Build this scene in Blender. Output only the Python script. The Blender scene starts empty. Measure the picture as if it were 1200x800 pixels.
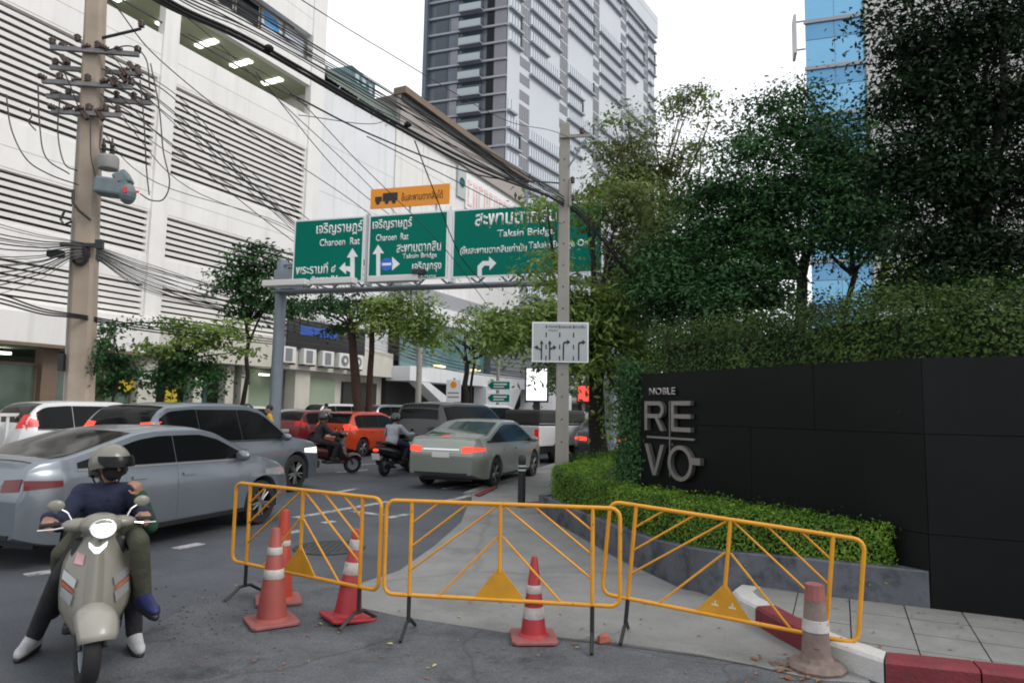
import bpy, bmesh, math, random
import numpy as np
from mathutils import Vector, Matrix, Euler
from mathutils.bvhtree import BVHTree
PI = math.pi
rad = math.radians
S = bpy.context.scene
COL = S.collection
random.seed(7)
RNG = np.random.default_rng(11)

# ------------------------------------------------------------------ camera
CAM_H = 1.7
PITCH = math.atan(80 / 800)
ROLL = rad(1.0)
FPX = 800.0
_F = Vector((0, math.cos(PITCH), math.sin(PITCH)))
_U0 = Vector((0, -math.sin(PITCH), math.cos(PITCH)))
_R0 = Vector((1, 0, 0))
_R = math.cos(ROLL) * _R0 + math.sin(ROLL) * _U0
_U = -math.sin(ROLL) * _R0 + math.cos(ROLL) * _U0
cam_d = bpy.data.cameras.new('camera')
cam_d.sensor_width = 36.0
cam_d.lens = 36.0 * FPX / 1200.0
cam_d.clip_end = 3000
cam_d.clip_start = 0.05
cam = bpy.data.objects.new('camera', cam_d)
COL.objects.link(cam)
cam.matrix_world = Matrix(((_R.x, _U.x, -_F.x, 0), (_R.y, _U.y, -_F.y, 0), (_R.z, _U.z, -_F.z, CAM_H), (0, 0, 0, 1)))
S.camera = cam

def ray(px, py):
    return _F * FPX + _R * (px - 600) - _U * (py - 400)
def G(px, py, z=0.0):
    """world point where the photo's pixel meets the level z"""
    d = ray(px, py)
    t = (z - CAM_H) / d.z
    return Vector((d.x * t, d.y * t, z))
def AT(px, py, depth):
    """world point of a pixel at a known distance along world Y"""
    d = ray(px, py)
    t = depth / d.y
    return Vector((d.x * t, depth, CAM_H + d.z * t))

# ------------------------------------------------------------------ sky and sun
SUN_EL, SUN_AZ = rad(42), rad(112)
W = bpy.data.worlds.new('World')
S.world = W
W.use_nodes = True
wn, wl = W.node_tree.nodes, W.node_tree.links
wn.clear()
w_out = wn.new('ShaderNodeOutputWorld')
w_bg = wn.new('ShaderNodeBackground')
w_sky = wn.new('ShaderNodeTexSky')
w_sky.sky_type = 'NISHITA'
w_sky.sun_disc = False
w_sky.sun_elevation = SUN_EL
w_sky.sun_rotation = SUN_AZ
w_sky.dust_density = 3.0
w_mix = wn.new('ShaderNodeMix'); w_mix.data_type = 'RGBA'
w_noise = wn.new('ShaderNodeTexNoise'); w_noise.inputs['Scale'].default_value = 2.2
w_noise.inputs['Detail'].default_value = 4.0
w_tc = wn.new('ShaderNodeTexCoord')
w_ramp = wn.new('ShaderNodeValToRGB')
w_ramp.color_ramp.elements[0].color = (9.6, 9.9, 10.4, 1)
w_ramp.color_ramp.elements[1].color = (15.0, 15.2, 15.6, 1)
w_ramp.color_ramp.elements[0].position = 0.3
w_ramp.color_ramp.elements[1].position = 0.6
wl.new(w_tc.outputs['Generated'], w_noise.inputs['Vector'])
wl.new(w_noise.outputs['Fac'], w_ramp.inputs['Fac'])
w_mix.inputs[0].default_value = 0.86
wl.new(w_sky.outputs['Color'], w_mix.inputs[6])
wl.new(w_ramp.outputs['Color'], w_mix.inputs[7])
wl.new(w_mix.outputs[2], w_bg.inputs['Color'])
w_bg.inputs['Strength'].default_value = 0.1
wl.new(w_bg.outputs[0], w_out.inputs[0])
sun_d = bpy.data.lights.new('sun', 'SUN')
sun_d.energy = 1.5
sun_d.angle = rad(24)
sun_d.color = (1.0, 0.95, 0.88)
sun = bpy.data.objects.new('sun', sun_d)
COL.objects.link(sun)
_sd = Vector((math.sin(SUN_AZ) * math.cos(SUN_EL), math.cos(SUN_AZ) * math.cos(SUN_EL), math.sin(SUN_EL)))
sun.rotation_euler = (-_sd).to_track_quat('-Z', 'Y').to_euler()
S.view_settings.view_transform = 'Standard'
S.view_settings.look = 'None'
S.view_settings.exposure = 0.0
S.view_settings.gamma = 1.0
S.cycles.pixel_filter_type = 'BLACKMAN_HARRIS'
S.cycles.filter_width = 1.9
S.cycles.max_bounces = 6
S.cycles.transparent_max_bounces = 8

# ------------------------------------------------------------------ helpers
class MB:
    def __init__(self):
        self.v, self.f = [], []
    def add(self, vs, fs):
        n = len(self.v)
        self.v += [tuple(p) for p in vs]
        self.f += [tuple(i + n for i in f) for f in fs]
        return self
    def b(self, x0, x1, y0, y1, z0, z1):
        if x0 > x1: x0, x1 = x1, x0
        if y0 > y1: y0, y1 = y1, y0
        if z0 > z1: z0, z1 = z1, z0
        return self.add([(x0, y0, z0), (x1, y0, z0), (x1, y1, z0), (x0, y1, z0), (x0, y0, z1), (x1, y0, z1), (x1, y1, z1), (x0, y1, z1)],
                 [(0, 3, 2, 1), (4, 5, 6, 7), (0, 1, 5, 4), (1, 2, 6, 5), (2, 3, 7, 6), (3, 0, 4, 7)])
    def box(self, c, s, m=None):
        n = len(self.v)
        self.b(-s[0] / 2, s[0] / 2, -s[1] / 2, s[1] / 2, -s[2] / 2, s[2] / 2)
        for i in range(n, len(self.v)):
            p = Vector(self.v[i])
            if m is not None: p = m @ p
            self.v[i] = (p.x + c[0], p.y + c[1], p.z + c[2])
        return self
    def prism(self, poly, z0, z1):
        """poly in XY, extruded along Z"""
        a = sum(poly[i][0] * poly[(i + 1) % len(poly)][1] - poly[(i + 1) % len(poly)][0] * poly[i][1] for i in range(len(poly)))
        if a < 0: poly = list(poly)[::-1]
        n = len(poly)
        vs = [(p[0], p[1], z0) for p in poly] + [(p[0], p[1], z1) for p in poly]
        fs = [tuple(range(n - 1, -1, -1)), tuple(range(n, 2 * n))] + [(i, (i + 1) % n, n + (i + 1) % n, n + i) for i in range(n)]
        return self.add(vs, fs)
    def plate(self, poly, y0, y1):
        """poly in XZ, extruded along Y from y0 (front) to y1"""
        a = sum(poly[i][0] * poly[(i + 1) % len(poly)][1] - poly[(i + 1) % len(poly)][0] * poly[i][1] for i in range(len(poly)))
        if a < 0: poly = list(poly)[::-1]
        n = len(poly)
        vs = [(p[0], y0, p[1]) for p in poly] + [(p[0], y1, p[1]) for p in poly]
        fs = [tuple(range(n)), tuple(range(2 * n - 1, n - 1, -1))] + [(i, n + i, n + (i + 1) % n, (i + 1) % n) for i in range(n)]
        return self.add(vs, fs)
    def tube(self, pts, r, n=8, cap=True):
        pts = [Vector(p) for p in pts]
        k = len(pts)
        rs = r if isinstance(r, (list, tuple)) else [r] * k
        t0 = (pts[1] - pts[0]).normalized()
        ref = Vector((0, 0, 1)) if abs(t0.z) < 0.9 else Vector((1, 0, 0))
        nrm = t0.cross(ref).normalized()
        vs = []
        for i in range(k):
            t = (pts[min(i + 1, k - 1)] - pts[max(i - 1, 0)])
            t = t.normalized() if t.length > 1e-9 else t0
            nrm = (nrm - t * nrm.dot(t))
            nrm = nrm.normalized() if nrm.length > 1e-6 else t.orthogonal().normalized()
            bi = t.cross(nrm)
            for j in range(n):
                a = 2 * PI * j / n
                vs.append(pts[i] + (nrm * math.cos(a) + bi * math.sin(a)) * rs[i])
        fs = [(i * n + j, i * n + (j + 1) % n, (i + 1) * n + (j + 1) % n, (i + 1) * n + j) for i in range(k - 1) for j in range(n)]
        if cap:
            fs += [tuple(range(n - 1, -1, -1)), tuple(range((k - 1) * n, k * n))]
        return self.add(vs, fs)
    def lathe(self, prof, n=24, m=None, c=(0, 0, 0)):
        """prof [(r, z)], revolved about local Z, then transformed"""
        vs, k = [], len(prof)
        for r_, z_ in prof:
            for j in range(n):
                a = 2 * PI * j / n
                p = Vector((r_ * math.cos(a), r_ * math.sin(a), z_))
                if m is not None: p = m @ p
                vs.append(p + Vector(c))
        fs = [(i * n + j, i * n + (j + 1) % n, (i + 1) * n + (j + 1) % n, (i + 1) * n + j) for i in range(k - 1) for j in range(n)]
        if prof[0][0] > 1e-5: fs.append(tuple(range(n - 1, -1, -1)))
        if prof[-1][0] > 1e-5: fs.append(tuple(range((k - 1) * n, k * n)))
        return self.add(vs, fs)
    def ball(self, c, r, n=16, k=9, m=None):
        rr = r if isinstance(r, (tuple, list)) else (r, r, r)
        mm = (m.to_3x3() if m is not None else Matrix.Identity(3)) @ Matrix.Diagonal(rr)
        return self.lathe([(max(1e-6, math.sin(PI * i / (k - 1))), -math.cos(PI * i / (k - 1))) for i in range(k)], n, mm, c)
    def grid(self, rows):
        """rows of equal-length point lists -> sheet"""
        n = len(rows[0])
        return self.add([p for r_ in rows for p in r_],
                 [(i * n + j, i * n + j + 1, (i + 1) * n + j + 1, (i + 1) * n + j) for i in range(len(rows) - 1) for j in range(n - 1)])
    def xf(self, m):
        self.v = [tuple(m @ Vector(p)) for p in self.v]
        return self
    def mesh(self, name, mat=None, smooth=False, angle=None):
        me = bpy.data.meshes.new(name)
        me.from_pydata(self.v, [], self.f)
        me.update()
        if mat is not None: me.materials.append(mat)
        if smooth:
            me.shade_smooth()
            if angle: me.set_sharp_from_angle(angle=rad(angle))
        return me

def link(name, me, parent=None, loc=(0, 0, 0), rot=(0, 0, 0)):
    o = bpy.data.objects.new(name, me)
    COL.objects.link(o)
    if parent is not None: o.parent = parent
    o.location = loc
    o.rotation_euler = rot
    return o
def part(name, mb, mat, parent=None, smooth=False, angle=None, bevel=0, label=None, loc=(0, 0, 0), rot=(0, 0, 0), kind=None):
    me = mb.mesh(name, mat, smooth, angle) if isinstance(mb, MB) else mb
    o = link(name, me, parent, loc, rot)
    if bevel:
        b = o.modifiers.new('bevel', 'BEVEL'); b.width = bevel; b.segments = 2; b.limit_method = 'ANGLE'; b.angle_limit = rad(40)
    if label: o['label'] = label
    if kind: o['kind'] = kind
    return o
def tag(o, label, cat, group=None):
    o['label'] = label; o['category'] = cat
    if group: o['group'] = group
    return o
def thing(name, label, cat, loc=(0, 0, 0), rz=0.0, group=None):
    o = link(name, None, None, loc, (0, 0, rz))
    o.empty_display_size = 0.2
    return tag(o, label, cat, group)
def struct(name, mb, mat, **k):
    o = part(name, mb, mat, **k); o['kind'] = 'structure'; return o
def dup(root, loc, rz, label=None, group=None):
    def cp(o, parent):
        c = o.copy(); COL.objects.link(c)
        c.parent = parent
        for ch in list(o.children): cp(ch, c)
        return c
    r_ = cp(root, None)
    r_.location = loc; r_.rotation_euler = (0, 0, rz)
    if label: r_['label'] = label
    if group: r_['group'] = group
    return r_
def heading(deg):
    """rotation about Z so that local +x points deg degrees right of world +Y"""
    return PI / 2 - rad(deg)

# ------------------------------------------------------------------ materials
def mat(name, col, rough=0.6, metal=0.0, var=0.0, scale=3.0, bump=0.0, bscale=40.0, coat=0.0, emit=None, estr=0.0, spec=0.5, streak=0.0, dark=None, dpos=(0.45, 0.7), dscale=1.5, coords='Object', alpha=None, trans=0.0):
    m = bpy.data.materials.new(name)
    m.use_nodes = True
    nt = m.node_tree; n, l = nt.nodes, nt.links
    bs = n['Principled BSDF']
    bs.inputs['Base Color'].default_value = (*col, 1)
    bs.inputs['Roughness'].default_value = rough
    bs.inputs['Metallic'].default_value = metal
    bs.inputs['Specular IOR Level'].default_value = spec
    if coat: bs.inputs['Coat Weight'].default_value = coat; bs.inputs['Coat Roughness'].default_value = 0.08
    if trans: bs.inputs['Transmission Weight'].default_value = trans
    if emit:
        bs.inputs['Emission Color'].default_value = (*emit, 1); bs.inputs['Emission Strength'].default_value = estr
    src = None
    if var or bump or dark or streak:
        if coords == 'World':
            tc = n.new('ShaderNodeNewGeometry'); vec = tc.outputs['Position']
        else:
            tc = n.new('ShaderNodeTexCoord'); vec = tc.outputs['Object']
    if var:
        no = n.new('ShaderNodeTexNoise'); no.inputs['Scale'].default_value = scale; no.inputs['Detail'].default_value = 6; no.inputs['Roughness'].default_value = 0.65
        l.new(vec, no.inputs['Vector'])
        rp = n.new('ShaderNodeValToRGB')
        rp.color_ramp.elements[0].position = 0.3; rp.color_ramp.elements[1].position = 0.72
        rp.color_ramp.elements[0].color = (*[max(0, c * (1 - var)) for c in col], 1)
        rp.color_ramp.elements[1].color = (*[min(1, c * (1 + var)) for c in col], 1)
        l.new(no.outputs['Fac'], rp.inputs['Fac'])
        src = rp.outputs['Color']
    if dark:
        no2 = n.new('ShaderNodeTexNoise'); no2.inputs['Scale'].default_value = dscale; no2.inputs['Detail'].default_value = 8; no2.inputs['Roughness'].default_value = 0.7
        l.new(vec, no2.inputs['Vector'])
        r2 = n.new('ShaderNodeMapRange'); r2.inputs['From Min'].default_value = dpos[0]; r2.inputs['From Max'].default_value = dpos[1]
        l.new(no2.outputs['Fac'], r2.inputs['Value'])
        mx = n.new('ShaderNodeMix'); mx.data_type = 'RGBA'
        l.new(r2.outputs['Result'], mx.inputs[0])
        if src is not None: l.new(src, mx.inputs[6])
        else: mx.inputs[6].default_value = (*col, 1)
        mx.inputs[7].default_value = (*dark, 1)
        src = mx.outputs[2]
    if streak:
        mp = n.new('ShaderNodeMapping'); mp.inputs['Scale'].default_value = (2.2, 2.2, 0.12)
        l.new(vec, mp.inputs['Vector'])
        no3 = n.new('ShaderNodeTexNoise'); no3.inputs['Scale'].default_value = 1.0; no3.inputs['Detail'].default_value = 5
        l.new(mp.outputs[0], no3.inputs['Vector'])
        r3 = n.new('ShaderNodeMapRange'); r3.inputs['From Min'].default_value = 0.5; r3.inputs['From Max'].default_value = 0.8; r3.inputs['To Max'].default_value = streak
        l.new(no3.outputs['Fac'], r3.inputs['Value'])
        mx = n.new('ShaderNodeMix'); mx.data_type = 'RGBA'
        l.new(r3.outputs['Result'], mx.inputs[0])
        if src is not None: l.new(src, mx.inputs[6])
        else: mx.inputs[6].default_value = (*col, 1)
        mx.inputs[7].default_value = (col[0] * 0.42, col[1] * 0.4, col[2] * 0.36, 1)
        src = mx.outputs[2]
    if src is not None: l.new(src, bs.inputs['Base Color'])
    if bump:
        nb = n.new('ShaderNodeTexNoise'); nb.inputs['Scale'].default_value = bscale; nb.inputs['Detail'].default_value = 5
        l.new(vec, nb.inputs['Vector'])
        bp = n.new('ShaderNodeBump'); bp.inputs['Strength'].default_value = bump; bp.inputs['Distance'].default_value = 0.02
        l.new(nb.outputs['Fac'], bp.inputs['Height'])
        l.new(bp.outputs['Normal'], bs.inputs['Normal'])
    return m
def leaf_mat(name, c0, c1, scale=1.2, trans=0.3, rough=0.45):
    m = bpy.data.materials.new(name); m.use_nodes = True
    nt = m.node_tree; n, l = nt.nodes, nt.links
    bs = n['Principled BSDF']; out = n['Material Output']
    geo = n.new('ShaderNodeNewGeometry')
    no = n.new('ShaderNodeTexNoise'); no.inputs['Scale'].default_value = scale; no.inputs['Detail'].default_value = 3
    l.new(geo.outputs['Position'], no.inputs['Vector'])
    ad = n.new('ShaderNodeMath'); ad.operation = 'MULTIPLY_ADD'; ad.inputs[1].default_value = 0.3; 
    l.new(geo.outputs['Random Per Island'], ad.inputs[0])
    sb = n.new('ShaderNodeMath'); sb.operation = 'SUBTRACT'; sb.inputs[1].default_value = 0.15
    l.new(no.outputs['Fac'], sb.inputs[0])
    l.new(sb.outputs[0], ad.inputs[2])
    rp = n.new('ShaderNodeValToRGB')
    rp.color_ramp.elements[0].position = 0.25; rp.color_ramp.elements[1].position = 0.75
    rp.color_ramp.elements[0].color = (*c0, 1); rp.color_ramp.elements[1].color = (*c1, 1)
    l.new(ad.outputs[0], rp.inputs['Fac'])
    l.new(rp.outputs['Color'], bs.inputs['Base Color'])
    bs.inputs['Roughness'].default_value = rough
    bs.inputs['Specular IOR Level'].default_value = 0.18
    tr = n.new('ShaderNodeBsdfTranslucent'); l.new(rp.outputs['Color'], tr.inputs['Color'])
    mx = n.new('ShaderNodeMixShader'); mx.inputs[0].default_value = trans
    l.new(bs.outputs[0], mx.inputs[1]); l.new(tr.outputs[0], mx.inputs[2]); l.new(mx.outputs[0], out.inputs['Surface'])
    return m

M = {}
M['asphalt'] = mat('asphalt', (0.068, 0.077, 0.09), 0.78, var=0.22, scale=0.9, bump=0.35, bscale=90, dark=(0.045, 0.05, 0.056), dpos=(0.5, 0.75), dscale=0.7, coords='World')
M['asphalt_old'] = mat('asphalt_old', (0.088, 0.096, 0.106), 0.85, var=0.3, scale=2.2, bump=0.6, bscale=45, dark=(0.05, 0.053, 0.057), dpos=(0.52, 0.66), dscale=1.6, coords='World')
M['concrete'] = mat('concrete', (0.21, 0.212, 0.208), 0.85, var=0.18, scale=1.6, bump=0.3, bscale=60, dark=(0.14, 0.14, 0.138), dpos=(0.5, 0.72), dscale=1.1, coords='World')
M['slab'] = mat('slab', (0.215, 0.217, 0.208), 0.85, var=0.16, scale=3.0, bump=0.3, bscale=60, dark=(0.16, 0.155, 0.15), dpos=(0.52, 0.75), dscale=2.0, coords='World')
M['joint'] = mat('joint', (0.07, 0.068, 0.06), 0.95)
def weather(m, speck=0.3, sscale=170.0, crack=0.0, cscale=0.55, oil=0.0):
    """aggregate speckle, hairline cracks and oil stains on top of a ground material (world position)"""
    nt = m.node_tree; n, l = nt.nodes, nt.links
    bs = n['Principled BSDF']
    lk = bs.inputs['Base Color'].links[0]; src = lk.from_socket
    geo = n.new('ShaderNodeNewGeometry')
    def mul(src, fac_socket):
        mx = n.new('ShaderNodeMix'); mx.data_type = 'RGBA'; mx.blend_type = 'MULTIPLY'; mx.inputs[0].default_value = 1
        l.new(src, mx.inputs[6]); l.new(fac_socket, mx.inputs[7]); return mx.outputs[2]
    v = n.new('ShaderNodeTexVoronoi'); v.inputs['Scale'].default_value = sscale; l.new(geo.outputs['Position'], v.inputs['Vector'])
    r = n.new('ShaderNodeMapRange'); r.inputs['To Min'].default_value = 1 - speck; r.inputs['To Max'].default_value = 1 + speck
    l.new(v.outputs['Color'], r.inputs['Value']); src = mul(src, r.outputs['Result'])
    if crack:
        no = n.new('ShaderNodeTexNoise'); no.inputs['Scale'].default_value = 1.3; no.inputs['Detail'].default_value = 6; l.new(geo.outputs['Position'], no.inputs['Vector'])
        ad = n.new('ShaderNodeMix'); ad.data_type = 'RGBA'; ad.inputs[0].default_value = .35; l.new(geo.outputs['Position'], ad.inputs[6]); l.new(no.outputs['Color'], ad.inputs[7])
        vc = n.new('ShaderNodeTexVoronoi'); vc.feature = 'DISTANCE_TO_EDGE'; vc.inputs['Scale'].default_value = cscale; l.new(ad.outputs[2], vc.inputs['Vector'])
        rc_ = n.new('ShaderNodeMapRange'); rc_.inputs['From Max'].default_value = .012; rc_.inputs['To Min'].default_value = 1 - crack; l.new(vc.outputs['Distance'], rc_.inputs['Value'])
        src = mul(src, rc_.outputs['Result'])
    if oil:
        no = n.new('ShaderNodeTexNoise'); no.inputs['Scale'].default_value = .8; no.inputs['Detail'].default_value = 9; no.inputs['Roughness'].default_value = .75; l.new(geo.outputs['Position'], no.inputs['Vector'])
        ro = n.new('ShaderNodeMapRange'); ro.inputs['From Min'].default_value = .56; ro.inputs['From Max'].default_value = .7; ro.inputs['To Min'].default_value = 1; ro.inputs['To Max'].default_value = 1 - oil
        l.new(no.outputs['Fac'], ro.inputs['Value']); src = mul(src, ro.outputs['Result'])
    l.new(src, bs.inputs['Base Color'])
weather(M['asphalt'], .35, 160, .15, .3, .32)
weather(M['asphalt_old'], .35, 120, .3, .8, .5)
weather(M['concrete'], .16, 150, .2, .35, .28)
weather(M['slab'], .12, 150, 0, 1, .25)
M['road_white'] = mat('road_white', (0.4, 0.4, 0.4), 0.8, var=0.1, scale=6, dark=(0.12, 0.125, 0.13), dpos=(0.46, 0.62), dscale=5, coords='World')
M['kerb_white'] = mat('kerb_white', (0.5, 0.5, 0.48), 0.75, var=0.12, scale=5, dark=(0.25, 0.24, 0.22), dpos=(0.6, 0.85), dscale=6, bump=0.3, coords='World')
M['kerb_red'] = mat('kerb_red', (0.17, 0.022, 0.03), 0.75, var=0.22, scale=5, dark=(0.075, 0.03, 0.033), dpos=(0.52, 0.75), dscale=6, bump=0.3, coords='World')
M['wall_white'] = mat('wall_white', (0.74, 0.73, 0.71), 0.7, var=0.06, scale=0.5, streak=0.3)
M['wall_cool'] = mat('wall_cool', (0.7, 0.715, 0.735), 0.6, var=0.06, scale=0.4, streak=0.25)
M['slat_white'] = mat('slat_white', (0.76, 0.745, 0.72), 0.6, var=0.08, scale=0.8)
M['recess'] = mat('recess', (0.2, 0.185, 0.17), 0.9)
M['pole_concrete'] = mat('pole_concrete', (0.34, 0.28, 0.22), 0.85, var=0.14, scale=1.5, bump=0.2, streak=0.3)
M['pole_grey'] = mat('pole_grey', (0.3, 0.285, 0.255), 0.85, var=0.12, scale=2, bump=0.2, streak=0.25)
M['galv'] = mat('galv', (0.22, 0.26, 0.295), 0.5, metal=0.3, var=0.1, scale=2)
M['cable'] = mat('cable', (0.012, 0.012, 0.013), 0.5)
M['cable_grey'] = mat('cable_grey', (0.1, 0.1, 0.1), 0.6)
M['black_stone'] = mat('black_stone', (0.006, 0.0075, 0.0075), 0.42, var=0.3, scale=0.9, spec=0.16)
M['black_joint'] = mat('black_joint', (0.002, 0.002, 0.002), 0.9)
M['steel'] = mat('steel', (0.36, 0.345, 0.33), 0.38, metal=0.85, var=0.1, scale=6)
M['planter'] = mat('planter', (0.1, 0.112, 0.13), 0.6, var=0.25, scale=2.2, bump=0.15, dark=(0.035, 0.038, 0.045), dpos=(0.48, 0.62), dscale=3.0, coords='World')
M['soil'] = mat('soil', (0.02, 0.016, 0.012), 0.95)
M['yellow'] = mat('yellow', (0.66, 0.29, 0.015), 0.5, var=0.12, scale=5, dark=(0.1, 0.04, 0.018), dpos=(0.62, 0.7), dscale=26, coords='World')
M['yellow_plate'] = mat('yellow_plate', (0.55, 0.26, 0.012), 0.5, var=0.15, scale=6, coords='World')
M['dark_metal'] = mat('dark_metal', (0.025, 0.028, 0.03), 0.5, metal=0.3)
M['rubber'] = mat('rubber', (0.014, 0.014, 0.015), 0.75)
M['sign_green'] = mat('sign_green', (0.0, 0.16, 0.115), 0.5, var=0.05, scale=0.8, spec=0.08)
M['sign_white'] = mat('sign_white', (0.78, 0.8, 0.8), 0.45)
M['sign_orange'] = mat('sign_orange', (0.82, 0.29, 0.008), 0.45)
M['sign_blue'] = mat('sign_blue', (0.02, 0.12, 0.6), 0.45)
M['sign_black'] = mat('sign_black', (0.012, 0.012, 0.013), 0.5)
M['sign_grey'] = mat('sign_grey', (0.42, 0.45, 0.45), 0.5, var=0.05)
M['white_plastic'] = mat('white_plastic', (0.66, 0.66, 0.64), 0.5)
M['lamp'] = mat('lamp', (1, 1, 1), 0.5, emit=(1, 0.98, 0.88), estr=3.0)
M['lamp_warm'] = mat('lamp_warm', (1, .9, .6), 0.5, emit=(1, 0.78, 0.35), estr=1.6)
M['bark'] = mat('bark', (0.06, 0.042, 0.03), 0.9, var=0.35, scale=9, bump=0.7, bscale=25)
M['bark_dark'] = mat('bark_dark', (0.018, 0.014, 0.011), 0.95, var=0.3, scale=8, bump=0.6, bscale=25)
M['bark_red'] = mat('bark_red', (0.07, 0.037, 0.027), 0.9, var=0.3, scale=8, bump=0.6, bscale=25)
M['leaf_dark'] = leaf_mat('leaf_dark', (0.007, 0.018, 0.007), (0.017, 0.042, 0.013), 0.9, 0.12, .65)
M['leaf_mid'] = leaf_mat('leaf_mid', (0.014, 0.046, 0.018), (0.062, 0.155, 0.05), 1.0, 0.22, .6)
M['leaf_lime'] = leaf_mat('leaf_lime', (0.08, 0.15, 0.03), (0.3, 0.4, 0.11), 1.1, 0.3)
M['leaf_olive'] = leaf_mat('leaf_olive', (0.085, 0.11, 0.035), (0.19, 0.25, 0.08), 1.3, 0.32)
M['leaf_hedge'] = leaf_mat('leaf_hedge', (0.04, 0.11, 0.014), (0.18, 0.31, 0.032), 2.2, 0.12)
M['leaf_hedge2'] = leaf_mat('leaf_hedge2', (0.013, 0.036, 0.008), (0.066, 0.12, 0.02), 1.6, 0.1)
M['hedge_core'] = mat('hedge_core', (0.012, 0.02, 0.008), 0.95)
M['tower_dark'] = mat('tower_dark', (0.085, 0.105, 0.135), 0.25, var=0.2, scale=0.12)
M['tower_glass'] = mat('tower_glass', (0.035, 0.05, 0.065), 0.08, var=0.3, scale=0.2)
M['tower_white'] = mat('tower_white', (0.5, 0.53, 0.565), 0.6, var=0.04, scale=0.1)
M['tower_band'] = mat('tower_band', (0.3, 0.31, 0.34), 0.5)
M['tower_strip'] = mat('tower_strip', (0.5, 0.55, 0.6), 0.15, var=0.08, scale=0.3)
M['tower_grille'] = mat('tower_grille', (0.19, 0.2, 0.22), 0.6)
M['mullion'] = mat('mullion', (0.2, 0.21, 0.23), 0.5)
M['blue_glass'] = mat('blue_glass', (0.2, 0.47, 0.7), 0.12, metal=0.25, var=0.06, scale=0.2)
M['panel_grey'] = mat('panel_grey', (0.5, 0.49, 0.48), 0.5, var=0.05, scale=0.2)
M['teal_glass'] = mat('teal_glass', (0.1, 0.2, 0.21), 0.08, var=0.15, scale=0.5)
M['shop_glass'] = mat('shop_glass', (0.09, 0.13, 0.1), 0.12, var=0.35, scale=0.5)
M['shop_green'] = mat('shop_green', (0.3, 0.37, 0.27), 0.6, var=0.1, scale=0.6)
M['cream'] = mat('cream', (0.55, 0.53, 0.47), 0.7, var=0.08, scale=1, streak=0.2)
M['brown'] = mat('brown', (0.17, 0.12, 0.085), 0.6, var=0.12, scale=1)
M['dark_int'] = mat('dark_int', (0.03, 0.03, 0.028), 0.8)
M['glass_car'] = mat('glass_car', (0.006, 0.007, 0.008), 0.08, spec=0.16)
M['glass_tint'] = mat('glass_tint', (0.035, 0.075, 0.075), 0.06, spec=0.7)
M['chrome'] = mat('chrome', (0.7, 0.7, 0.7), 0.15, metal=1.0)
M['tail'] = mat('tail', (0.4, 0.012, 0.012), 0.25, emit=(1, 0.03, 0.02), estr=0.25)
M['tail_lit'] = mat('tail_lit', (0.7, 0.05, 0.02), 0.25, emit=(1, 0.05, 0.025), estr=1.1)
M['amber_lit'] = mat('amber_lit', (0.8, 0.3, 0.02), 0.3, emit=(1, 0.4, 0.05), estr=1.2)
M['tail_off'] = mat('tail_off', (0.12, 0.008, 0.01), 0.2)
M['lens'] = mat('lens', (0.34, 0.36, 0.37), 0.12, metal=0.4)
M['lens_lit'] = mat('lens_lit', (0.9, 0.9, 0.85), 0.2, emit=(0.95, 1, 0.92), estr=1.1)
M['plate_white'] = mat('plate_white', (0.6, 0.6, 0.58), 0.5)
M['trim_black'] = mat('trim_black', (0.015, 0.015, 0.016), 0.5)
# ------------------------------------------------------------------ street frame
TH = 26.3
SD = Vector((math.sin(rad(TH)), math.cos(rad(TH)), 0))
SR = Vector((math.cos(rad(TH)), -math.sin(rad(TH)), 0))
def SF(u, v, z=0.0):
    p = SD * u + SR * v
    return Vector((p.x, p.y, z))
def xy(p): return (p[0], p[1])

# ------------------------------------------------------------------ ground, road, pavements
struct('ground', MB().b(-500, 500, -60, 900, -0.3, -0.012), M['asphalt'])
V_FAR, V_NEAR = -16.3, -5.6
struct('road', MB().prism([xy(SF(-30, V_FAR)), xy(SF(150, V_FAR)), xy(SF(150, V_NEAR + 0.4)), xy(SF(20, V_NEAR + 0.4)), xy(SF(6, 6)), xy(SF(-30, 12))], -0.2, -0.008), M['asphalt'])
def sheet(name, poly, z0, z1, m, **k):
    return struct(name, MB().prism([xy(p) for p in poly], z0, z1), m, **k)
# worn side-street mouth and the concrete apron in front of the planter
sheet('old_asphalt_patch', [G(160, 745), G(235, 700), G(330, 676), G(430, 690), G(520, 722), G(690, 748), G(820, 765), G(1000, 800), G(900, 1300), G(-100, 1300), G(40, 860), G(110, 790)], -0.2, -0.004, M['asphalt_old'])
APR = [G(548, 592), G(540, 612), G(508, 640), G(468, 668), G(400, 690), G(398, 706), G(470, 722), G(590, 740), G(720, 752), G(820, 766), G(960, 796), G(1020, 800), G(980, 730), G(860, 700), G(800, 690), G(725, 655), G(640, 606), G(640, 588)]
sheet('concrete_apron', APR, -0.2, 0.0, M['concrete'])
# crack along the apron's front edge
ck = MB()
cp = [G(x, y) for x, y in ((600, 741), (655, 748), (715, 754), (770, 762), (820, 768), (880, 779), (950, 795))]
for a, b in zip(cp, cp[1:]):
    d = (b - a).normalized(); n = Vector((-d.y, d.x, 0)) * 0.006
    ck.add([xy(a + n) + (0.003,), xy(b + n) + (0.003,), xy(b - n) + (0.003,), xy(a - n) + (0.003,)], [(3, 2, 1, 0)])
struct('pavement_crack', ck, M['joint'])
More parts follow.
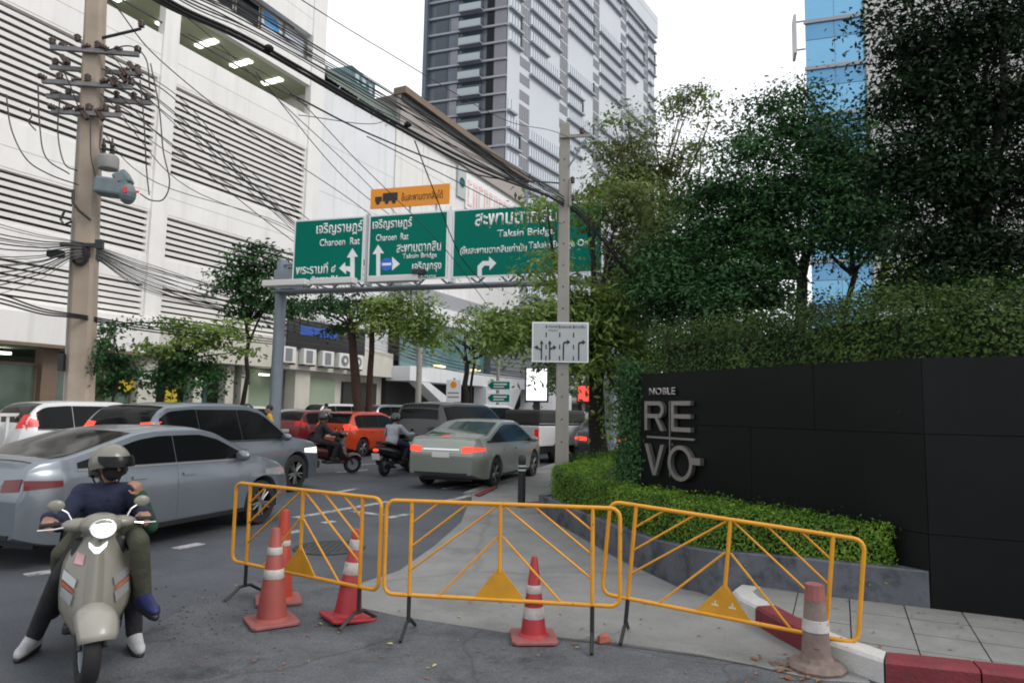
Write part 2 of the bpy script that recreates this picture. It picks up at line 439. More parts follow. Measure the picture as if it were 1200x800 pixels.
# far pavement and the central reserve side of the road
struct('far_pavement', MB().prism([xy(SF(-30, V_FAR - 0.01)), xy(SF(150, V_FAR - 0.01)), xy(SF(150, -32)), xy(SF(-30, -32))], -0.2, 0.13), M['concrete'])
fk = [MB(), MB()]
for i in range(60):
    u0 = -10 + i * 1.5
    fk[i % 2].prism([xy(SF(u0, V_FAR)), xy(SF(u0 + 1.49, V_FAR)), xy(SF(u0 + 1.49, V_FAR - 0.2)), xy(SF(u0, V_FAR - 0.2))], -0.1, 0.15)
struct('far_kerb', fk[0], M['kerb_white']); struct('far_kerb', fk[1], M['kerb_red'])
# near pavement island with bollard and utility pole
ISL = [G(553, 590), G(552, 580), G(572, 572), G(620, 556), G(680, 536), G(740, 524), G(800, 520), G(850, 560), G(655, 577), G(640, 588), G(600, 592)]
sheet('corner_pavement', ISL, -0.1, 0.03, M['concrete'])
km = MB()
for a, b in zip(ISL[1:5], ISL[2:6]):
    d = (b - a).normalized(); n = Vector((d.y, -d.x, 0)) * 0.16
    km.prism([xy(a), xy(b), xy(b - n), xy(a - n)], -0.1, 0.05)
struct('corner_kerb', km, M['concrete'])
struct('corner_kerb_paint', MB().prism([xy(G(556, 582)), xy(G(580, 571)), xy(G(584, 573)), xy(G(562, 584))], 0.05, 0.056), M['kerb_red'])
# lane markings: each dash a painted strip
def strip(a, b, w, z=0.0):
    d = (b - a); d.z = 0; d.normalize(); n = Vector((-d.y, d.x, 0)) * w / 2
    return MB().prism([xy(a + n), xy(b + n), xy(b - n), xy(a - n)], z - 0.008, z)
for (x0, y0, x1, y1, w) in ((395, 553, 432, 550, .14), (380, 579, 418, 572, .14), (345, 606, 455, 587, .13), (412, 598, 448, 603, .13), (455, 606, 478, 602, .12), (205, 642, 236, 636, .14), (30, 673, 62, 668, .14), (516, 588, 552, 580, .14), (335, 624, 352, 621, .12), (408, 545, 440, 543, .12), (378, 612, 392, 610, .12), (520, 572, 560, 566, .13)):
    struct('lane_marking', strip(G(x0, y0), G(x1, y1), w), M['road_white'])
# manhole cover
M['lid_iron'] = mat('lid_iron', (.04, .043, .045), .7, var=.3, scale=20, coords='World')
mc = G(386, 641)
o = thing('manhole_cover', 'round dark cast manhole cover set in the road behind the barrier', 'manhole', mc)
part('rim', MB().lathe([(0.43, -0.01), (0.43, 0.002), (0.37, 0.004), (0.37, -0.01)], 32), M['dark_metal'], o)
cvm = MB().lathe([(0.365, -0.01), (0.365, 0.001), (0.001, 0.001)], 32)
for i in range(-4, 5):
    for j in range(-4, 5):
        if i * i + j * j < 18: cvm.box((i * .075, j * .075, 0.003), (.045, .045, .006))
part('lid', cvm, M['lid_iron'], o)

# near pavement (raised) with slabs and the red and white kerb
ZP = 0.15
KT = [G(x, y, ZP) for x, y in ((884, 681), (868, 683), (858, 690), (866, 699), (885, 709), (908, 722), (940, 738), (975, 752), (1005, 762), (1036, 772), (1090, 778), (1150, 784), (1210, 791), (1330, 806), (1500, 830))]
PL = [G(x, y, 0) for x, y in ((637, 603), (680, 626), (725, 651), (768, 673), (808, 690))] + [G(x, y, ZP) for x, y in ((842, 682), (870, 684), (900, 688), (950, 694), (1000, 701), (1050, 707), (1090, 712))]
WALL_C = G(1092, 712, ZP); WALL_C.z = 0
WALL_L = AT(752, 437, 9.0); WALL_H = 2.2; WALL_L.z = 0
WALL_R = G(1200, 725, ZP); WALL_R.z = 0
wr = (WALL_R - WALL_C).normalized()
WALL_R = WALL_C + wr * 7.0
def inset(path, w):
    out = []
    for i, p in enumerate(path):
        a = path[max(0, i - 1)]; b = path[min(len(path) - 1, i + 1)]
        d = (b - a); d.z = 0; d.normalize()
        out.append(p + Vector((-d.y, d.x, 0)) * w)
    return out
pave = struct('pavement', MB().prism([xy(p) for p in inset(KT, .1)[1:]] + [xy(WALL_R + Vector((0, -.3, 0)))] + [xy(WALL_R + Vector((0, .2, 0))), xy(WALL_C + Vector((0.1, .2, 0))), xy(PL[9] + Vector((0, .25, 0))), xy(PL[6] + Vector((0.1, .2, 0)))], -0.1, ZP - 0.03), M['joint'])
KI = inset(KT, 0.17)
# kerb stones: (first, last index, colour)
for i0, i1, key in ((0, 4, 'kerb_white'), (4, 6, 'kerb_red'), (6, 9, 'kerb_white'), (9, 11, 'kerb_red'), (11, 13, 'kerb_red'), (13, 14, 'kerb_white')):
    a = KT[i0:i1 + 1]; b = KI[i0:i1 + 1]
    mb = MB()
    n = len(a)
    vs = []
    for k in range(n):
        e = 0.006 * (1 if k == 0 else (-1 if k == n - 1 else 0))
        dd = (a[min(k + 1, n - 1)] - a[max(k - 1, 0)]).normalized() * e
        p, q = a[k] + dd, b[k] + dd
        f = (q - p).normalized()
        vs += [(p.x, p.y, -0.1), (p.x, p.y, ZP - .025), (p.x + f.x * .02, p.y + f.y * .02, ZP - .004), (q.x, q.y, ZP), (q.x, q.y, -0.1)]
    fs = [(5 * k + j, 5 * k + 5 + j, 5 * k + 5 + (j + 1) % 5, 5 * k + (j + 1) % 5) for k in range(n - 1) for j in range(5)]
    fs += [(4, 3, 2, 1, 0), tuple(5 * (n - 1) + j for j in range(5))]
    mb.add(vs, fs)
    struct('kerb_stone', mb, M[key])
# pavement slabs, each a piece: grid along the far wall, clipped by the kerb and the planter
def inpoly(x, y, poly):
    c = False; n = len(poly); j = n - 1
    for i in range(n):
        xi, yi = poly[i][0], poly[i][1]; xj, yj = poly[j][0], poly[j][1]
        if (yi > y) != (yj > y) and x < (xj - xi) * (y - yi) / (yj - yi) + xi: c = not c
        j = i
    return c
def clip(poly, a, b):
    """keep the side left of a->b"""
    out = []
    def sd(p): return (b[0] - a[0]) * (p[1] - a[1]) - (b[1] - a[1]) * (p[0] - a[0])
    for i in range(len(poly)):
        p, q = poly[i], poly[(i + 1) % len(poly)]
        sp, sq = sd(p), sd(q)
        if sp >= 0: out.append(p)
        if (sp >= 0) != (sq >= 0):
            t = sp / (sp - sq)
            out.append((p[0] + (q[0] - p[0]) * t, p[1] + (q[1] - p[1]) * t))
    return out
def shapely_clip(poly, region):
    """clip a convex slab against a (nearly convex locally) region by rejecting crossings on a fine level"""
    return poly
sx = wr; sy = Vector((-wr.y, wr.x, 0))
o0 = WALL_C + sx * (-0.2)
TS = 0.405
region = [xy(p) for p in KI[1:]] + [xy(WALL_R), xy(WALL_C)] + [xy(p) for p in reversed(PL[6:])]
for i in range(-5, 14):
    for j in range(-7, 1):
        c = [o0 + sx * (i * TS + a * TS) + sy * (j * TS + b_ * TS) for a, b_ in ((0.012, .012), (.988, .012), (.988, .988), (.012, .988))]
        poly = [xy(p) for p in c]
        hit = [inpoly(p[0], p[1], region) for p in poly]
        if not any(hit): continue
        if not all(hit):
            # trim by kerb inner line / planter line segments that pass through the slab
            for line in (KI[1:], list(reversed(PL[6:]))):
                for a, b_ in zip(line, line[1:]):
                    mid = (a + b_) / 2
                    cx = sum(p[0] for p in poly) / max(1, len(poly)); cy = sum(p[1] for p in poly) / max(1, len(poly))
                    if (Vector((cx, cy, 0)) - Vector((mid.x, mid.y, 0))).length < (b_ - a).length / 2 + 0.3 and len(poly) > 2:
                        poly = clip(poly, xy(a), xy(b_))
            if len(poly) < 3: continue
        t = MB().prism(poly, ZP - 0.06, ZP - 0.004 + random.uniform(-.003, .002))
        sl = part('paving_slab', t, M['slab'], pave)
# grey planter: low wall with a coping, soil inside
PB = inset(PL, 0.14)
pm = MB()
N = len(PL)
PTOP = [0.27 if p.z < 0.01 else 0.43 for p in PL]
PTOP = [0.30, 0.31, 0.33, 0.36, 0.40, 0.425, 0.43, 0.435, 0.44, 0.44, 0.44, 0.44]
vs = []
for k in range(N):
    a, b = PL[k], PB[k]
    vs += [(a.x, a.y, -0.05), (a.x, a.y, PTOP[k] - .012), (a.x + (b.x - a.x) * .1, a.y + (b.y - a.y) * .1, PTOP[k]), (b.x, b.y, PTOP[k]), (b.x, b.y, -0.05)]
fs = [(5 * k + j, 5 * k + 5 + j, 5 * k + 5 + (j + 1) % 5, 5 * k + (j + 1) % 5) for k in range(N - 1) for j in range(5)]
fs += [(4, 3, 2, 1, 0), tuple(5 * (N - 1) + j for j in range(5))]
pm.add(vs, fs)
# left return and right return
lr = PL[0] + (PL[0] - PL[1]).normalized() * 0.0
bk = G(742, 560)
d = (bk - PL[0]).normalized(); nn = Vector((d.y, -d.x, 0)) * 0.14
pm.prism([xy(PL[0] + d * .14), xy(bk), xy(bk - nn), xy(PL[0] - nn + d * .14)], -0.05, 0.296)
pl = thing('planter', 'curved low grey concrete planter wall edging the driveway', 'planter', (0, 0, 0))
part('planter_wall', pm, M['planter'], pl)
part('soil', MB().prism([xy(p) for p in PB] + [xy(WALL_C)] + [xy(WALL_L)] + [xy(bk)], 0.0, 0.24), M['soil'], pl)

# ------------------------------------------------------------------ black sign wall
wd = (WALL_C - WALL_L); wl_len = wd.length; wdn = wd.normalized()
bw = thing('sign_wall', 'long black stone boundary wall with steel hotel-style lettering', 'wall', WALL_L, math.atan2(wdn.y, wdn.x))
bw['label'] = 'long black panelled boundary wall with brushed steel lettering'
# local x from the left end to the corner, y away from the viewer
part('core', MB().b(0.0, wl_len, 0.02, 0.3, 0, WALL_H - .01), M['black_joint'], bw)
ZJ = [0.0, 0.74, 1.56, WALL_H]
px_ = [0, 1.32, 2.62, wl_len - .002]
for r_ in range(3):
    off = 0 if r_ != 1 else 0.5
    xs = sorted(set([0.0] + [x + off for x in px_[1:-1]] + [wl_len - .001]))
    for a, b_ in zip(xs, xs[1:]):
        pr = random.uniform(-.004, .002)
        part('panel', MB().b(a + .0015, b_ - .0015, pr, 0.02, ZJ[r_] + .003, ZJ[r_ + 1] - .003), M['black_stone'], bw)
part('panel', MB().b(-0.02, -.001, 0.0, 0.3, 0, WALL_H), M['black_stone'], bw)
mloc = Matrix.Rotation(-bw.rotation_euler.z, 4, 'Z') @ Matrix.Translation(-WALL_L)
cr = mloc @ WALL_C; rr = mloc.to_3x3() @ wr
ar = math.atan2(rr.y, rr.x)
m2 = Matrix.Translation(cr) @ Matrix.Rotation(ar, 4, 'Z')
part('core', MB().b(0.02, 7, 0.02, 0.3, 0, WALL_H - .012).xf(m2), M['black_joint'], bw)
for r_ in range(3):
    xs = [0.0, 0.95, 2.2, 3.5, 5.0, 7.0] if r_ != 1 else [0.0, 1.5, 2.9, 4.3, 7.0]
    for a, b_ in zip(xs, xs[1:]):
        part('panel', MB().b(a + .0015, b_ - .0015, random.uniform(-.005, 0), 0.02, ZJ[r_] + .003, ZJ[r_ + 1] - .003).xf(m2), M['black_stone'], bw)

def text_mesh(s, h=None, w=None, extrude=0.0, offset=0.0, align='CENTER'):
    """mesh of a text in local XY, scaled to height h (of its box) and/or width w"""
    c = bpy.data.curves.new('lettering', 'FONT')
    c.body = s; c.size = 1.0; c.extrude = 0.0; c.offset = offset; c.align_x = 'LEFT'; c.resolution_u = 3
    o = bpy.data.objects.new('tmp', c); COL.objects.link(o)
    dg = bpy.context.evaluated_depsgraph_get()
    me = bpy.data.meshes.new_from_object(o.evaluated_get(dg))
    bpy.data.objects.remove(o); bpy.data.curves.remove(c)
    n = len(me.vertices)
    co = np.empty(n * 3, dtype=np.float32); me.vertices.foreach_get('co', co); co = co.reshape(-1, 3)
    lo, hi = co.min(0), co.max(0)
    sx_ = sy_ = 1.0
    if h: sy_ = h / (hi[1] - lo[1]); sx_ = sy_
    if w: sx_ = w / (hi[0] - lo[0]); sy_ = sy_ if h else sx_
    mid = (lo + hi) / 2
    if align == 'LEFT': mid[0] = lo[0]
    if align == 'RIGHT': mid[0] = hi[0]
    co[:, 0] = (co[:, 0] - mid[0]) * sx_; co[:, 1] = (co[:, 1] - mid[1]) * sy_
    me.vertices.foreach_set('co', co.reshape(-1)); me.update()
    if extrude:
        bm = bmesh.new(); bm.from_mesh(me)
        r_ = bmesh.ops.extrude_face_region(bm, geom=bm.faces[:])
        for v in r_['geom']:
            if isinstance(v, bmesh.types.BMVert): v.co.z += extrude
        bmesh.ops.recalc_face_normals(bm, faces=bm.faces[:])
        bm.to_mesh(me); bm.free()
    return me
def put_text(parent, s, x, z, y, m, h=None, w=None, extrude=0.0, offset=0.0, align='CENTER', name='lettering'):
    me = text_mesh(s, h, w, extrude, offset, align)
    me.materials.append(m)
    return link(name, me, parent, (x, y, z), (PI / 2, 0, 0))
# steel letters: R E / V O with cross lines, the small word above. positions from the photo on the wall's plane
def wall_xz(px, py):
    d_ = ray(px, py); o_ = Vector((0, 0, CAM_H)); n_ = Vector((-wdn.y, wdn.x, 0))
    t = (WALL_L - o_).dot(n_) / d_.dot(n_); p = o_ + d_ * t
    return ((p - WALL_L).dot(wdn), p.z)
def letter(poly_px, name, y0=-.075, y1=-.03):
    pass
def wrect(x0, y0, x1, y1):
    a = wall_xz(x0, y0); b_ = wall_xz(x1, y1)
    return a[0], b_[0], b_[1], a[1]
LX = [wall_xz(761, 490)[0], wall_xz(783, 490)[0], wall_xz(792, 490)[0], wall_xz(815, 490)[0]]
zR1, zR0 = wall_xz(770, 470)[1], wall_xz(770, 504)[1]
zV1, zV0 = wall_xz(770, 520)[1], wall_xz(770, 556)[1]
def stroke_plate(mb, a, b_, w):
    a = Vector(a); b_ = Vector(b_); d_ = (b_ - a).normalized(); n_ = Vector((-d_.y, d_.x)) * w / 2
    mb.plate([tuple(a + n_), tuple(b_ + n_), tuple(b_ - n_), tuple(a - n_)], -.07, -.03)
    mb.plate([tuple(a + n_ * .5), tuple(b_ + n_ * .5), tuple(b_ - n_ * .5), tuple(a - n_ * .5)], -.035, .01)
sw = 0.052
H1 = zR1 - zR0
r_ = MB(); x0, x1 = LX[0], LX[1]; rw = x1 - x0
r_.plate([(x0, zR0), (x0 + sw, zR0), (x0 + sw, zR1), (x0, zR1)], -.08, -.02)
for a, b_ in (((x0 + sw, zR1 - sw), (x0 + rw * .75, zR1 - .001)), ((x0 + sw, zR0 + H1 * .42), (x0 + rw * .75, zR0 + H1 * .42 + sw))):
    r_.plate([a, (b_[0], a[1]), b_, (a[0], b_[1])], -.08, -.02)
pc = (x0 + rw * .72, zR0 + H1 * .42 + (H1 * .58) / 2); ro = H1 * .29; ri = ro - sw
arc = [(pc[0] + ro * math.sin(t), pc[1] + ro * math.cos(t)) for t in np.linspace(0, PI, 10)] + [(pc[0] + ri * math.sin(t), pc[1] + ri * math.cos(t)) for t in np.linspace(PI, 0, 10)]
for k in range(9):
    q = [arc[k], arc[k + 1], arc[18 - k], arc[19 - k]]
    r_.plate(q, -.08, -.02)
r_.plate([(x0 + rw * .55, zR0 + H1 * .42), (x0 + rw * .55 + sw * 1.2, zR0 + H1 * .42), (x1 + .01, zR0), (x1 - sw * 1.1, zR0)], -.08, -.02)
part('letter_r', r_, M['steel'], bw)
e_ = MB(); x0, x1 = LX[2], LX[3]
e_.plate([(x0, zR0), (x0 + sw, zR0), (x0 + sw, zR1), (x0, zR1)], -.08, -.02)
for zc in (zR0, (zR0 + zR1) / 2 - sw / 2, zR1 - sw):
    e_.plate([(x0 + sw, zc), (x1, zc), (x1, zc + sw), (x0 + sw, zc + sw)], -.08, -.02)
part('letter_e', e_, M['steel'], bw)
v_ = MB(); x0, x1 = LX[0], LX[1] + .005; mid = (x0 + x1) / 2
v_.plate([(x0, zV1), (x0 + sw * 1.2, zV1), (mid + sw * .6, zV0), (mid - sw * .6, zV0)], -.08, -.02)
v_.plate([(x1 - sw * 1.2, zV1), (x1, zV1), (mid + sw * .6, zV0), (mid, zV0 + .04)], -.079, -.021)
part('letter_v', v_, M['steel'], bw)
o_ = MB(); oc = ((LX[2] + LX[3]) / 2 - .02, (zV0 + zV1) / 2 - .01); ro = (zV1 - zV0) / 2 + .02; ri = ro - sw * .95
for k in range(28):
    t0, t1 = 2 * PI * k / 28, 2 * PI * (k + 1) / 28
    o_.plate([(oc[0] + ri * math.cos(t0), oc[1] + ri * math.sin(t0)), (oc[0] + ro * math.cos(t0), oc[1] + ro * math.sin(t0)), (oc[0] + ro * math.cos(t1), oc[1] + ro * math.sin(t1)), (oc[0] + ri * math.cos(t1), oc[1] + ri * math.sin(t1))], -.08, -.02)
o_.plate([(oc[0] + ro - .01, oc[1] + .0), (oc[0] + ro + .13, oc[1] + .0), (oc[0] + ro + .13, oc[1] + .08), (oc[0] + ro - .03, oc[1] + .08)], -.082, -.018)
part('letter_o', o_, M['steel'], bw)
cl = MB(); xm = (LX[1] + LX[2]) / 2
cl.b(LX[0], LX[3] + .02, -.045, -.02, (zR0 + zV1) / 2 - .012, (zR0 + zV1) / 2 + .012)
part('cross_line', cl, M['steel'], bw)
part('cross_line', MB().b(xm - .007, xm + .007, -.043, -.018, zV0, zR1), M['steel'], bw)
a = wall_xz(764, 454); b_ = wall_xz(794, 463)
put_text(bw, 'NOBLE', (a[0] + b_[0]) / 2, (a[1] + b_[1]) / 2, -.02, M['steel'], h=0.09, w=b_[0] - a[0], extrude=.03, offset=.01)
# ------------------------------------------------------------------ white parking block on the left
VW = -28.4
HB = heading(TH)
M['joint_grey'] = mat('joint_grey', (.42, .41, .4), .9)
A = thing('parking_building', 'white parking block with rows of louvred openings above dim ground floor shops', 'building', SF(0, VW), HB)
UL, UR = -9.0, 30.7
BAYS = [(-8.9, 0.6), (1.4, 10.1), (11.0, 19.95), (20.75, 29.6)]
COLS = [(0.6, 1.4), (10.1, 11.0), (19.95, 20.75), (29.6, UR)]
LEV = [(5.45, 7.15, 6), (8.35, 10.5, 7), (12.35, 16.9, 14)]
wm = MB()
for z0, z1 in ((7.15, 8.35), (10.5, 12.35), (16.9, 18.9), (20.75, 22.2), (23.9, 28)):
    wm.b(UL, UR - .002, 0, 0.35, z0, z1)
part('wall', wm, M['wall_white'], A)
for a, b in COLS:
    part('column', MB().b(a, b, -0.10, 0.345, 5.452, 28.02), M['wall_white'], A)
part('side_wall', MB().b(UR - .35, UR - .004, 0.36, 15, 0, 27.99), M['wall_white'], A)
cnp = MB().b(UL, 20.3, -0.75, 0.35, 3.9, 5.05).b(UL, 20.29, -0.5, 0.352, 5.052, 5.44)
part('canopy', cnp, M['wall_white'], A, bevel=.02)
part('canopy', MB().b(20.302, UR, -0.45, 0.35, 3.75, 5.44), M['cream'], A, bevel=.02)
part('canopy_edge', MB().b(UL, 20.3, -0.77, -0.3, 3.78, 3.897), M['brown'], A)
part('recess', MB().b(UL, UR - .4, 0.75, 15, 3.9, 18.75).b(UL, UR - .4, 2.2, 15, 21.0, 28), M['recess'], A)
part('floor_slab', MB().b(UL, UR - .4, 0.36, 14, 18.76, 18.89), M['cream'], A)
M['ceil_green'] = mat('ceil_green', (0.42, 0.45, 0.34), 0.8)
M['tube_lamp'] = mat('tube_lamp', (1, 1, 1), 0.5, emit=(0.96, 1, 0.9), estr=2.5)
part('ceiling', MB().b(UL, UR - .4, 0.352, 9, 20.76, 20.98).b(UL, UR - .4, 8.5, 9, 18.9, 20.75), M['ceil_green'], A)
for i in range(11):
    u = 5.2 + i * 2.3
    lm = MB().b(u - .18, u + .18, 0.9, 2.35, 20.66, 20.755)
    part('ceiling_light', lm, M['tube_lamp'], A)
part('parapet_rail', MB().b(20.75, 29.6, .1, .16, 19.5, 19.56).b(11, 19.95, .1, .16, 19.5, 19.56), M['dark_metal'], A)
for z in (7.72, 9.4, 11.3, 17.9, 21.5, 24.9):
    for a, b in BAYS[1:]:
        if z == 9.4: continue
        part('panel_joint', MB().b(a, b, -.003, .0, z, z + .03), M['joint_grey'], A)
# louvre slats: one mesh per bay width and profile, each slat an object
for bi, (a, b) in enumerate(BAYS):
    w = b - a
    sm = MB().add([(0, .02, .0), (w, .02, .0), (w, .0, .17), (0, .0, .17), (0, .2, .215), (w, .2, .215), (w, .20, .07), (0, .20, .07)],
                  [(0, 1, 2, 3), (3, 2, 5, 4), (4, 5, 6, 7), (7, 6, 1, 0), (0, 3, 4, 7), (1, 6, 5, 2)]).mesh('slat', M['slat_white'])
    for z0, z1, n in LEV:
        part('louvre_frame', MB().b(a, b, .02, .3, z1 - .1, z1 - .002).b(a, a + .08, .05, .3, z0, z1 - .1).b(b - .08, b, .05, .3, z0, z1 - .1), M['brown'] if False else M['slat_white'], A)
        if bi == 0: continue
        pit = (z1 - .12 - z0) / n
        for k in range(n):
            part('slat', sm, None, A, loc=(a, 0.06, z0 + k * pit))
# top floor windows behind a rail
for a, b in BAYS[1:]:
    n = 5; w = (b - a) / n
    for k in range(n):
        x0 = a + k * w
        fr = part('window', MB().b(x0 + .05, x0 + w - .05, .5, .56, 22.25, 22.33).b(x0 + .05, x0 + w - .05, .5, .56, 23.8, 23.88).b(x0 + .05, x0 + .13, .5, .56, 22.33, 23.8).b(x0 + w - .13, x0 + w - .05, .5, .56, 22.33, 23.8), M['pole_grey'], A)
        part('pane', MB().b(x0 + .13, x0 + w - .13, .52, .54, 22.33, 23.8), M['glass_car'] if k < 3 else M['tower_strip'], fr)
    part('window_back', MB().b(a, b, .6, .7, 22.2, 23.9), M['dark_int'], A)
M['curtain_blue'] = mat('curtain_blue', (0.05, 0.25, 0.55), 0.8, var=.2, scale=4)
M['curtain_pale'] = mat('curtain_pale', (0.55, 0.56, 0.58), 0.8, var=.2, scale=6)
part('curtain', MB().add([(26.2, .49, 23.75), (27.3, .49, 23.7), (27.5, .47, 22.9), (26.5, .46, 22.8)], [(0, 1, 2, 3)]).add([(26.2, .5, 23.75), (27.3, .5, 23.7), (27.5, .48, 22.9), (26.5, .47, 22.8)], [(3, 2, 1, 0)]), M['curtain_blue'], A)
part('curtain', MB().b(26.1, 29.3, .45, .48, 22.3, 23.0), M['curtain_pale'], A)
part('window_rail', MB().b(20.8, 29.6, -.05, -.0, 22.9, 22.95).b(20.8, 29.6, -.05, -.0, 22.55, 22.6), M['dark_metal'], A)
# ground floor shops
part('shop_back', MB().b(UL, UR - .4, 6.0, 6.2, 0.1, 3.9).b(UL, UR - .4, 0.36, 6, 3.76, 3.895), M['shop_green'], A)
part('shop_floor', MB().b(UL, UR - .4, 0.3, 6, .13, .16), M['concrete'], A)
for a, b in ((10.0, 11.1), (19.9, 20.8), (-0.2, 0.9), (29.5, UR - .01)):
    part('pillar', MB().b(a, b, -.08, .7, .13, 3.88), M['cream'] if a > 15 else M['wall_white'], A)
part('pillar', MB().b(15.9, 16.5, .05, .6, .13, 3.88), M['brown'], A)
part('pillar', MB().b(18.4, 18.6, .05, .4, .13, 3.88), M['brown'], A)
for a, b in ((11.1, 13.4), (13.5, 15.9), (16.5, 18.4), (18.62, 19.9)):
    fr = part('shopfront', MB().b(a, b, .35, .45, .16, .75).b(a, b, .35, .45, 3.1, 3.2).b(a, a + .07, .35, .45, .75, 3.1).b(b - .07, b, .35, .45, .75, 3.1), M['brown'], A)
    part('pane', MB().b(a + .07, b - .07, .39, .41, .75, 3.1), M['shop_glass'], fr)
part('shop_light', MB().b(14.0, 15.2, .9, 1.2, 3.5, 3.6), M['lamp'], A)
part('shop_light', MB().b(27.6, 28.2, .6, .8, 3.35, 3.45), M['lamp'], A)
# yellow posters and lit bits, shutters right of the column
M['yellow_sign'] = mat('yellow_sign', (0.55, 0.4, 0.02), 0.6, var=.1)
part('shop_board', MB().b(19.2, 19.9, .2, .26, 2.2, 2.7), M['yellow_sign'], A)
part('shop_board', MB().b(21.5, 22.3, .2, .26, 1.2, 2.8), M['yellow_sign'], A)
part('shutter', MB().b(26.2, 28.9, 1.2, 1.3, 1.3, 3.7), M['shop_green'], A)
part('counter', MB().b(25.9, 29.2, .9, 1.19, .16, 1.3), M['cream'], A)
for u in (23.0, 24.9, 25.9):
    part('pillar', MB().b(u, u + .5, .2, .7, .13, 3.74), M['cream'], A)
part('shutter', MB().b(23.5, 24.9, 1.5, 1.6, .16, 3.0), M['teal_glass'], A)
# dark shop sign with an illegible pale-blue strip, on the band above the shops (right end)
sg = thing('shop_sign', 'dark fascia sign with a blurred blue strip above the air conditioners', 'sign', SF(28.2, VW + .03), HB)
part('board', MB().b(0, 6.7, -.62, -.47, 4.95, 6.6), M['sign_black'], sg)
part('blue_strip', MB().b(0.9, 4.0, -.64, -.621, 5.75, 6.25), M['sign_blue'], sg)
# air conditioner condensers in a row
def ac_unit(u, fan, label):
    t = thing('air_conditioner', label, 'air conditioner', SF(u, VW + .47), HB, 'air conditioner units on the shop canopy')
    part('case', MB().b(-.5, .5, -.4, 0, 4.05, 4.95), M['white_plastic'], t, bevel=.03)
    if fan:
        part('fan_guard', MB().lathe([(.32, 0), (.32, .03), (.29, .03), (.29, 0.005), (.12, 0.005), (.12, .03), (.001, .035)], 24, Matrix.Rotation(PI / 2, 4, 'X'), (0, -.4, 4.5)), M['tower_grille'], t)
        part('fan_hub', MB().lathe([(.13, .036), (.13, .06), (.001, .06)], 16, Matrix.Rotation(PI / 2, 4, 'X'), (0, -.4, 4.5)), M['white_plastic'], t)
    else:
        part('grille', MB().b(-.3, .2, -.42, -.401, 4.15, 4.85), M['tower_grille'], t)
    part('bracket', MB().b(-.45, -.4, -.4, 0, 3.97, 4.045).b(.4, .45, -.4, 0, 3.97, 4.045), M['dark_metal'], t)
AU = (28.15, 29.75, 31.3, 32.75, 34.0)
for i, u in enumerate(AU):
    ac_unit(u, i > 2, ('white air conditioner with dark grille, first of the row beside the gantry post', 'white air conditioner with dark grille, second from the gantry post', 'white air conditioner with dark grille beside the round fan units', 'white air conditioner with round fan, beside the square grilles', 'white air conditioner with round fan, last of the row by the tree')[i])

# ------------------------------------------------------------------ plain annex and the next block
A2 = thing('annex_building', 'plain pale grey-white annex with a green corrugated roof edge', 'building', SF(UR + .02, VW), HB)
L2 = 38.3 - UR - .04
part('wall', MB().b(0, L2, 0.06, 14, 5.4, 21.6), M['wall_cool'], A2)
for z in (8.5, 11.6, 14.7, 17.8):
    part('panel_joint', MB().b(0, L2, .056, .06, z, z + .03), M['joint_grey'], A2)
part('lower_wall', MB().b(0, L2, 0.5, 14, 0.13, 5.39).b(0, L2, -.42, .49, 3.75, 5.38), M['cream'], A2)
M['roof_green'] = mat('roof_green', (0.1, 0.13, 0.11), 0.6, var=.25, scale=.8, streak=.3)
rf = MB()
n = 38
top, bot = [], []
for i in range(n + 1):
    x = L2 * i / n
    w_ = .05 if i % 2 else -.02
    top.append((x, 0.5 + w_, 22.95)); bot.append((x, -0.28 + w_, 21.75))
rf.grid([bot, top]); rf.grid([[(p[0], p[1] + .03, p[2]) for p in top], [(p[0], p[1] + .03, p[2]) for p in bot]])
part('roof_edge', rf, M['roof_green'], A2)
part('roof', MB().b(0, L2, 0.5, 14, 22.2, 22.75), M['roof_green'], A2)
for u in (1.2, 3.0, 4.8, 6.4):
    part('roof_bracket', MB().tube([(u, .05, 21.2), (u, -.3, 21.7)], .04, 6), M['white_plastic'], A2)
part('shopfront', MB().b(.4, 2.6, .3, .49, .16, 3.4), M['shop_green'], A2)
part('shopfront', MB().b(3.4, 6.8, .3, .49, .16, 3.3), M['dark_int'], A2)

B = thing('store_building', 'white panelled store block with a dark parapet and glare-tinted red sign', 'building', SF(38.3, VW), HB)
LB = 20.6
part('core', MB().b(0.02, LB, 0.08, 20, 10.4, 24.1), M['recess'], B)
nx, zs = 6, [10.3, 12.6, 14.9, 17.2, 19.5, 21.75]
pw = LB / nx
pmh = MB().b(.015, pw - .015, 0, .075, .015, 2.285).mesh('panel', M['wall_white'])
for i in range(nx):
    for z in zs[:-1]:
        part('panel', pmh, None, B, loc=(i * pw, random.uniform(-.01, .01), z))
M['parapet'] = mat('parapet', (0.34, 0.31, 0.29), 0.6, var=.08, scale=.4)
part('parapet', MB().b(0, LB + .0, -.3, .06, 21.76, 24.0), M['parapet'], B)
part('coping', MB().b(-.1, LB + .4, -.75, .3, 24.0, 24.5), M['brown'], B)
part('coping_shadow_strip', MB().b(0, LB, -.5, -.301, 23.55, 23.99), M['trim_black'], B)  # solid black strip put in as the shade under the coping
part('end_return', MB().b(LB + .01, LB + .8, -.3, 20, 18.5, 23.99), M['tower_dark'], B)
part('soffit', MB().b(0, LB, .02, 20, 10.05, 10.29), M['pole_grey'], B)
M['sign_red_glare'] = mat('sign_red_glare', (0.82, 0.58, 0.56), 0.5, var=.25, scale=.7)  # red paled by sky glare, put straight into the stroke colour
sb = thing('store_sign', 'pale board of glare-tinted red sign strokes on the white store block', 'sign', SF(46.4, VW), HB)
part('board', MB().b(1.6, 10.6, -.14, -.06, 18.4, 21.4), M['sign_white'], sb)
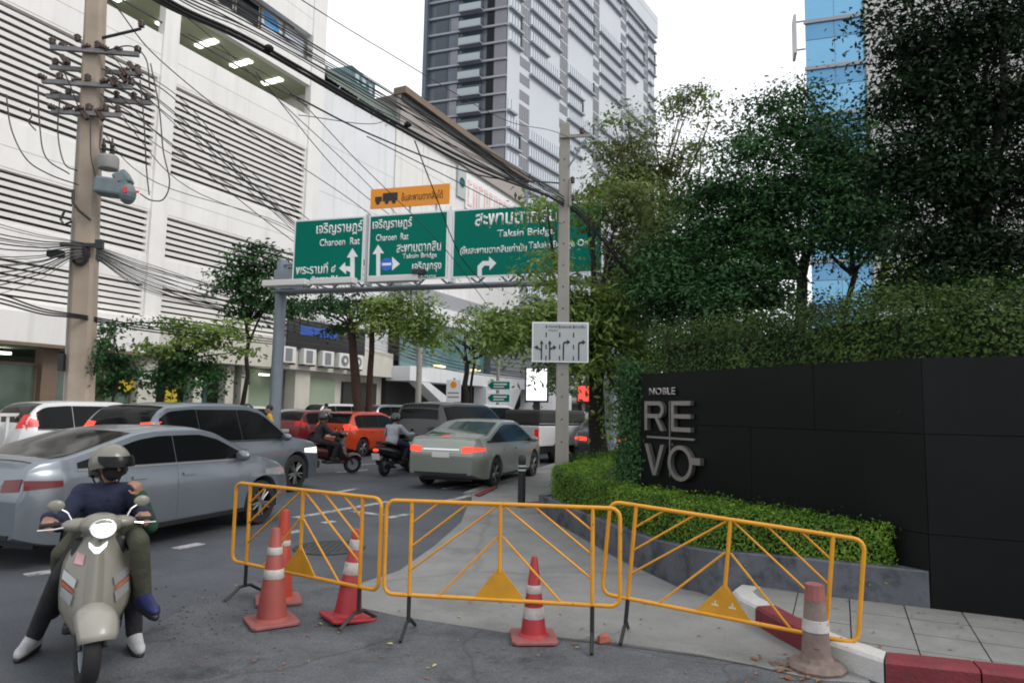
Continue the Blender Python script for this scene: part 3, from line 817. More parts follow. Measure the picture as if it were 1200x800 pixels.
part('emblem', MB().b(.2, 1.5, -.2, -.06, 19.0, 21.6), M['sign_grey'], sb)
part('emblem_ring', MB().lathe([(.42, 0), (.42, .03), (.3, .03), (.3, 0)], 20, Matrix.Rotation(PI / 2, 4, 'X'), (.85, -.2, 20.3)), M['sign_green'], sb)
rng = random.Random(3)
for k in range(9):
    u = 1.9 + k * .95
    st = MB().b(u, u + .18, -.2, -.142, 18.7, 20.9).b(u + .18, u + .65, -.199, -.142, 20.6, 20.9)
    if k % 2: st.b(u + .5, u + .68, -.198, -.142, 18.7, 20.59)
    else: st.b(u + .18, u + .68, -.198, -.142, 18.7, 18.95)
    part('sign_stroke', st, M['sign_red_glare'], sb)
part('rain_pipe', MB().b(3.0, 3.2, -.2, -.02, 17, 21.5), M['dark_metal'], B) if False else None

# glazed showroom under the store block, with white ramps
C_ = thing('showroom_building', 'low showroom with teal glazing over a white band and dark undercroft', 'building', SF(38.4, VW + .9), HB)
part('core', MB().b(0, 22, 1.0, 18, .13, 8.6), M['dark_int'], C_)
gp = MB().b(.03, 1.97, 0, .06, 0, 3.3).mesh('pane', M['teal_glass'])
for i in range(6):
    fr = part('window', MB().b(i * 2 - .03, i * 2 + .03, -.03, .08, 4.6, 7.9), M['galv'], C_)
    part('pane', gp, None, fr, loc=(i * 2, 0, 4.6))
part('white_band', MB().b(-.2, 22, -1.0, .99, 3.55, 4.55), M['wall_cool'], C_)
part('top_band', MB().b(-.2, 12.1, -.3, .99, 7.92, 9.2), M['wall_cool'], C_)
part('upper_wall', MB().b(-.2, 12.1, -.1, .99, 9.21, 10.4), M['tower_band'], C_)
part('louvre_block', MB().b(12.2, 22, -.5, .99, 4.56, 7.4), M['tower_dark'], C_)
for k in range(7):
    part('slat', MB().b(12.2, 22, -.6, -.505, 4.75 + k * .38, 4.9 + k * .38), M['mullion'], C_)
part('ramp', MB().plate([(0.6, 3.5), (1.7, 3.5), (8.2, 1.0), (8.2, .2), (7.4, .2)], -1.3, -.3), M['wall_cool'], C_)
part('white_wall', MB().plate([(10.2, .2), (14.0, .2), (16.8, 3.54), (10.2, 3.54)], -1.25, -.1), M['wall_cool'], C_)
part('ramp', MB().plate([(16.9, .2), (18.2, .2), (22, 3.54), (20.2, 3.54)], -1.3, -.2), M['wall_cool'], C_)
part('white_wall', MB().b(19, 30, -.9, -.1, .13, 3.5), M['wall_cool'], C_)
for u in (4.2, 9.6):
    part('lamp', MB().b(u, u + .9, -.5, .2, 4.75, 4.9), M['lamp_warm'], C_)

# ------------------------------------------------------------------ tower
T0 = AT(588, 400, 116); T0.z = 0
T = thing('tower', 'tall grey apartment tower with white banded side and dark balcony face', 'building', T0, heading(34))
TL, TZ = 68.0, 3.2
TOP = 103.0
lv = Vector((-.275, .962)) * 15.5
part('core', MB().prism([(0.03, .03), (TL, .03), (TL + lv.x, lv.y + 4), (lv.x, lv.y), ], 0, TOP - .01), M['tower_dark'], T)
part('facade', MB().b(0.0, TL, -.1, .029, 15, TOP - 4), M['tower_white'], T)
part('crown_band', MB().b(6, TL + .6, -.9, 1, TOP - 2.6, TOP + 1.2).b(TL * .6, TL + .6, -.9, 1, TOP + 1.3, TOP + 3.2), M['tower_white'], T)
NF = 27
zf = [TOP - 4 - k * TZ for k in range(NF)]
gcol = [(4.0, 7.3), (18.5, 21.6), (33.0, 35.8), (47.2, 50.2), (60.8, 63.6)]
rng = random.Random(12)
bays = [(0.3, 3.9), (7.4, 18.3), (21.8, 32.8), (36.0, 47.0), (50.4, 60.6), (63.8, 67.8)]
mull = MB()
gm_full = MB().b(.0, .21, -.17, -.101, 0.05, TZ - .3).b(.26, .47, -.17, -.101, 0.05, TZ - .3).b(.52, .73, -.17, -.101, 0.05, TZ - .3).b(.78, .99, -.17, -.101, 0.05, TZ - .3).mesh('grille', M['tower_grille'])
gm_half = MB().b(.0, .21, -.17, -.101, .6, 2.4).b(.26, .47, -.17, -.101, .6, 2.4).b(.52, .73, -.17, -.101, .6, 2.4).b(.78, .99, -.17, -.101, .6, 2.4).mesh('grille', M['tower_grille'])
pane_m = MB().b(0, 1, -.2, -.101, .55, 2.55).mesh('window', M['tower_strip'])
band_m = MB().b(0, 1, -.85, -.101, -.1, .28).mesh('slab_band', M['tower_band'])
# blocks (white panel without windows): bay index -> list of floor ranges
blank = {0: [(11, 13)], 1: [(2, 3), (13, 15)], 2: [(0, 0), (7, 8), (15, 16)], 3: [(3, 4), (10, 11)], 4: [(6, 7), (12, 12)], 5: []}
for k in range(NF):
    z = zf[k]
    if z < 18: break
    for bi, (a, b) in enumerate(bays):
        isb = any(lo <= k + (bi % 2) <= hi for lo, hi in blank[bi])
        if isb: continue
        e1 = b if rng.random() < .75 else a + (b - a) * .55
        o = part('window', pane_m, None, T, loc=(a, 0, z)); o.scale = (e1 - a, 1, 1)
        nm = int((e1 - a) / .8)
        for q in range(1, nm):
            x = a + (e1 - a) * q / nm
            mull.b(x - .05, x + .05, -.26, -.201, z + .55, z + 2.55)
        o = part('slab_band', band_m, None, T, loc=(a - .3, 0, z)); o.scale = (e1 - a + .6, 1, 1)
        if rng.random() < .3:
            part('window_return', MB().b(e1 + .02, e1 + .35, -.44, -.1, z + .26, z + 2.9), M['tower_glass'], T)
    for gi, (a, b) in enumerate(gcol):
        half = any(lo <= k + (gi % 2) <= hi for lo, hi in blank[gi])
        o = part('grille', gm_half if half else gm_full, None, T, loc=(a, 0, z)); o.scale = (b - a, 1, 1)
part('mullion', mull, M['mullion'], T, kind='stuff')
# balcony face: local frame along the left facade
ml = Matrix.Rotation(math.atan2(lv.y, lv.x), 4, 'Z')
def lf(mb): return mb.xf(ml)       # local x along the left face, +y outwards-left
M['rail_glass'] = mat('rail_glass', (.33, .39, .4), .2)
slabm = lf(MB().b(0, 15.6, .02, .5, -.15, .2)).mesh('slab_band', M['tower_band'])
balm = lf(MB().b(4.6, 9.0, .55, 1.5, -.1, .12)).mesh('balcony_slab', M['tower_band'])
railm = lf(MB().b(4.7, 8.9, 1.4, 1.46, .13, 1.3)).mesh('balcony_rail', M['rail_glass'])
darkm = lf(MB().b(4.7, 8.9, .03, .12, .9, 3.0)).mesh('balcony_door', M['tower_glass'])
slotm = lf(MB().b(2.6, 3.9, .03, .1, 0, TZ - .2)).mesh('slot_window', M['glass_car'])
pan1 = lf(MB().b(9.4, 11.3, .03, .12, .25, TZ - .2)).mesh('panel', M['tower_dark'])
win1 = lf(MB().b(11.5, 14.0, .03, .1, .4, TZ - .4)).mesh('window', M['tower_glass'])
M['tower_mid'] = mat('tower_mid', (0.2, 0.2, 0.22), 0.35, var=.2, scale=.15)
pan2 = lf(MB().b(.15, 2.4, .03, .14, .25, TZ - .2)).mesh('panel', M['tower_mid'])
pan3 = lf(MB().b(9.5, 10.9, .13, .2, .3, TZ - .3)).mesh('panel', M['tower_mid'])
for k in range(NF):
    z = zf[k]
    if z < 25: break
    for nm_, me_ in (('slab_band', slabm), ('balcony_slab', balm), ('balcony_rail', railm), ('balcony_door', darkm), ('slot_window', slotm), ('panel', pan1), ('panel', pan2), ('window', win1)):
        part(nm_, me_, None, T, loc=(0, 0, z))
    if rng.random() < .6: part('panel', pan3, None, T, loc=(0, 0, z))
part('fin', lf(MB().b(15.3, 16.0, -1.2, 1.2, 58, 82)), M['tower_dark'], T)

# small far blocks seen over the annex roof
fb = thing('far_block', 'pale teal roofed block far behind the annex roof', 'building', AT(425, 400, 110) * Vector((1, 1, 0)) if False else Vector((AT(425, 400, 110).x, 110, 0)), heading(20))
part('wall', MB().b(-3, 4, 0, 8, 0, 52.0), M['tower_white'], fb)
part('upper_wall', MB().b(-7, 0, -.5, 6, 40, 55.5), M['teal_glass'], fb)
for k in range(3):
    part('window', MB().b(-6 + k * 2, -5 + k * 2, -.6, -.51, 53.4, 54.8), M['tower_strip'], fb)

# ------------------------------------------------------------------ blue glass office on the right
O0 = AT(953, 400, 48); O0.z = 0
O = thing('office_building', 'office block with bright blue glazing and grey cladding behind the trees', 'building', O0, heading(107.5))
part('core', MB().prism([(.05, .1), (20, .1), (23.4, 14), (4.1, 14)], 0, 39), M['panel_grey'], O)
part('cladding_base', MB().b(3.95, 20, .05, .098, 0, 39.2), M['black_joint'], O)
cm_ = MB().b(.02, 1.58, 0, .045, .02, 2.38).mesh('panel', M['panel_grey'])
for i in range(10):
    for k in range(16):
        part('panel', cm_, None, O, loc=(3.98 + i * 1.6, 0, .4 + k * 2.4))
g1 = MB().b(0.02, 1.96, 0.02, .09, .12, 2.18)
M['blue_glass_dark'] = mat('blue_glass_dark', (.13, .34, .56), .1, metal=.25, var=.1, scale=.3)
gm1 = g1.mesh('pane', M['blue_glass']); gm2 = MB().b(.02, 1.93, .02, .09, 2.24, 3.46).mesh('pane', M['blue_glass_dark'])
for k in range(11):
    z = 27 - 3.6 * (k - 3)
    part('transom', MB().b(-.08, 4.0, -.14, .05, z - .13, z + .13), M['tower_band'], O)
    for i in range(2):
        part('pane', gm1, None, O, loc=(i * 1.97, 0, z)); part('pane', gm2, None, O, loc=(i * 1.97, 0, z))
part('edge_trim', MB().b(3.86, 3.97, -.05, .1, 0, 39), M['teal_glass'], O)
part('fin', MB().b(-.75, -.55, .2, 1.6, 28.5, 31.5), M['panel_grey'], O)
part('fin_arm', MB().b(-.55, 0.05, .5, .6, 28.8, 28.9).b(-.55, 0.05, .5, .6, 31, 31.1), M['panel_grey'], O)

# low pale buildings closing the street
for (px, d, w_, h_, key, lab) in ((645, 92, 14, 5.5, 'wall_cool', 'low pale shophouse beyond the white advertising screen'), (700, 84, 9, 6.5, 'cream', 'cream shophouse behind the roadside tree trunk'), (745, 78, 8, 5.2, 'wall_white', 'white low shop behind the ivy end of the black wall'), (810, 70, 14, 4.5, 'tower_band', 'grey low building hidden behind the tall green hedge')):
    p = AT(px, 470, d); p.z = 0
    t = thing('shophouse', lab, 'building', p, heading(95))
    part('wall', MB().b(-w_ / 2, w_ / 2, 0, 8, 0, h_), M[key], t)
    part('canopy', MB().b(-w_ / 2, w_ / 2, -1.2, -.01, 2.7, 3.0), M['tower_band'], t)
    for k in range(int(w_ / 2.5)):
        part('window', MB().b(-w_ / 2 + .5 + k * 2.5, -w_ / 2 + 2.3 + k * 2.5, -.06, -.002, .3, 2.5), M['shop_glass'], t)
        part('window', MB().b(-w_ / 2 + .7 + k * 2.5, -w_ / 2 + 2.1 + k * 2.5, -.06, -.002, 3.4, 4.3), M['shop_glass'], t)
# ------------------------------------------------------------------ overhead sign gantry
GD = Vector((math.cos(rad(16)), -math.sin(rad(16)), 0))       # along the sign, to the viewer's right
GP = AT(525, 300, 20.0)
def on_plane(px, py, p0, dir_):
    n_ = Vector((-dir_.y, dir_.x, 0)); d_ = ray(px, py)
    t = (p0 - Vector((0, 0, CAM_H))).dot(n_) / d_.dot(n_)
    return Vector((0, 0, CAM_H)) + d_ * t
g0 = on_plane(319, 330, GP, GD); g0.z = 0
def gx(px, py=300): return (on_plane(px, py, GP, GD) - g0).dot(GD)
def gz(px, py): return on_plane(px, py, GP, GD).z
GR = math.atan2(GD.y, GD.x)
gan = thing('sign_gantry', 'grey steel gantry post and truss carrying the three green road signs', 'gantry', g0, GR)
zb = (gz(344, 331) + gz(620, 325)) / 2
ztp = (gz(344, 262) + gz(425, 254) + gz(530, 244) + gz(706, 232)) / 4
part('post', MB().lathe([(.2, .13), (.18, zb - .3), (.17, zb + .9), (.001, zb + .95)], 16, None, (0, .5, 0)), M['galv'], gan, smooth=True, angle=40)
part('base_plate', MB().b(-.4, .4, .1, .9, .12, .18), M['galv'], gan)
xe = gx(708)
for z in (zb - .12, zb + .75):
    part('chord', MB().tube([(-.1, .42, z), (xe, .42, z)], .05, 8), M['galv'], gan)
    part('chord', MB().tube([(-.1, .85, z), (xe, .85, z)], .05, 8), M['galv'], gan)
nb = 11
for k in range(nb):
    a, b_ = xe * k / nb, xe * (k + 1) / nb
    part('brace', MB().tube([(a, .42, zb - .12), (b_, .42, zb + .75)], .035, 6), M['galv'], gan)
    part('brace', MB().tube([(a, .85, zb + .75), (b_, .85, zb - .12)], .035, 6), M['galv'], gan)
part('bracket_box', MB().b(-.1, .62, .2, .9, zb - .1, zb + .55), M['galv'], gan, bevel=.02)
part('walkway', MB().b(0, xe, -.05, .35, zb - .22, zb - .17), M['galv'], gan)
part('post', MB().lathe([(.22, 0), (.18, zb + .9), (.001, zb + .92)], 14, None, (xe + .1, .6, 0)), M['galv'], gan)
for a, b_, yp in ((321, 370, 331), (376, 425, 330), (441, 499, 327)):
    t = part('lamp_housing', MB().b(gx(a), gx(b_), -.55, -.25, zb - .13, zb + .06), M['white_plastic'], gan, bevel=.02)
    part('lamp_arm', MB().b(gx(a) + .2, gx(a) + .26, -.25, .3, zb - .165, zb - .131).b(gx(b_) - .26, gx(b_) - .2, -.25, .3, zb - .165, zb - .131), M['galv'], t, kind='stuff')
part('floodlight', MB().b(gx(493), gx(505), -.6, -.3, zb + .06, zb + .2), M['dark_metal'], gan)

def sign_panel(name, label, x0, x1, z0, z1, m, border=.05, post=True):
    t = thing(name, label, 'road sign', g0 + GD * x0, GR, None)
    w_, h_ = x1 - x0, z1 - z0
    part('edge', MB().b(0, w_, -.018, .03, z0, z1), M['sign_white'], t)
    part('face', MB().b(border, w_ - border, -.024, -.017, z0 + border, z1 - border), m, t)
    return t
Y_T = -.028
xs1 = [gx(344), gx(426)]; xs2 = [gx(431.5), gx(524.5)]; xs3 = [gx(530), gx(706.5)]
s1 = sign_panel('direction_sign', 'leftmost green road sign with straight and left arrows, Charoen Rat', xs1[0], xs1[1], zb, ztp, M['sign_green'])
s2 = sign_panel('direction_sign', 'middle green road sign with straight arrow and blue roundel, Taksin Bridge and Charoen Krung', xs2[0], xs2[1], zb, ztp, M['sign_green'])
s3 = sign_panel('direction_sign', 'widest green road sign reading Taksin Bridge with right turn arrow', xs3[0], xs3[1], zb, ztp, M['sign_green'])
for o in (s1, s2, s3): o['group'] = 'green direction signs on the gantry'
part('mount_post', MB().b(gx(427.5), gx(430), -.01, .4, zb - .1, ztp + .05), M['sign_grey'], gan)
part('mount_post', MB().b(gx(525.3), gx(529), -.01, .4, zb - .1, ztp + .1), M['sign_white'], gan)
def sg_text(sgn, x0s, s, px, py, wpx, h_px, off=0.0):
    x = gx(px, py) - x0s; z = gz(px, py)
    w_ = gx(px + wpx / 2) - gx(px - wpx / 2)
    h_ = gz(px, py - h_px / 2) - gz(px, py + h_px / 2)
    put_text(sgn, s, x, z, Y_T, M['sign_white'], h=h_, w=w_, extrude=0.004, offset=off)
def arrow(sgn, x0s, polys):
    mb = MB()
    for k, pl_ in enumerate(polys):
        mb.plate([(gx(x, y) - x0s, gz(x, y)) for x, y in pl_], -.032 - .001 * k, -.022)
    part('arrow', mb, M['sign_white'], sgn)
sg_text(s1, xs1[0], 'เจริญราษฎร์', 398, 268, 54, 16, .015)
sg_text(s1, xs1[0], 'Charoen  Rat', 398.5, 283.5, 47, 8.5, .012)
sg_text(s1, xs1[0], 'พระรามที่ ๔', 370.5, 314.5, 46, 13, .015)
sg_text(s1, xs1[0], 'Rama IV', 381, 326, 30, 5, .012)
arrow(s1, xs1[0], [[(411, 328), (416, 328), (416, 301), (420, 301), (413.5, 291), (407, 302), (411, 302)], [(411, 319), (411, 312.5), (405, 312), (405, 307.5), (398, 314.5), (406, 321.5), (406, 317)]])
sg_text(s2, xs2[0], 'เจริญราษฎร์', 460, 263, 46, 14, .015)
sg_text(s2, xs2[0], 'Charoen  Rat', 460, 278, 38, 8, .01)
sg_text(s2, xs2[0], 'สะพานตากสิน', 491, 289.5, 52, 11.5, .015)
sg_text(s2, xs2[0], 'Taksin Bridge', 492, 300.5, 40, 7.5, .01)
sg_text(s2, xs2[0], 'เจริญกรุง', 500.5, 313, 34, 12.5, .015)
sg_text(s2, xs2[0], 'Charoen Krung', 488, 324.5, 46, 5, .01)
arrow(s2, xs2[0], [[(441.5, 325.5), (446, 325.5), (446, 297), (450.5, 297), (443.7, 287), (437, 298), (441.5, 298)]])
arrow(s2, xs2[0], [[(460, 317), (460, 301), (469, 309.5)], [(446.5, 312), (461, 311.5), (461, 307), (446.5, 307.5)]])
part('roundel', MB().lathe([((gx(461) - gx(447)) / 2, 0), ((gx(461) - gx(447)) / 2, .006), (.001, .006)], 24, Matrix.Rotation(PI / 2, 4, 'X'), (gx(454) - xs2[0], -.033, gz(454, 310))), M['sign_blue'], s2)
part('roundel_band', MB().b(gx(449) - xs2[0], gx(459.5) - xs2[0], -.044, -.038, gz(454, 311.3), gz(454, 308.4)), M['sign_white'], s2)
sg_text(s3, xs3[0], 'สะพานตากสิน', 604, 254, 96, 18, .02)
sg_text(s3, xs3[0], 'Taksin Bridge', 616, 273.5, 67, 11, .012)
sg_text(s3, xs3[0], '(ขึ้นสะพานตากสินเท่านั้น', 578, 293, 78, 12, .015)
sg_text(s3, xs3[0], 'Taksin Bridge Only)', 659, 287, 80, 10.5, .012)
arrow(s3, xs3[0], [[(560, 324), (565, 324), (565, 315), (568, 311.5), (574, 311.5), (574, 317), (582, 308.5), (573.5, 301), (573.5, 306), (566, 306), (560, 312)]])
# orange sign above the middle panel
so = thing('warning_sign', 'orange sign with a black truck symbol above the middle green sign', 'road sign', g0 + GD * gx(432), GR)
zo0, zo1 = (gz(432, 246) + gz(525, 238)) / 2, (gz(432, 223) + gz(525, 215)) / 2
wo = gx(525) - gx(432)
part('face', MB().b(0, wo, -.02, .02, zo0, zo1), M['sign_orange'], so)
part('edge', MB().b(-.03, wo + .03, -.012, .015, zo0 - .03, zo1 + .03), M['sign_black'], so) if False else None
for px in (478, 509):
    part('bracket', MB().b(gx(px) - gx(432) - .03, gx(px) - gx(432) + .03, .021, .06, ztp - .3, zo0 + .2), M['sign_grey'], so)
sf = MB(); x = .14; zc = (zo0 + zo1) / 2
sf.b(x + .28, x + .78, -.026, -.019, zc - .1, zc + .16).b(x + .02, x + .25, -.026, -.019, zc - .1, zc + .06)
for xx in (.12, .42, .66): sf.lathe([(.065, 0), (.065, .008), (.001, .008)], 12, Matrix.Rotation(PI / 2, 4, 'X'), (x + xx, -.026, zc - .13))
part('truck_symbol', sf, M['sign_black'], so)
put_text(so, 'ขึ้นสะพานตากสินได้', wo * .66, zc, -.024, M['sign_black'], h=(zo1 - zo0) * .42, w=wo * .52, extrude=.004)

# ------------------------------------------------------------------ central concrete pole with the lane sign
CP = G(658, 575); CP = AT(658, 575, 13.0); CP.z = 0
cp_ = thing('utility_pole', 'slim grey concrete utility pole carrying the white lane sign', 'utility pole', CP, rad(-8))
zt = AT(660, 145, 13.0).z
pm_ = MB(); a, b_ = .125, .095
pm_.add([(-a, -a, 0), (a, -a, 0), (a, a, 0), (-a, a, 0), (-b_, -b_, zt), (b_, -b_, zt), (b_, b_, zt), (-b_, b_, zt)], [(0, 3, 2, 1), (4, 5, 6, 7), (0, 1, 5, 4), (1, 2, 6, 5), (2, 3, 7, 6), (3, 0, 4, 7)])
part('shaft', pm_, M['pole_grey'], cp_, bevel=.02)
hm = MB()
for k in range(16):
    z = .7 + k * .42; w_ = .125 - .03 * z / zt
    hm.lathe([(.016, 0), (.016, .004), (.001, .004)], 8, Matrix.Rotation(PI / 2, 4, 'X'), (0, -w_ - .001, z))
part('bolt_hole', hm, M['trim_black'], cp_, kind='stuff')
za = AT(670, 163, 13.0).z
part('crossarm', MB().b(-.1, .5, -.14, -.1, za - .03, za + .03), M['pole_grey'], cp_)
part('crossarm', MB().tube([(.09, -.1, za - .6), (.42, -.12, za - .05)], .018, 6), M['galv'], cp_)
M['insul'] = mat('insul', (0.045, 0.022, 0.016), 0.25)
ins = MB().lathe([(.02, 0), (.05, .02), (.03, .04), (.055, .06), (.03, .08), (.055, .1), (.03, .13), (.001, .15)], 10).mesh('insulator', M['insul'], True)
for x_, z_ in ((.33, za + .03), (.16, za - .95), (.16, za - 1.3)):
    part('insulator', ins, None, cp_, loc=(x_, -.12, z_))
part('rack', MB().b(.1, .15, -.16, -.1, za - 1.4, za - .95), M['pole_grey'], cp_)
# lane sign
ls = thing('lane_sign', 'white rectangular lane guidance sign with four black arrows on the pole', 'road sign', CP + Vector((0, -.16, 0)), rad(-3))
def lsx(px): return (AT(px, 400, 12.85).x - CP.x)
z0_, z1_ = AT(657, 424.5, 12.85).z, AT(657, 377.5, 12.85).z
x0_, x1_ = lsx(623.5), lsx(689.5)
part('edge', MB().b(x0_, x1_, -.012, .012, z0_, z1_), M['sign_white'], ls)
part('face', MB().b(x0_ + .025, x1_ - .025, -.016, -.011, z0_ + .025, z1_ - .025), M['sign_grey'], ls)
part('bracket', MB().b(-.16, .16, .013, .05, z0_ + .2, z0_ + .26), M['galv'], ls)
part('bracket', MB().b(-.16, .16, .013, .05, z1_ - .26, z1_ - .2), M['galv'], ls)
W_, H_ = x1_ - x0_, z1_ - z0_
def L(u, v): return (x0_ + W_ * u, z0_ + H_ * (1 - v))
def apart(polys):
    mb = MB()
    for k, p in enumerate(polys): mb.plate([L(*q) for q in p], -.021 - .001 * k, -.0155)
    part('arrow', mb, M['sign_black'], ls)
def up_arrow(u, v0, v1): return [(u - .012, v0), (u + .012, v0), (u + .012, v1 + .1), (u + .035, v1 + .1), (u, v1), (u - .035, v1 + .1), (u - .012, v1 + .1)]
apart([up_arrow(.17, .94, .45), [(.16, .74), (.16, .68), (.1, .62), (.1, .58), (.035, .63), (.1, .7), (.1, .665), (.14, .7)]])
apart([up_arrow(.315, .94, .45), [(.327, .7), (.38, .655), (.38, .7), (.435, .63), (.38, .57), (.38, .61), (.327, .65)]])
apart([[(.545, .94), (.57, .94), (.57, .54), (.62, .52), (.62, .56), (.68, .5), (.62, .43), (.62, .475), (.565, .49), (.545, .53)]])
apart([[(.815, .94), (.84, .94), (.84, .54), (.89, .52), (.89, .56), (.95, .5), (.89, .43), (.89, .475), (.835, .49), (.815, .53)]])
for u in (.25, .49, .735):
    for v0, v1 in ((.08, .16), (.26, .38), (.56, .68), (.84, .95)):
        a = L(u - .01, v1); b_ = L(u + .01, v0)
        part('lane_dash', MB().b(a[0], b_[0], -.019, -.0155, a[1], b_[1]), M['sign_black'], ls)
for u, s in ((.37, 'เจริญราษฎร์'), (.61, 'สะพานตากสิน'), (.85, 'ตากสิน')):
    q = L(u, .115)
    put_text(ls, s, q[0], q[1], -.0175, M['sign_black'], h=.055, w=.2, extrude=.002)
q = L(.37, .21); put_text(ls, 'เจริญกรุง', q[0], q[1], -.0175, M['tower_grille'], h=.05, w=.18, extrude=.002)

def smooth_path(pts, n=8):
    pts = [Vector(p) for p in pts]
    P = [pts[0] * 2 - pts[1]] + pts + [pts[-1] * 2 - pts[-2]]
    out = []
    for i in range(1, len(P) - 2):
        for k in range(n):
            t = k / n
            a, b_, c_, d_ = P[i - 1], P[i], P[i + 1], P[i + 2]
            out.append(.5 * ((2 * b_) + (c_ - a) * t + (2 * a - 5 * b_ + 4 * c_ - d_) * t * t + (3 * b_ - a - 3 * c_ + d_) * t ** 3))
    out.append(P[-2])
    return out
# ------------------------------------------------------------------ big left utility pole
DP = 17.0
M['arm_light'] = mat('arm_light', (.27, .27, .26), .6, var=.15, scale=5)
M['arm_grey'] = mat('arm_grey', (.16, .16, .165), .6, var=.2, scale=4)
LP_ = AT(103, 462, DP); lz = lambda py: AT(103, py, DP).z
LPB = Vector((AT(98, 462, DP).x, DP, 0))
lp = thing('utility_pole', 'thick brown-grey concrete utility pole with transformer and crowded insulators', 'utility pole', LPB, rad(12))
zt = 13.8
lp.rotation_euler = (0, -rad(2.1), rad(12))
a, b_ = .265, .205
pm_ = MB(); c_ = .07
def octa(h, z): return [(-h + c_, -h, z), (h - c_, -h, z), (h, -h + c_, z), (h, h - c_, z), (h - c_, h, z), (-h + c_, h, z), (-h, h - c_, z), (-h, -h + c_, z)]
vs = octa(a, .13) + octa(b_, zt)
pm_.add(vs, [tuple(range(7, -1, -1)), tuple(range(8, 16))] + [(i, (i + 1) % 8, 8 + (i + 1) % 8, 8 + i) for i in range(8)])
part('shaft', pm_, M['pole_concrete'], lp)
part('conduit', MB().tube([(-a - .05, -.1, .14), (-a - .02, -.1, 6.2), (-b_ - .05, -.05, 9.2)], .045, 8), M['pole_grey'], lp)
for px_off, py in ((-.08, 300), (.0, 380), (.0, 440)):
    pass
def pz(py): return AT(103, py, DP).z
px2 = lambda px: (px - 103) * DP / 800
lins = MB().lathe([(.03, 0), (.085, .03), (.05, .06), (.09, .09), (.05, .12), (.09, .15), (.05, .2), (.001, .23)], 10).mesh('insulator', M['insul'], True)
for py, xa, xb, dy in ((68, 62, 158, -.32), (78, 50, 150, .3), (107, 55, 152, -.34), (112, 48, 165, .28), (140, 66, 140, -.33)):
    z = pz(py)
    part('crossarm', MB().b(px2(xa), px2(xb), dy - .05, dy + .05, z - .06, z + .05), M['arm_grey'], lp)
    n = 7
    for k in range(n):
        x = px2(xa) + .06 + (px2(xb) - px2(xa) - .12) * k / (n - 1) + random.uniform(-.06, .06)
        if abs(x) < .2 and dy > 0: continue
        part('insulator', lins, None, lp, loc=(x, dy, z + .05), rot=(random.uniform(-.3, .3), random.choice((0, 0, 1.2, -1.2)), 0))
part('bracket_arm', MB().tube([(.2, -.1, pz(48)), (px2(146), -.15, pz(38)), (px2(157), -.15, pz(34))], .04, 8), M['dark_metal'], lp)
part('insulator', lins, None, lp, loc=(px2(157), -.15, pz(33)))
part('insulator', lins, None, lp, loc=(px2(88), -.2, pz(57)))
for xx, yy in ((75, 78), (140, 88), (148, 80), (155, 86), (140, 95), (100, 140), (117, 140), (128, 100)):
    part('fuse_cutout', MB().tube([(px2(xx), -.4, pz(yy)), (px2(xx + 6), -.45, pz(yy + 9))], [.06, .05], 8).tube([(px2(xx) + .05, -.4, pz(yy) + .02), (px2(xx + 6) + .08, -.45, pz(yy + 9))], .02, 6), M['insul'], lp)
# transformer and its tarpaulin-grey neighbour
part('transformer_tank', MB().lathe([(.22, 0), (.24, .03), (.24, .30), (.2, .35), (.001, .36)], 18, None, (px2(130), -.40, pz(204))), M['arm_light'], lp, smooth=True, angle=35)
for xx in (124, 133):
    part('bushing', MB().lathe([(.04, 0), (.07, .06), (.04, .1), (.07, .16), (.04, .2), (.06, .26), (.03, .32), (.02, .45)], 10, None, (px2(xx), -.38, pz(188))), M['trim_black'], lp)
M['box_teal'] = mat('box_teal', (0.13, 0.17, 0.18), 0.6, var=.2, scale=4, bump=.2, bscale=8)
sw_ = MB().box((px2(137), -.45, pz(226)), (.75, .5, .42), Matrix.Rotation(.12, 3, 'Y')).box((px2(148), -.5, pz(216)), (.35, .4, .35), Matrix.Rotation(-.5, 3, 'Y')).ball((px2(153), -.5, pz(232)), (.2, .25, .28))
part('switch_box', sw_, M['box_teal'], lp, bevel=.06)
part('red_tag', MB().box((px2(154), -.74, pz(231)), (.08, .02, .14)), M['tail'], lp)
part('red_tag', MB().box((px2(165), -.6, pz(231)), (.08, .02, .06)), M['tail'], lp)
part('cable_rack', MB().b(-.45, .42, -.4, -.28, pz(293), pz(289)).b(.34, .5, -.42, -.26, pz(295), pz(285)), M['dark_metal'], lp)
part('splice_box', MB().b(px2(69), px2(86), -.45, -.25, pz(306), pz(298)), M['rubber'], lp, bevel=.03)
cr_ = MB()
for k in range(4):
    cr_.tube([(px2(103) + .2 * math.cos(t) * (1 - .1 * k), -.36 - .02 * k, pz(303) + .27 * math.sin(t) * (1 - .08 * k)) for t in np.linspace(0, 2 * PI, 20)], .014, 5)
part('cable_coil', cr_, M['cable'], lp, kind='stuff')
part('cable_coil', MB().tube([(px2(84), -.3, pz(252)), (px2(80), -.3, pz(262)), (px2(84), -.3, pz(268)), (px2(92), -.3, pz(264))], .03, 6).tube([(px2(92), -.32, pz(228)), (px2(93), -.35, pz(243)), (px2(100), -.36, pz(252)), (px2(112), -.34, pz(262))], .035, 6), M['cable'], lp, kind='stuff')
part('meter_box', MB().b(-.42, -.3, -.3, .0, pz(435), pz(415)), M['dark_metal'], lp)
lc = MB()
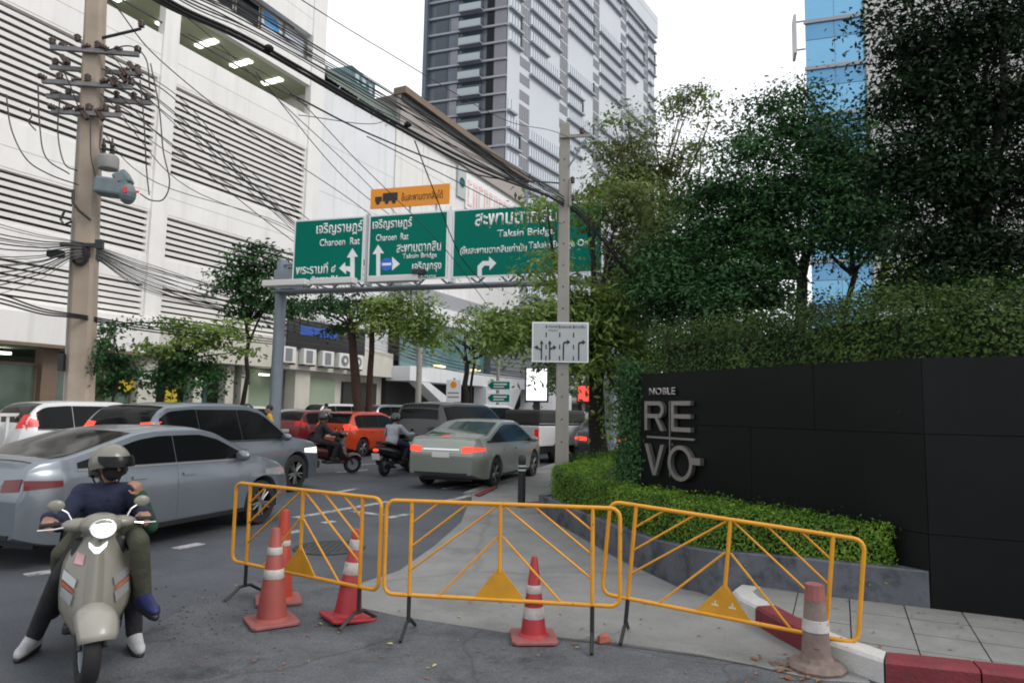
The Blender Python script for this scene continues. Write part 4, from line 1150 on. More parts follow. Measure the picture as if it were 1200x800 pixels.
for pts in (((21, 127), (28, 165), (45, 198), (70, 214), (100, 224)), ((53, 112), (57, 160), (65, 195), (90, 212)), ((77, 120), (76, 165), (84, 200), (98, 208)), ((162, 100), (168, 150), (172, 200), (176, 232)), ((173, 80), (184, 130), (190, 180), (198, 215), (192, 236), (178, 238), (166, 231)), ((122, 70), (150, 62), (168, 76), (173, 110)), ((46, 142), (48, 150), (45, 156), (53, 165)), ((110, 150), (112, 190), (118, 215)), ((122, 155), (121, 180), (124, 188)), ((96, 135), (88, 115), (80, 98)), ((126, 90), (150, 118), (172, 133))):
    q = [(px2(x), -.45, pz(y)) for x, y in pts]
    lc.tube(smooth_path(q, 6), .017, 5)
part('jumper_wire', lc, M['cable'], lp, kind='stuff')

# ------------------------------------------------------------------ overhead cables
def cable(pts, r, label, group=None, m='cable', n=8, sides=5):
    mb = MB().tube(smooth_path([AT(*p) for p in pts], n), r, sides)
    o = part('overhead_cable', mb, M[m])
    return tag(o, label, 'cable', group)
rc = random.Random(5)
gA = 'black cables strung along the near kerb to the slim pole'
lA = 'thin black cable in the dense bundle running along the kerb to the slim pole'
for k in range(13):
    dx = rc.uniform(-26, 30); dy = rc.uniform(-30, 8)
    e = rc.uniform(-3, 7)
    cable([(60 + dx, -95 + dy, 4.5), (200 + dx, -2 + dy, 5.42), (300 + dx, 44 + dy * .9, 6.2), (450 + dx * .6, 128 + dy * .8, 7.93), (560, 186 + dy * .55 + e, 10), (659, 233 + e * 1.2, 12.86), (700, 268 + e * 1.2, 13.4), (750, 333 + e, 14.2), (800, 385 + e * .5, 15)], rc.uniform(.004, .008), lA, gA)
for k, off in enumerate((0, 5)):
    cable([(60, -92 + off, 4.5), (200, 2 + off, 5.42), (300, 50 + off, 6.2), (450, 136 + off, 7.93), (560, 194 + off, 10), (659, 238, 12.86), (700, 274, 13.4), (750, 338, 14.2), (800, 390, 15)], .018, ('thickest black cable at the bottom of the kerbside bundle', 'thick black cable hanging just below the thickest one of the kerbside bundle')[k], 'thick cables of the kerbside bundle')
part_c = MB()
for px, py, d_ in ((315, 57, 6.3), (478, 146, 8.3)):
    c_ = AT(px, py, d_)
    o = part('cable_joint', MB().ball((0, 0, 0), (.05, .05, .035), 10, 6), M['rubber'], loc=c_)
    tag(o, 'black lump of a cable joint on the kerbside bundle ' + ('near the parking block' if px < 400 else 'before the store block'), 'cable joint')
gB = 'fine high wires crossing the sky'
cable([(300, -35, 6.3), (358, 3, 6.8), (448, 58, 7.9), (590, 140, 10.8), (670, 163, 12.88), (740, 215, 20)], .006, 'single fine wire crossing the open sky up to the slim pole top', gB)
cable([(430, 160, 7.9), (520, 205, 9.3), (610, 250, 11.5), (658, 262, 12.86)], .007, 'thin wire sagging low to the slim pole behind the orange sign')
for k, pts in enumerate((((60, -40, 15), (128, 0, 16), (187, 70, 18), (300, 160, 22), (432, 250, 27), (520, 330, 34)),
        ((105, 100, 16.8), (180, 98, 18), (270, 180, 22), (350, 248, 26), (470, 340, 33)),
        ((115, 78, 16.8), (200, 128, 19), (345, 262, 26), (480, 360, 35)),
        ((120, 112, 16.8), (190, 160, 19), (340, 280, 26), (500, 390, 36)),
        ((200, 5, 18), (260, 55, 20), (340, 130, 24), (430, 215, 30), (540, 330, 40)),
        ((300, 85, 20), (400, 205, 26), (470, 262, 32)),
        ((220, 40, 12), (330, 100, 13), (420, 190, 14), (520, 290, 17), (580, 370, 20)),
        ((340, 110, 10), (440, 160, 12), (560, 205, 14), (658, 215, 13)),
        ((486, 165, 9), (505, 215, 10), (540, 300, 12), (575, 340, 14)),
        ((350, 135, 22), (440, 145, 26), (470, 125, 30)))):
    cable(pts, .016 if k not in (6, 8) else .009, ('wire from above the frame slanting past the parking block to the far poles', 'wire dropping from the thick pole past the louvres to the far pole', 'wire from the thick pole top slanting behind the leftmost green sign', 'wire from the lower crossarm of the thick pole to the far trees', 'wire slanting down over the open parking deck', 'short wire slanting over the annex wall', 'wire slanting down in front of the green signs', 'wire rising gently to the slim pole over the annex', 'steep wire crossing in front of the orange sign corner', 'slack wire sagging below the green roof edge')[k], 'wires slanting across the white buildings')
for k in range(9):
    xs_, ys_ = (112, 150, 128, 160, 118, 140, 108, 146, 130)[k], (70, 74, 82, 105, 110, 112, 140, 142, 64)[k]
    cable([(xs_, ys_, 16.8), (xs_ + 75, ys_ + 50 + 4 * k, 19.5), (300 + 8 * k, 218 + 9 * k, 24), (430, 318 + 7 * k, 30), (530, 385 + 5 * k, 38)], .012, 'thin wire from an insulator of the thick pole running past the louvres', 'insulator wires of the thick pole')
gC = 'low cable bundle of the thick pole along the far kerb'
for k in range(16):
    y0 = 256 + k * 6 + rc.uniform(-3, 3)
    e = 286 + k * 1.0
    cable([(-120, y0 - 45 + k * 2, 13.2), (-20, y0 - 2, 15.2), (45, (y0 + e) / 2 + 3, 16.2), (103, e, 16.7), (170, 308 + k * 2.2, 19.5), (260, 338 + k * 2 + rc.uniform(-4, 4), 24), (370, 372 + k * 1.5, 31), (500, 402 + k * 2, 42)], rc.uniform(.008, .018), 'dark cable in the low sagging bundle hung on the thick pole', gC, 'cable' if k % 3 else 'cable_grey')
for k in range(3):
    cable([(-60, 335 + k * 5, 14), (0, 345 + k * 5, 15.4), (50, 362 + k * 3, 16.2), (100, 370 + k * 2, 16.7), (180, 383 + k * 3, 20), (290, 394 + k * 3, 25.5), (420, 410 + k * 2, 36)], .022, ('uppermost of the three thick dark cables sagging lowest on the thick pole', 'middle one of the three thick dark cables sagging lowest on the thick pole', 'lowest of all the thick dark cables on the thick pole')[k], gC + ' at the bottom')

for k in range(4):
    cable([(455, 398 + k * 4, 40), (520, 420 + k * 4, 44), (590, 433 + k * 3, 52), (640, 440 + k * 2, 60)], .03, ('topmost slack cable drooping in front of the showroom glazing', 'second slack cable from the top before the showroom glazing', 'third slack cable from the top before the showroom glazing', 'lowest slack cable drooping in front of the showroom glazing')[k], 'slack cables in front of the showroom')

# ------------------------------------------------------------------ yellow crowd barriers
def barrier(loc, rz, label, Ln=1.78, tilt=0.0, zoff=0.0, roll=0.0):
    t = thing('crowd_barrier', label, 'barrier', loc, rz, 'yellow crowd control barriers')
    t.rotation_euler = (roll, tilt, rz)
    z0, z1, r, h = .29 + zoff, .99 + zoff, .0155, Ln / 2
    cr2 = .07
    pts = []
    for cx, cz, a0 in ((h - cr2, z1 - cr2, 0), (-h + cr2, z1 - cr2, 90), (-h + cr2, z0 + cr2, 180), (h - cr2, z0 + cr2, 270)):
        for k in range(5):
            a = rad(a0 + 90 * k / 4)
            pts.append((cx + cr2 * math.cos(a), 0, cz + cr2 * math.sin(a)))
    pts.append(pts[0]); 
    part('frame_tube', MB().tube(pts, r, 8, cap=False), M['yellow'], t, smooth=True)
    up = .69
    for s in (-1, 1):
        part('upright', MB().tube([(s * up, 0, z0), (s * up, 0, z1)], r, 8), M['yellow'], t, smooth=True, angle=60)
        for xa, za, xb, zb_ in ((.47, z1, up, z1 - .17), (.245, z1, up, z1 - .345), (.02, z1 - .01, up - .01, z0 + .19), (.02, z1 - .24, .47, z0)):
            part('brace', MB().tube([(s * xa, 0, za), (s * xb, 0, zb_)], .009, 6), M['yellow'], t, smooth=True, angle=60)
        # splayed dark foot
        part('leg', MB().tube([(s * up, 0, z0), (s * up, 0, .09)], .016, 8), M['dark_metal'], t)
        part('foot', MB().tube([(s * up, -.2, .012), (s * up, -.05, .1), (s * up, .05, .1), (s * up, .2, .012)], .014, 6), M['dark_metal'], t)
    part('centre_post', MB().tube([(0, 0, z0 + .2), (0, 0, z1)], .015, 8), M['yellow'], t)
    part('plate', MB().plate([(-.2, z0), (.2, z0), (0, z0 + .245)], -.006, .006), M['yellow_plate'], t)
    return t
def between(a, b_): return (a + b_) / 2, math.atan2((b_ - a).y, (b_ - a).x)
p, rz = between(G(277, 697), G(432, 735))
barrier(p, rz, 'yellow tube barrier nearest the silver sedan, standing behind the paired cones')
p, rz = between(G(475, 743), G(697, 757))
barrier(p, rz, 'yellow tube barrier in the middle, behind the cone with a narrow tip')
p, rz = between(G(737, 747), G(975, 775))
b3 = barrier(p, rz, 'yellow tube barrier leaning down to the red and white kerb', tilt=rad(5.3))
b3.location.z = -.06; b3.location.x -= .05
M['plate_mark'] = mat('plate_mark', (0.6, 0.5, 0.3), .7)
for x in (-.06, .06):
    part('plate_mark', MB().plate([(x - .025, .36), (x + .025, .36), (x + .025, .375), (x + .006, .375), (x + .006, .4), (x - .006, .4), (x - .006, .375), (x - .025, .375)], -.008, -.0055), M['plate_mark'], b3)

# ------------------------------------------------------------------ traffic cones
M['cone_pink'] = mat('cone_pink', (0.30, 0.062, 0.05), 0.6, var=.18, scale=4, dark=(.2, .06, .055), dpos=(.55, .8), dscale=5)
M['cone_red'] = mat('cone_red', (0.34, 0.022, 0.03), 0.5, var=.12, scale=4, dark=(.2, .03, .03), dpos=(.58, .8), dscale=6)
M['cone_orange'] = mat('cone_orange', (0.4, 0.05, 0.028), 0.5, var=.15, scale=4)
M['cone_band'] = mat('cone_band', (0.46, 0.44, 0.42), 0.55, var=.2, scale=12, dark=(.3, .2, .18), dpos=(.55, .7), dscale=18)
M['cone_worn'] = mat('cone_worn', (0.2, 0.15, 0.13), 0.8, var=.25, scale=6, bump=.3, bscale=30, dark=(.12, .09, .085), dpos=(.5, .7), dscale=5)
M['cone_base_pink'] = mat('cone_base_pink', (0.28, 0.09, 0.085), 0.7, var=.2, scale=5, dark=(.16, .08, .075), dpos=(.5, .75), dscale=6)
def cone(loc, rz, label, h=.8, rb=.155, rt=.035, base=.22, mc_='cone_pink', mb_='cone_base_pink', bands=((.42, .52), (.66, .74)), tilt=(0, 0), tip=None):
    t = thing('traffic_cone', label, 'traffic cone', loc, rz, 'traffic cones by the barriers')
    t.rotation_euler = (tilt[0], tilt[1], rz)
    def R_(f): return rb + (rt - rb) * f
    part('base', MB().prism([(-base, -base + .03), (-base + .03, -base), (base - .03, -base), (base, -base + .03), (base, base - .03), (base - .03, base), (-base + .03, base), (-base, base - .03)], 0.003, .03), M[mb_], t, bevel=.008)
    segs = [0.0]
    b0 = 0.0
    body = MB().lathe([(R_(0) + .02, .03), (R_(.03), .05), (R_(1), h - .01), (R_(1) - .01, h), (.001, h)], 28)
    cb = part('body', body, M[mc_], t, smooth=True, angle=40)
    for f0, f1 in bands:
        part('reflective_band', MB().lathe([(R_(f0) + .0015, f0 * h), (R_(f0) + .004, f0 * h + .003), (R_(f1) + .004, f1 * h - .003), (R_(f1) + .0015, f1 * h)], 28), M['cone_band'], t, smooth=True, angle=50)
    if tip:
        part('tip', MB().lathe([(R_(tip) + .004, tip * h), (R_(1) + .003, h), (R_(1), h + .012), (.001, h + .014)], 20), M['cone_orange'], t, smooth=True, angle=50)
    return t
cone(G(318, 729), rad(32), 'faded pink traffic cone with two white bands, in front of its twin', h=.73, rb=.118, base=.185, bands=((.47, .57), (.72, .8)))
cone(G(326, 704), rad(22), 'orange traffic cone half hidden behind the faded pink one', h=.77, rb=.12, base=.19, mc_='cone_orange', bands=((.62, .68),), tip=.75, tilt=(0, rad(1.5)))
cone(G(407, 724), rad(35), 'bright red traffic cone with white bands leaning by the barrier joint', h=.69, rb=.112, base=.185, mc_='cone_red', mb_='cone_red', bands=((.5, .64), (.78, .9)), tilt=(rad(-1), rad(5)), tip=.92)
cone(G(625, 748), rad(4), 'red traffic cone with scuffed white bands before the middle barrier', h=.6, rb=.098, rt=.024, base=.17, mc_='cone_red', bands=((.26, .40), (.56, .66)), mb_='cone_base_pink')
# worn grey cone stump on a ring base
t = thing('traffic_cone', 'worn greyish cone stump with one white band beside the kerb', 'traffic cone', G(957, 783), rad(10), 'traffic cones by the barriers')
part('base', MB().lathe([(.18, 0), (.19, .02), (.17, .045), (.115, .055), (.1, .09)], 10), M['cone_worn'], t)
part('body', MB().lathe([(.1, .06), (.092, .12), (.064, .5), (.056, .54), (.052, .545), (.047, .47)], 22), M['cone_worn'], t, smooth=True, angle=40)
part('reflective_band', MB().lathe([(.084, .25), (.089, .253), (.082, .325), (.078, .327)], 22), M['cone_band'], t)
part('torn_top', MB().lathe([(.068, .45), (.07, .455), (.062, .555), (.055, .55)], 11), M['cone_base_pink'], t)

# bollard on the corner pavement
bo = thing('bollard', 'black bollard with pale rings on the corner pavement', 'bollard', G(611, 594), 0)
bo.location.z = .03
part('post', MB().lathe([(.085, 0), (.08, .02), (.068, .03), (.066, .74), (.07, .76), (.07, .82), (.05, .87), (.001, .885)], 20), M['dark_metal'], bo, smooth=True, angle=40)
for z in (.6, .67):
    part('ring', MB().lathe([(.067, z), (.071, z + .003), (.071, z + .03), (.067, z + .033)], 20), M['sign_grey'], bo)

# ------------------------------------------------------------------ street furniture far off
def post_sign(name, label, px, py_b, d_, w_, z0, z1, m, extra=None, cat='road sign'):
    p = AT(px, 470, d_); p.z = .13
    t = thing(name, label, cat, p, rad(-20))
    part('post', MB().lathe([(.05, 0), (.05, z1 + .1), (.001, z1 + .1)], 10), M['galv'], t)
    part('plate', MB().b(-w_ / 2, w_ / 2, -.1, -.06, z0, z1), m, t)
    return t
t = post_sign('notice_sign', 'white notice board with an orange disc on a post before the showroom', 532, 0, 33, .75, 1.9, 2.95, M['sign_white'])
part('orange_disc', MB().lathe([(.16, 0), (.16, .01), (.001, .01)], 16, Matrix.Rotation(PI / 2, 4, 'X'), (0, -.1, 2.72)), M['sign_orange'], t)
for z in (2.3, 2.1): part('text_line', MB().b(-.3, .3, -.105, -.1005, z, z + .06), M['tower_grille'], t)
# two green street name signs
p = AT(583, 470, 38); p.z = .13
t = thing('street_sign', 'pair of small green arrow-ended street name signs on one post', 'street sign', p, rad(-12))
part('post', MB().lathe([(.09, 0), (.09, 5.6), (.001, 5.62)], 10), M['pole_grey'], t)
for k, z in enumerate((1.95, 2.65)):
    x0, x1 = -.55, .75
    pl_ = part('name_plate', MB().plate([(x0, z), (x1, z), (x1, z + .5), (x0, z + .5)], -.16, -.12), M['sign_white'], t)
    part('green_face', MB().plate([(x0 + .22, z + .05), (x1 - .04, z + .05), (x1 - .04, z + .45), (x0 + .22, z + .45), (x0 + .02, z + .25)], -.166, -.159), M['sign_green'], pl_)
    part('text_line', MB().b(x0 + .35, x1 - .2, -.17, -.1655, z + .28, z + .36).b(x0 + .35, x1 - .35, -.17, -.1655, z + .14, z + .2), M['sign_white'], pl_, kind='stuff')
# plain far poles
for px, d_, r, h_, lab in ((490, 34, .13, 7.5, 'plain grey concrete pole before the showroom ramp'),):
    p = AT(px, 470, d_); p.z = .1
    t = thing('utility_pole', lab, 'utility pole', p)
    part('shaft', MB().lathe([(r * 1.15, 0), (r, h_), (.001, h_)], 10), M['pole_grey'], t)
    part('clamp', MB().lathe([(r + .04, h_ - 1.2), (r + .04, h_ - .9)], 10), M['dark_metal'], t)
# advertising screens
M['screen_white'] = mat('screen_white', (.9, .92, .95), .4, emit=(.93, .97, 1), estr=1.15)
M['screen_red'] = mat('screen_red', (.8, .05, .04), .4, emit=(1, .12, .09), estr=.75)
p = AT(629, 470, 42); p.z = 0
t = thing('advert_screen', 'bright white upright advertising screen in a black frame', 'screen', p, rad(-8))
za, zb2 = AT(629, 469, 42).z, AT(629, 432, 42).z
part('frame', MB().b(-.72, .72, -.2, .1, za - .12, zb2 + .08), M['trim_black'], t)
part('screen', MB().b(-.62, .62, -.215, -.199, za, zb2), M['screen_white'], t)
part('post', MB().b(-.2, .2, -.1, .1, 0, za - .12), M['trim_black'], t)
p = AT(689, 470, 46); p.z = 0
t = thing('advert_screen', 'red lit advertising screen glowing behind the roadside tree trunk', 'screen', p, rad(-8))
za, zb2 = AT(689, 470, 46).z, AT(689, 452, 46).z
part('frame', MB().b(-.75, .75, -.2, .1, za - .12, zb2 + .08), M['trim_black'], t)
part('screen', MB().b(-.66, .66, -.215, -.199, za, zb2), M['screen_red'], t)
part('post', MB().b(-.2, .2, -.1, .1, 0, za - .12), M['trim_black'], t)
# white railings along the far kerb
def railing(p0, p1, label, z=.13, h=1.15):
    d_ = p1 - p0; ln = d_.length
    t = thing('railing', label, 'railing', Vector((p0.x, p0.y, z)), math.atan2(d_.y, d_.x), 'white railings on the far kerb')
    part('top_rail', MB().b(0, ln, -.04, .04, h - .07, h), M['white_plastic'], t)
    part('bottom_rail', MB().b(0, ln, -.03, .03, .1, .16), M['white_plastic'], t)
    n = int(ln / .17)
    bm_ = MB().b(-.028, .028, -.02, .02, .16, h - .07).mesh('bar', M['white_plastic'])
    for k in range(n + 1):
        part('bar', bm_, None, t, loc=(ln * k / n, 0, 0))
    for k in range(int(ln / 2) + 1):
        part('post', MB().b(k * 2 - .04, k * 2 + .04, -.045, .045, 0, h + .03), M['white_plastic'], t)
railing(SF(6.2, -16.9), SF(10.2, -16.9), 'white vertical-bar railing left of the thick pole', h=1.3)
railing(SF(19.6, -17.2), SF(24.5, -17.2), 'white vertical-bar railing beside the man in yellow', h=1.2)

# ------------------------------------------------------------------ litter
M['brick_red'] = mat('brick_red', (.34, .1, .06), .9, var=.2, scale=20, bump=.4)
p = G(707, 752)
o = part('brick_fragment', MB().add([(-.05, -.025, 0), (.05, -.03, 0), (.045, .03, 0), (-.04, .03, 0), (-.045, -.02, .05), (.04, -.025, .035), (.04, .025, .055), (-.035, .025, .04)], [(0, 3, 2, 1), (4, 5, 6, 7), (0, 1, 5, 4), (1, 2, 6, 5), (2, 3, 7, 6), (3, 0, 4, 7)]), M['brick_red'], loc=(p.x, p.y, .004), rot=(0, 0, .5))
tag(o, 'broken piece of red brick by the barrier foot', 'brick')
M['leaf_brown'] = mat('leaf_brown', (.22, .1, .045), .8, var=.35, scale=15)
M['leaf_yellow'] = mat('leaf_yellow', (.4, .34, .12), .8, var=.3, scale=15)
lit = MB()
rl = random.Random(9)
def flat_leaf(mb, p, s, z=0.004):
    a = rl.uniform(0, 2 * PI); u = Vector((math.cos(a), math.sin(a), 0)) * s; v = Vector((-math.sin(a), math.cos(a), 0)) * s * .4
    mb.add([p - u + Vector((0, 0, z)), p + v + Vector((0, 0, z + s * .25)), p + u + Vector((0, 0, z + .002)), p - v + Vector((0, 0, z + s * .1))], [(0, 3, 2, 1)])
for k in range(70):
    flat_leaf(lit, G(935 + rl.gauss(0, 22), 783 + rl.gauss(0, 7)), rl.uniform(.02, .045), .004)
for k in range(90):
    flat_leaf(lit, G(rl.uniform(180, 1000), rl.uniform(700, 800)), rl.uniform(.01, .025), .004)
for k in range(40):
    flat_leaf(lit, G(1000 + rl.uniform(-60, 190), 705 + rl.uniform(-4, 60), ZP), rl.uniform(.012, .028), .003)
o = part('leaf_litter', lit, M['leaf_brown'], kind='stuff'); o['label'] = 'scattered dry brown leaves on the ground round the worn cone'
lit2 = MB()
for k in range(24):
    flat_leaf(lit2, G(rl.uniform(230, 700), rl.uniform(680, 790)), rl.uniform(.01, .03), .005)
o = part('leaf_litter', lit2, M['leaf_yellow'], kind='stuff'); o['label'] = 'scattered yellow scraps and leaves on the road'
# broken edge of the old asphalt: loose lumps
lum = MB()
for k in range(120):
    p = G(rl.gauss(230, 60), 722 + rl.gauss(0, 18))
    if p.y < 3: continue
    s = rl.uniform(.004, .014)
    lum.ball((p.x, p.y, .0), (s, s * rl.uniform(.6, 1), s * .45), 6, 4)
o = part('rubble', lum, M['asphalt_old'], kind='stuff'); o['label'] = 'crumbled asphalt lumps along the broken edge of the patch'
# ------------------------------------------------------------------ cars
def interp(tab, x):
    if x <= tab[0][0]: return tab[0][1]
    for (a, va), (b_, vb) in zip(tab, tab[1:]):
        if x <= b_:
            t = (x - a) / (b_ - a)
            return va + (vb - va) * t
    return tab[-1][1]
def smooth_tab(tab, x, w=.07):
    return (interp(tab, x - w) + 2 * interp(tab, x - w / 2) + 2 * interp(tab, x) + 2 * interp(tab, x + w / 2) + interp(tab, x + w)) / 8
def paint(name, col, metal=.55, rough=.32):
    return mat(name, col, rough, metal=metal, coat=.6, var=.06, scale=1.5)
CARS = {
 'sedan': dict(L=4.62, W=1.8, top=[(0, .62), (.02, .93), (.1, 1.06), (.2, 1.09), (.75, 1.12), (1.0, 1.2), (1.65, 1.41), (2.1, 1.455), (2.6, 1.45), (2.95, 1.38), (3.75, 1.0), (3.85, .975), (4.3, .85), (4.5, .74), (4.58, .62), (4.62, .5)], wb=(.98, 3.66), wr=.325, belt=.93,
    side=[((.92, 1.0, 1.05), (1.1, 1.75), (.95, 1.22)), ], cab=(.85, 3.45), belt_s=.015, fast=0),
 'fastback': dict(L=4.85, W=1.86, top=[(0, .6), (.02, .92), (.1, 1.04), (.2, 1.07), (.5, 1.1), (.8, 1.17), (1.7, 1.4), (2.2, 1.46), (2.7, 1.45), (3.1, 1.36), (3.85, .98), (3.95, .955), (4.4, .84), (4.7, .72), (4.8, .6), (4.85, .48)], wb=(1.0, 3.84), wr=.34, belt=.93, belt_s=.012),
 'compact': dict(L=4.2, W=1.72, top=[(0, .6), (.02, .95), (.08, 1.06), (.2, 1.1), (.45, 1.12), (.7, 1.18), (1.35, 1.355), (1.8, 1.405), (2.25, 1.4), (2.6, 1.325), (3.3, .985), (3.4, .97), (3.85, .86), (4.08, .72), (4.16, .6), (4.2, .48)], wb=(.74, 3.42), wr=.31, belt=.95, belt_s=.014),
 'suv': dict(L=4.6, W=1.85, top=[(0, .62), (.02, 1.0), (.08, 1.15), (.35, 1.56), (.55, 1.66), (1.2, 1.71), (2.3, 1.71), (2.75, 1.62), (3.4, 1.14), (3.5, 1.09), (4.2, .98), (4.48, .85), (4.56, .66), (4.6, .5)], wb=(.88, 3.62), wr=.36, belt=1.04, belt_s=.012),
 'hatch': dict(L=3.95, W=1.72, top=[(0, .55), (.02, .95), (.08, 1.08), (.32, 1.42), (.5, 1.5), (1.1, 1.53), (2.0, 1.52), (2.35, 1.45), (3.05, 1.03), (3.15, .99), (3.6, .88), (3.85, .74), (3.92, .58), (3.95, .46)], wb=(.7, 3.2), wr=.31, belt=.96, belt_s=.014),
 'van': dict(L=4.9, W=1.9, top=[(0, .62), (.02, 1.0), (.06, 1.2), (.2, 1.72), (.35, 1.82), (1.2, 1.87), (2.9, 1.86), (3.3, 1.76), (4.05, 1.2), (4.15, 1.14), (4.6, 1.0), (4.82, .82), (4.88, .64), (4.9, .5)], wb=(.95, 3.95), wr=.34, belt=1.1, belt_s=.01),
}
def wheel_meshes(r, key):
    if key in _wheels: return _wheels[key]
    rx = Matrix.Rotation(PI / 2, 4, 'X')
    ty = MB().lathe([(r * .66, -.1), (r * .93, -.1), (r, -.07), (r, .07), (r * .93, .1), (r * .66, .1), (r * .66, -.1)], 28, rx)
    rim = MB().lathe([(r * .66, -.095), (r * .68, -.1), (r * .62, -.085), (r * .6, -.02), (.001, -.01)], 28, rx)
    rim2 = MB().lathe([(r * .66, .095), (r * .68, .1), (r * .62, .085), (r * .6, .02), (.001, .01)], 28, rx)
    sp = MB()
    for k in range(10):
        a = 2 * PI * k / 10 + (.13 if k % 2 else -.13)
        d_ = Vector((math.cos(a), 0, math.sin(a)))
        for s in (-1, 1):
            sp.tube([d_ * r * .12 + Vector((0, s * .075, 0)), d_ * r * .62 + Vector((0, s * .088, 0))], [.022, .017], 6)
    for s in (-1, 1):
        sp.lathe([(.06, -.012), (.055, .012), (.001, .012)] if s > 0 else [(.001, -.012), (.055, -.012), (.06, .012)], 14, rx, (0, s * .08, 0))
    res = (ty.mesh('tyre', M['rubber'], True, 35), rim.mesh('rim', M['rim_dark'], True, 35), rim2.mesh('rim', M['rim_dark'], True, 35), sp.mesh('spokes', M['rim'], True, 40))
    _wheels[key] = res
    return res
_wheels = {}
M['rim'] = mat('rim', (.2, .205, .21), .4, metal=.7)
M['rim_dark'] = mat('rim_dark', (.03, .03, .032), .5)

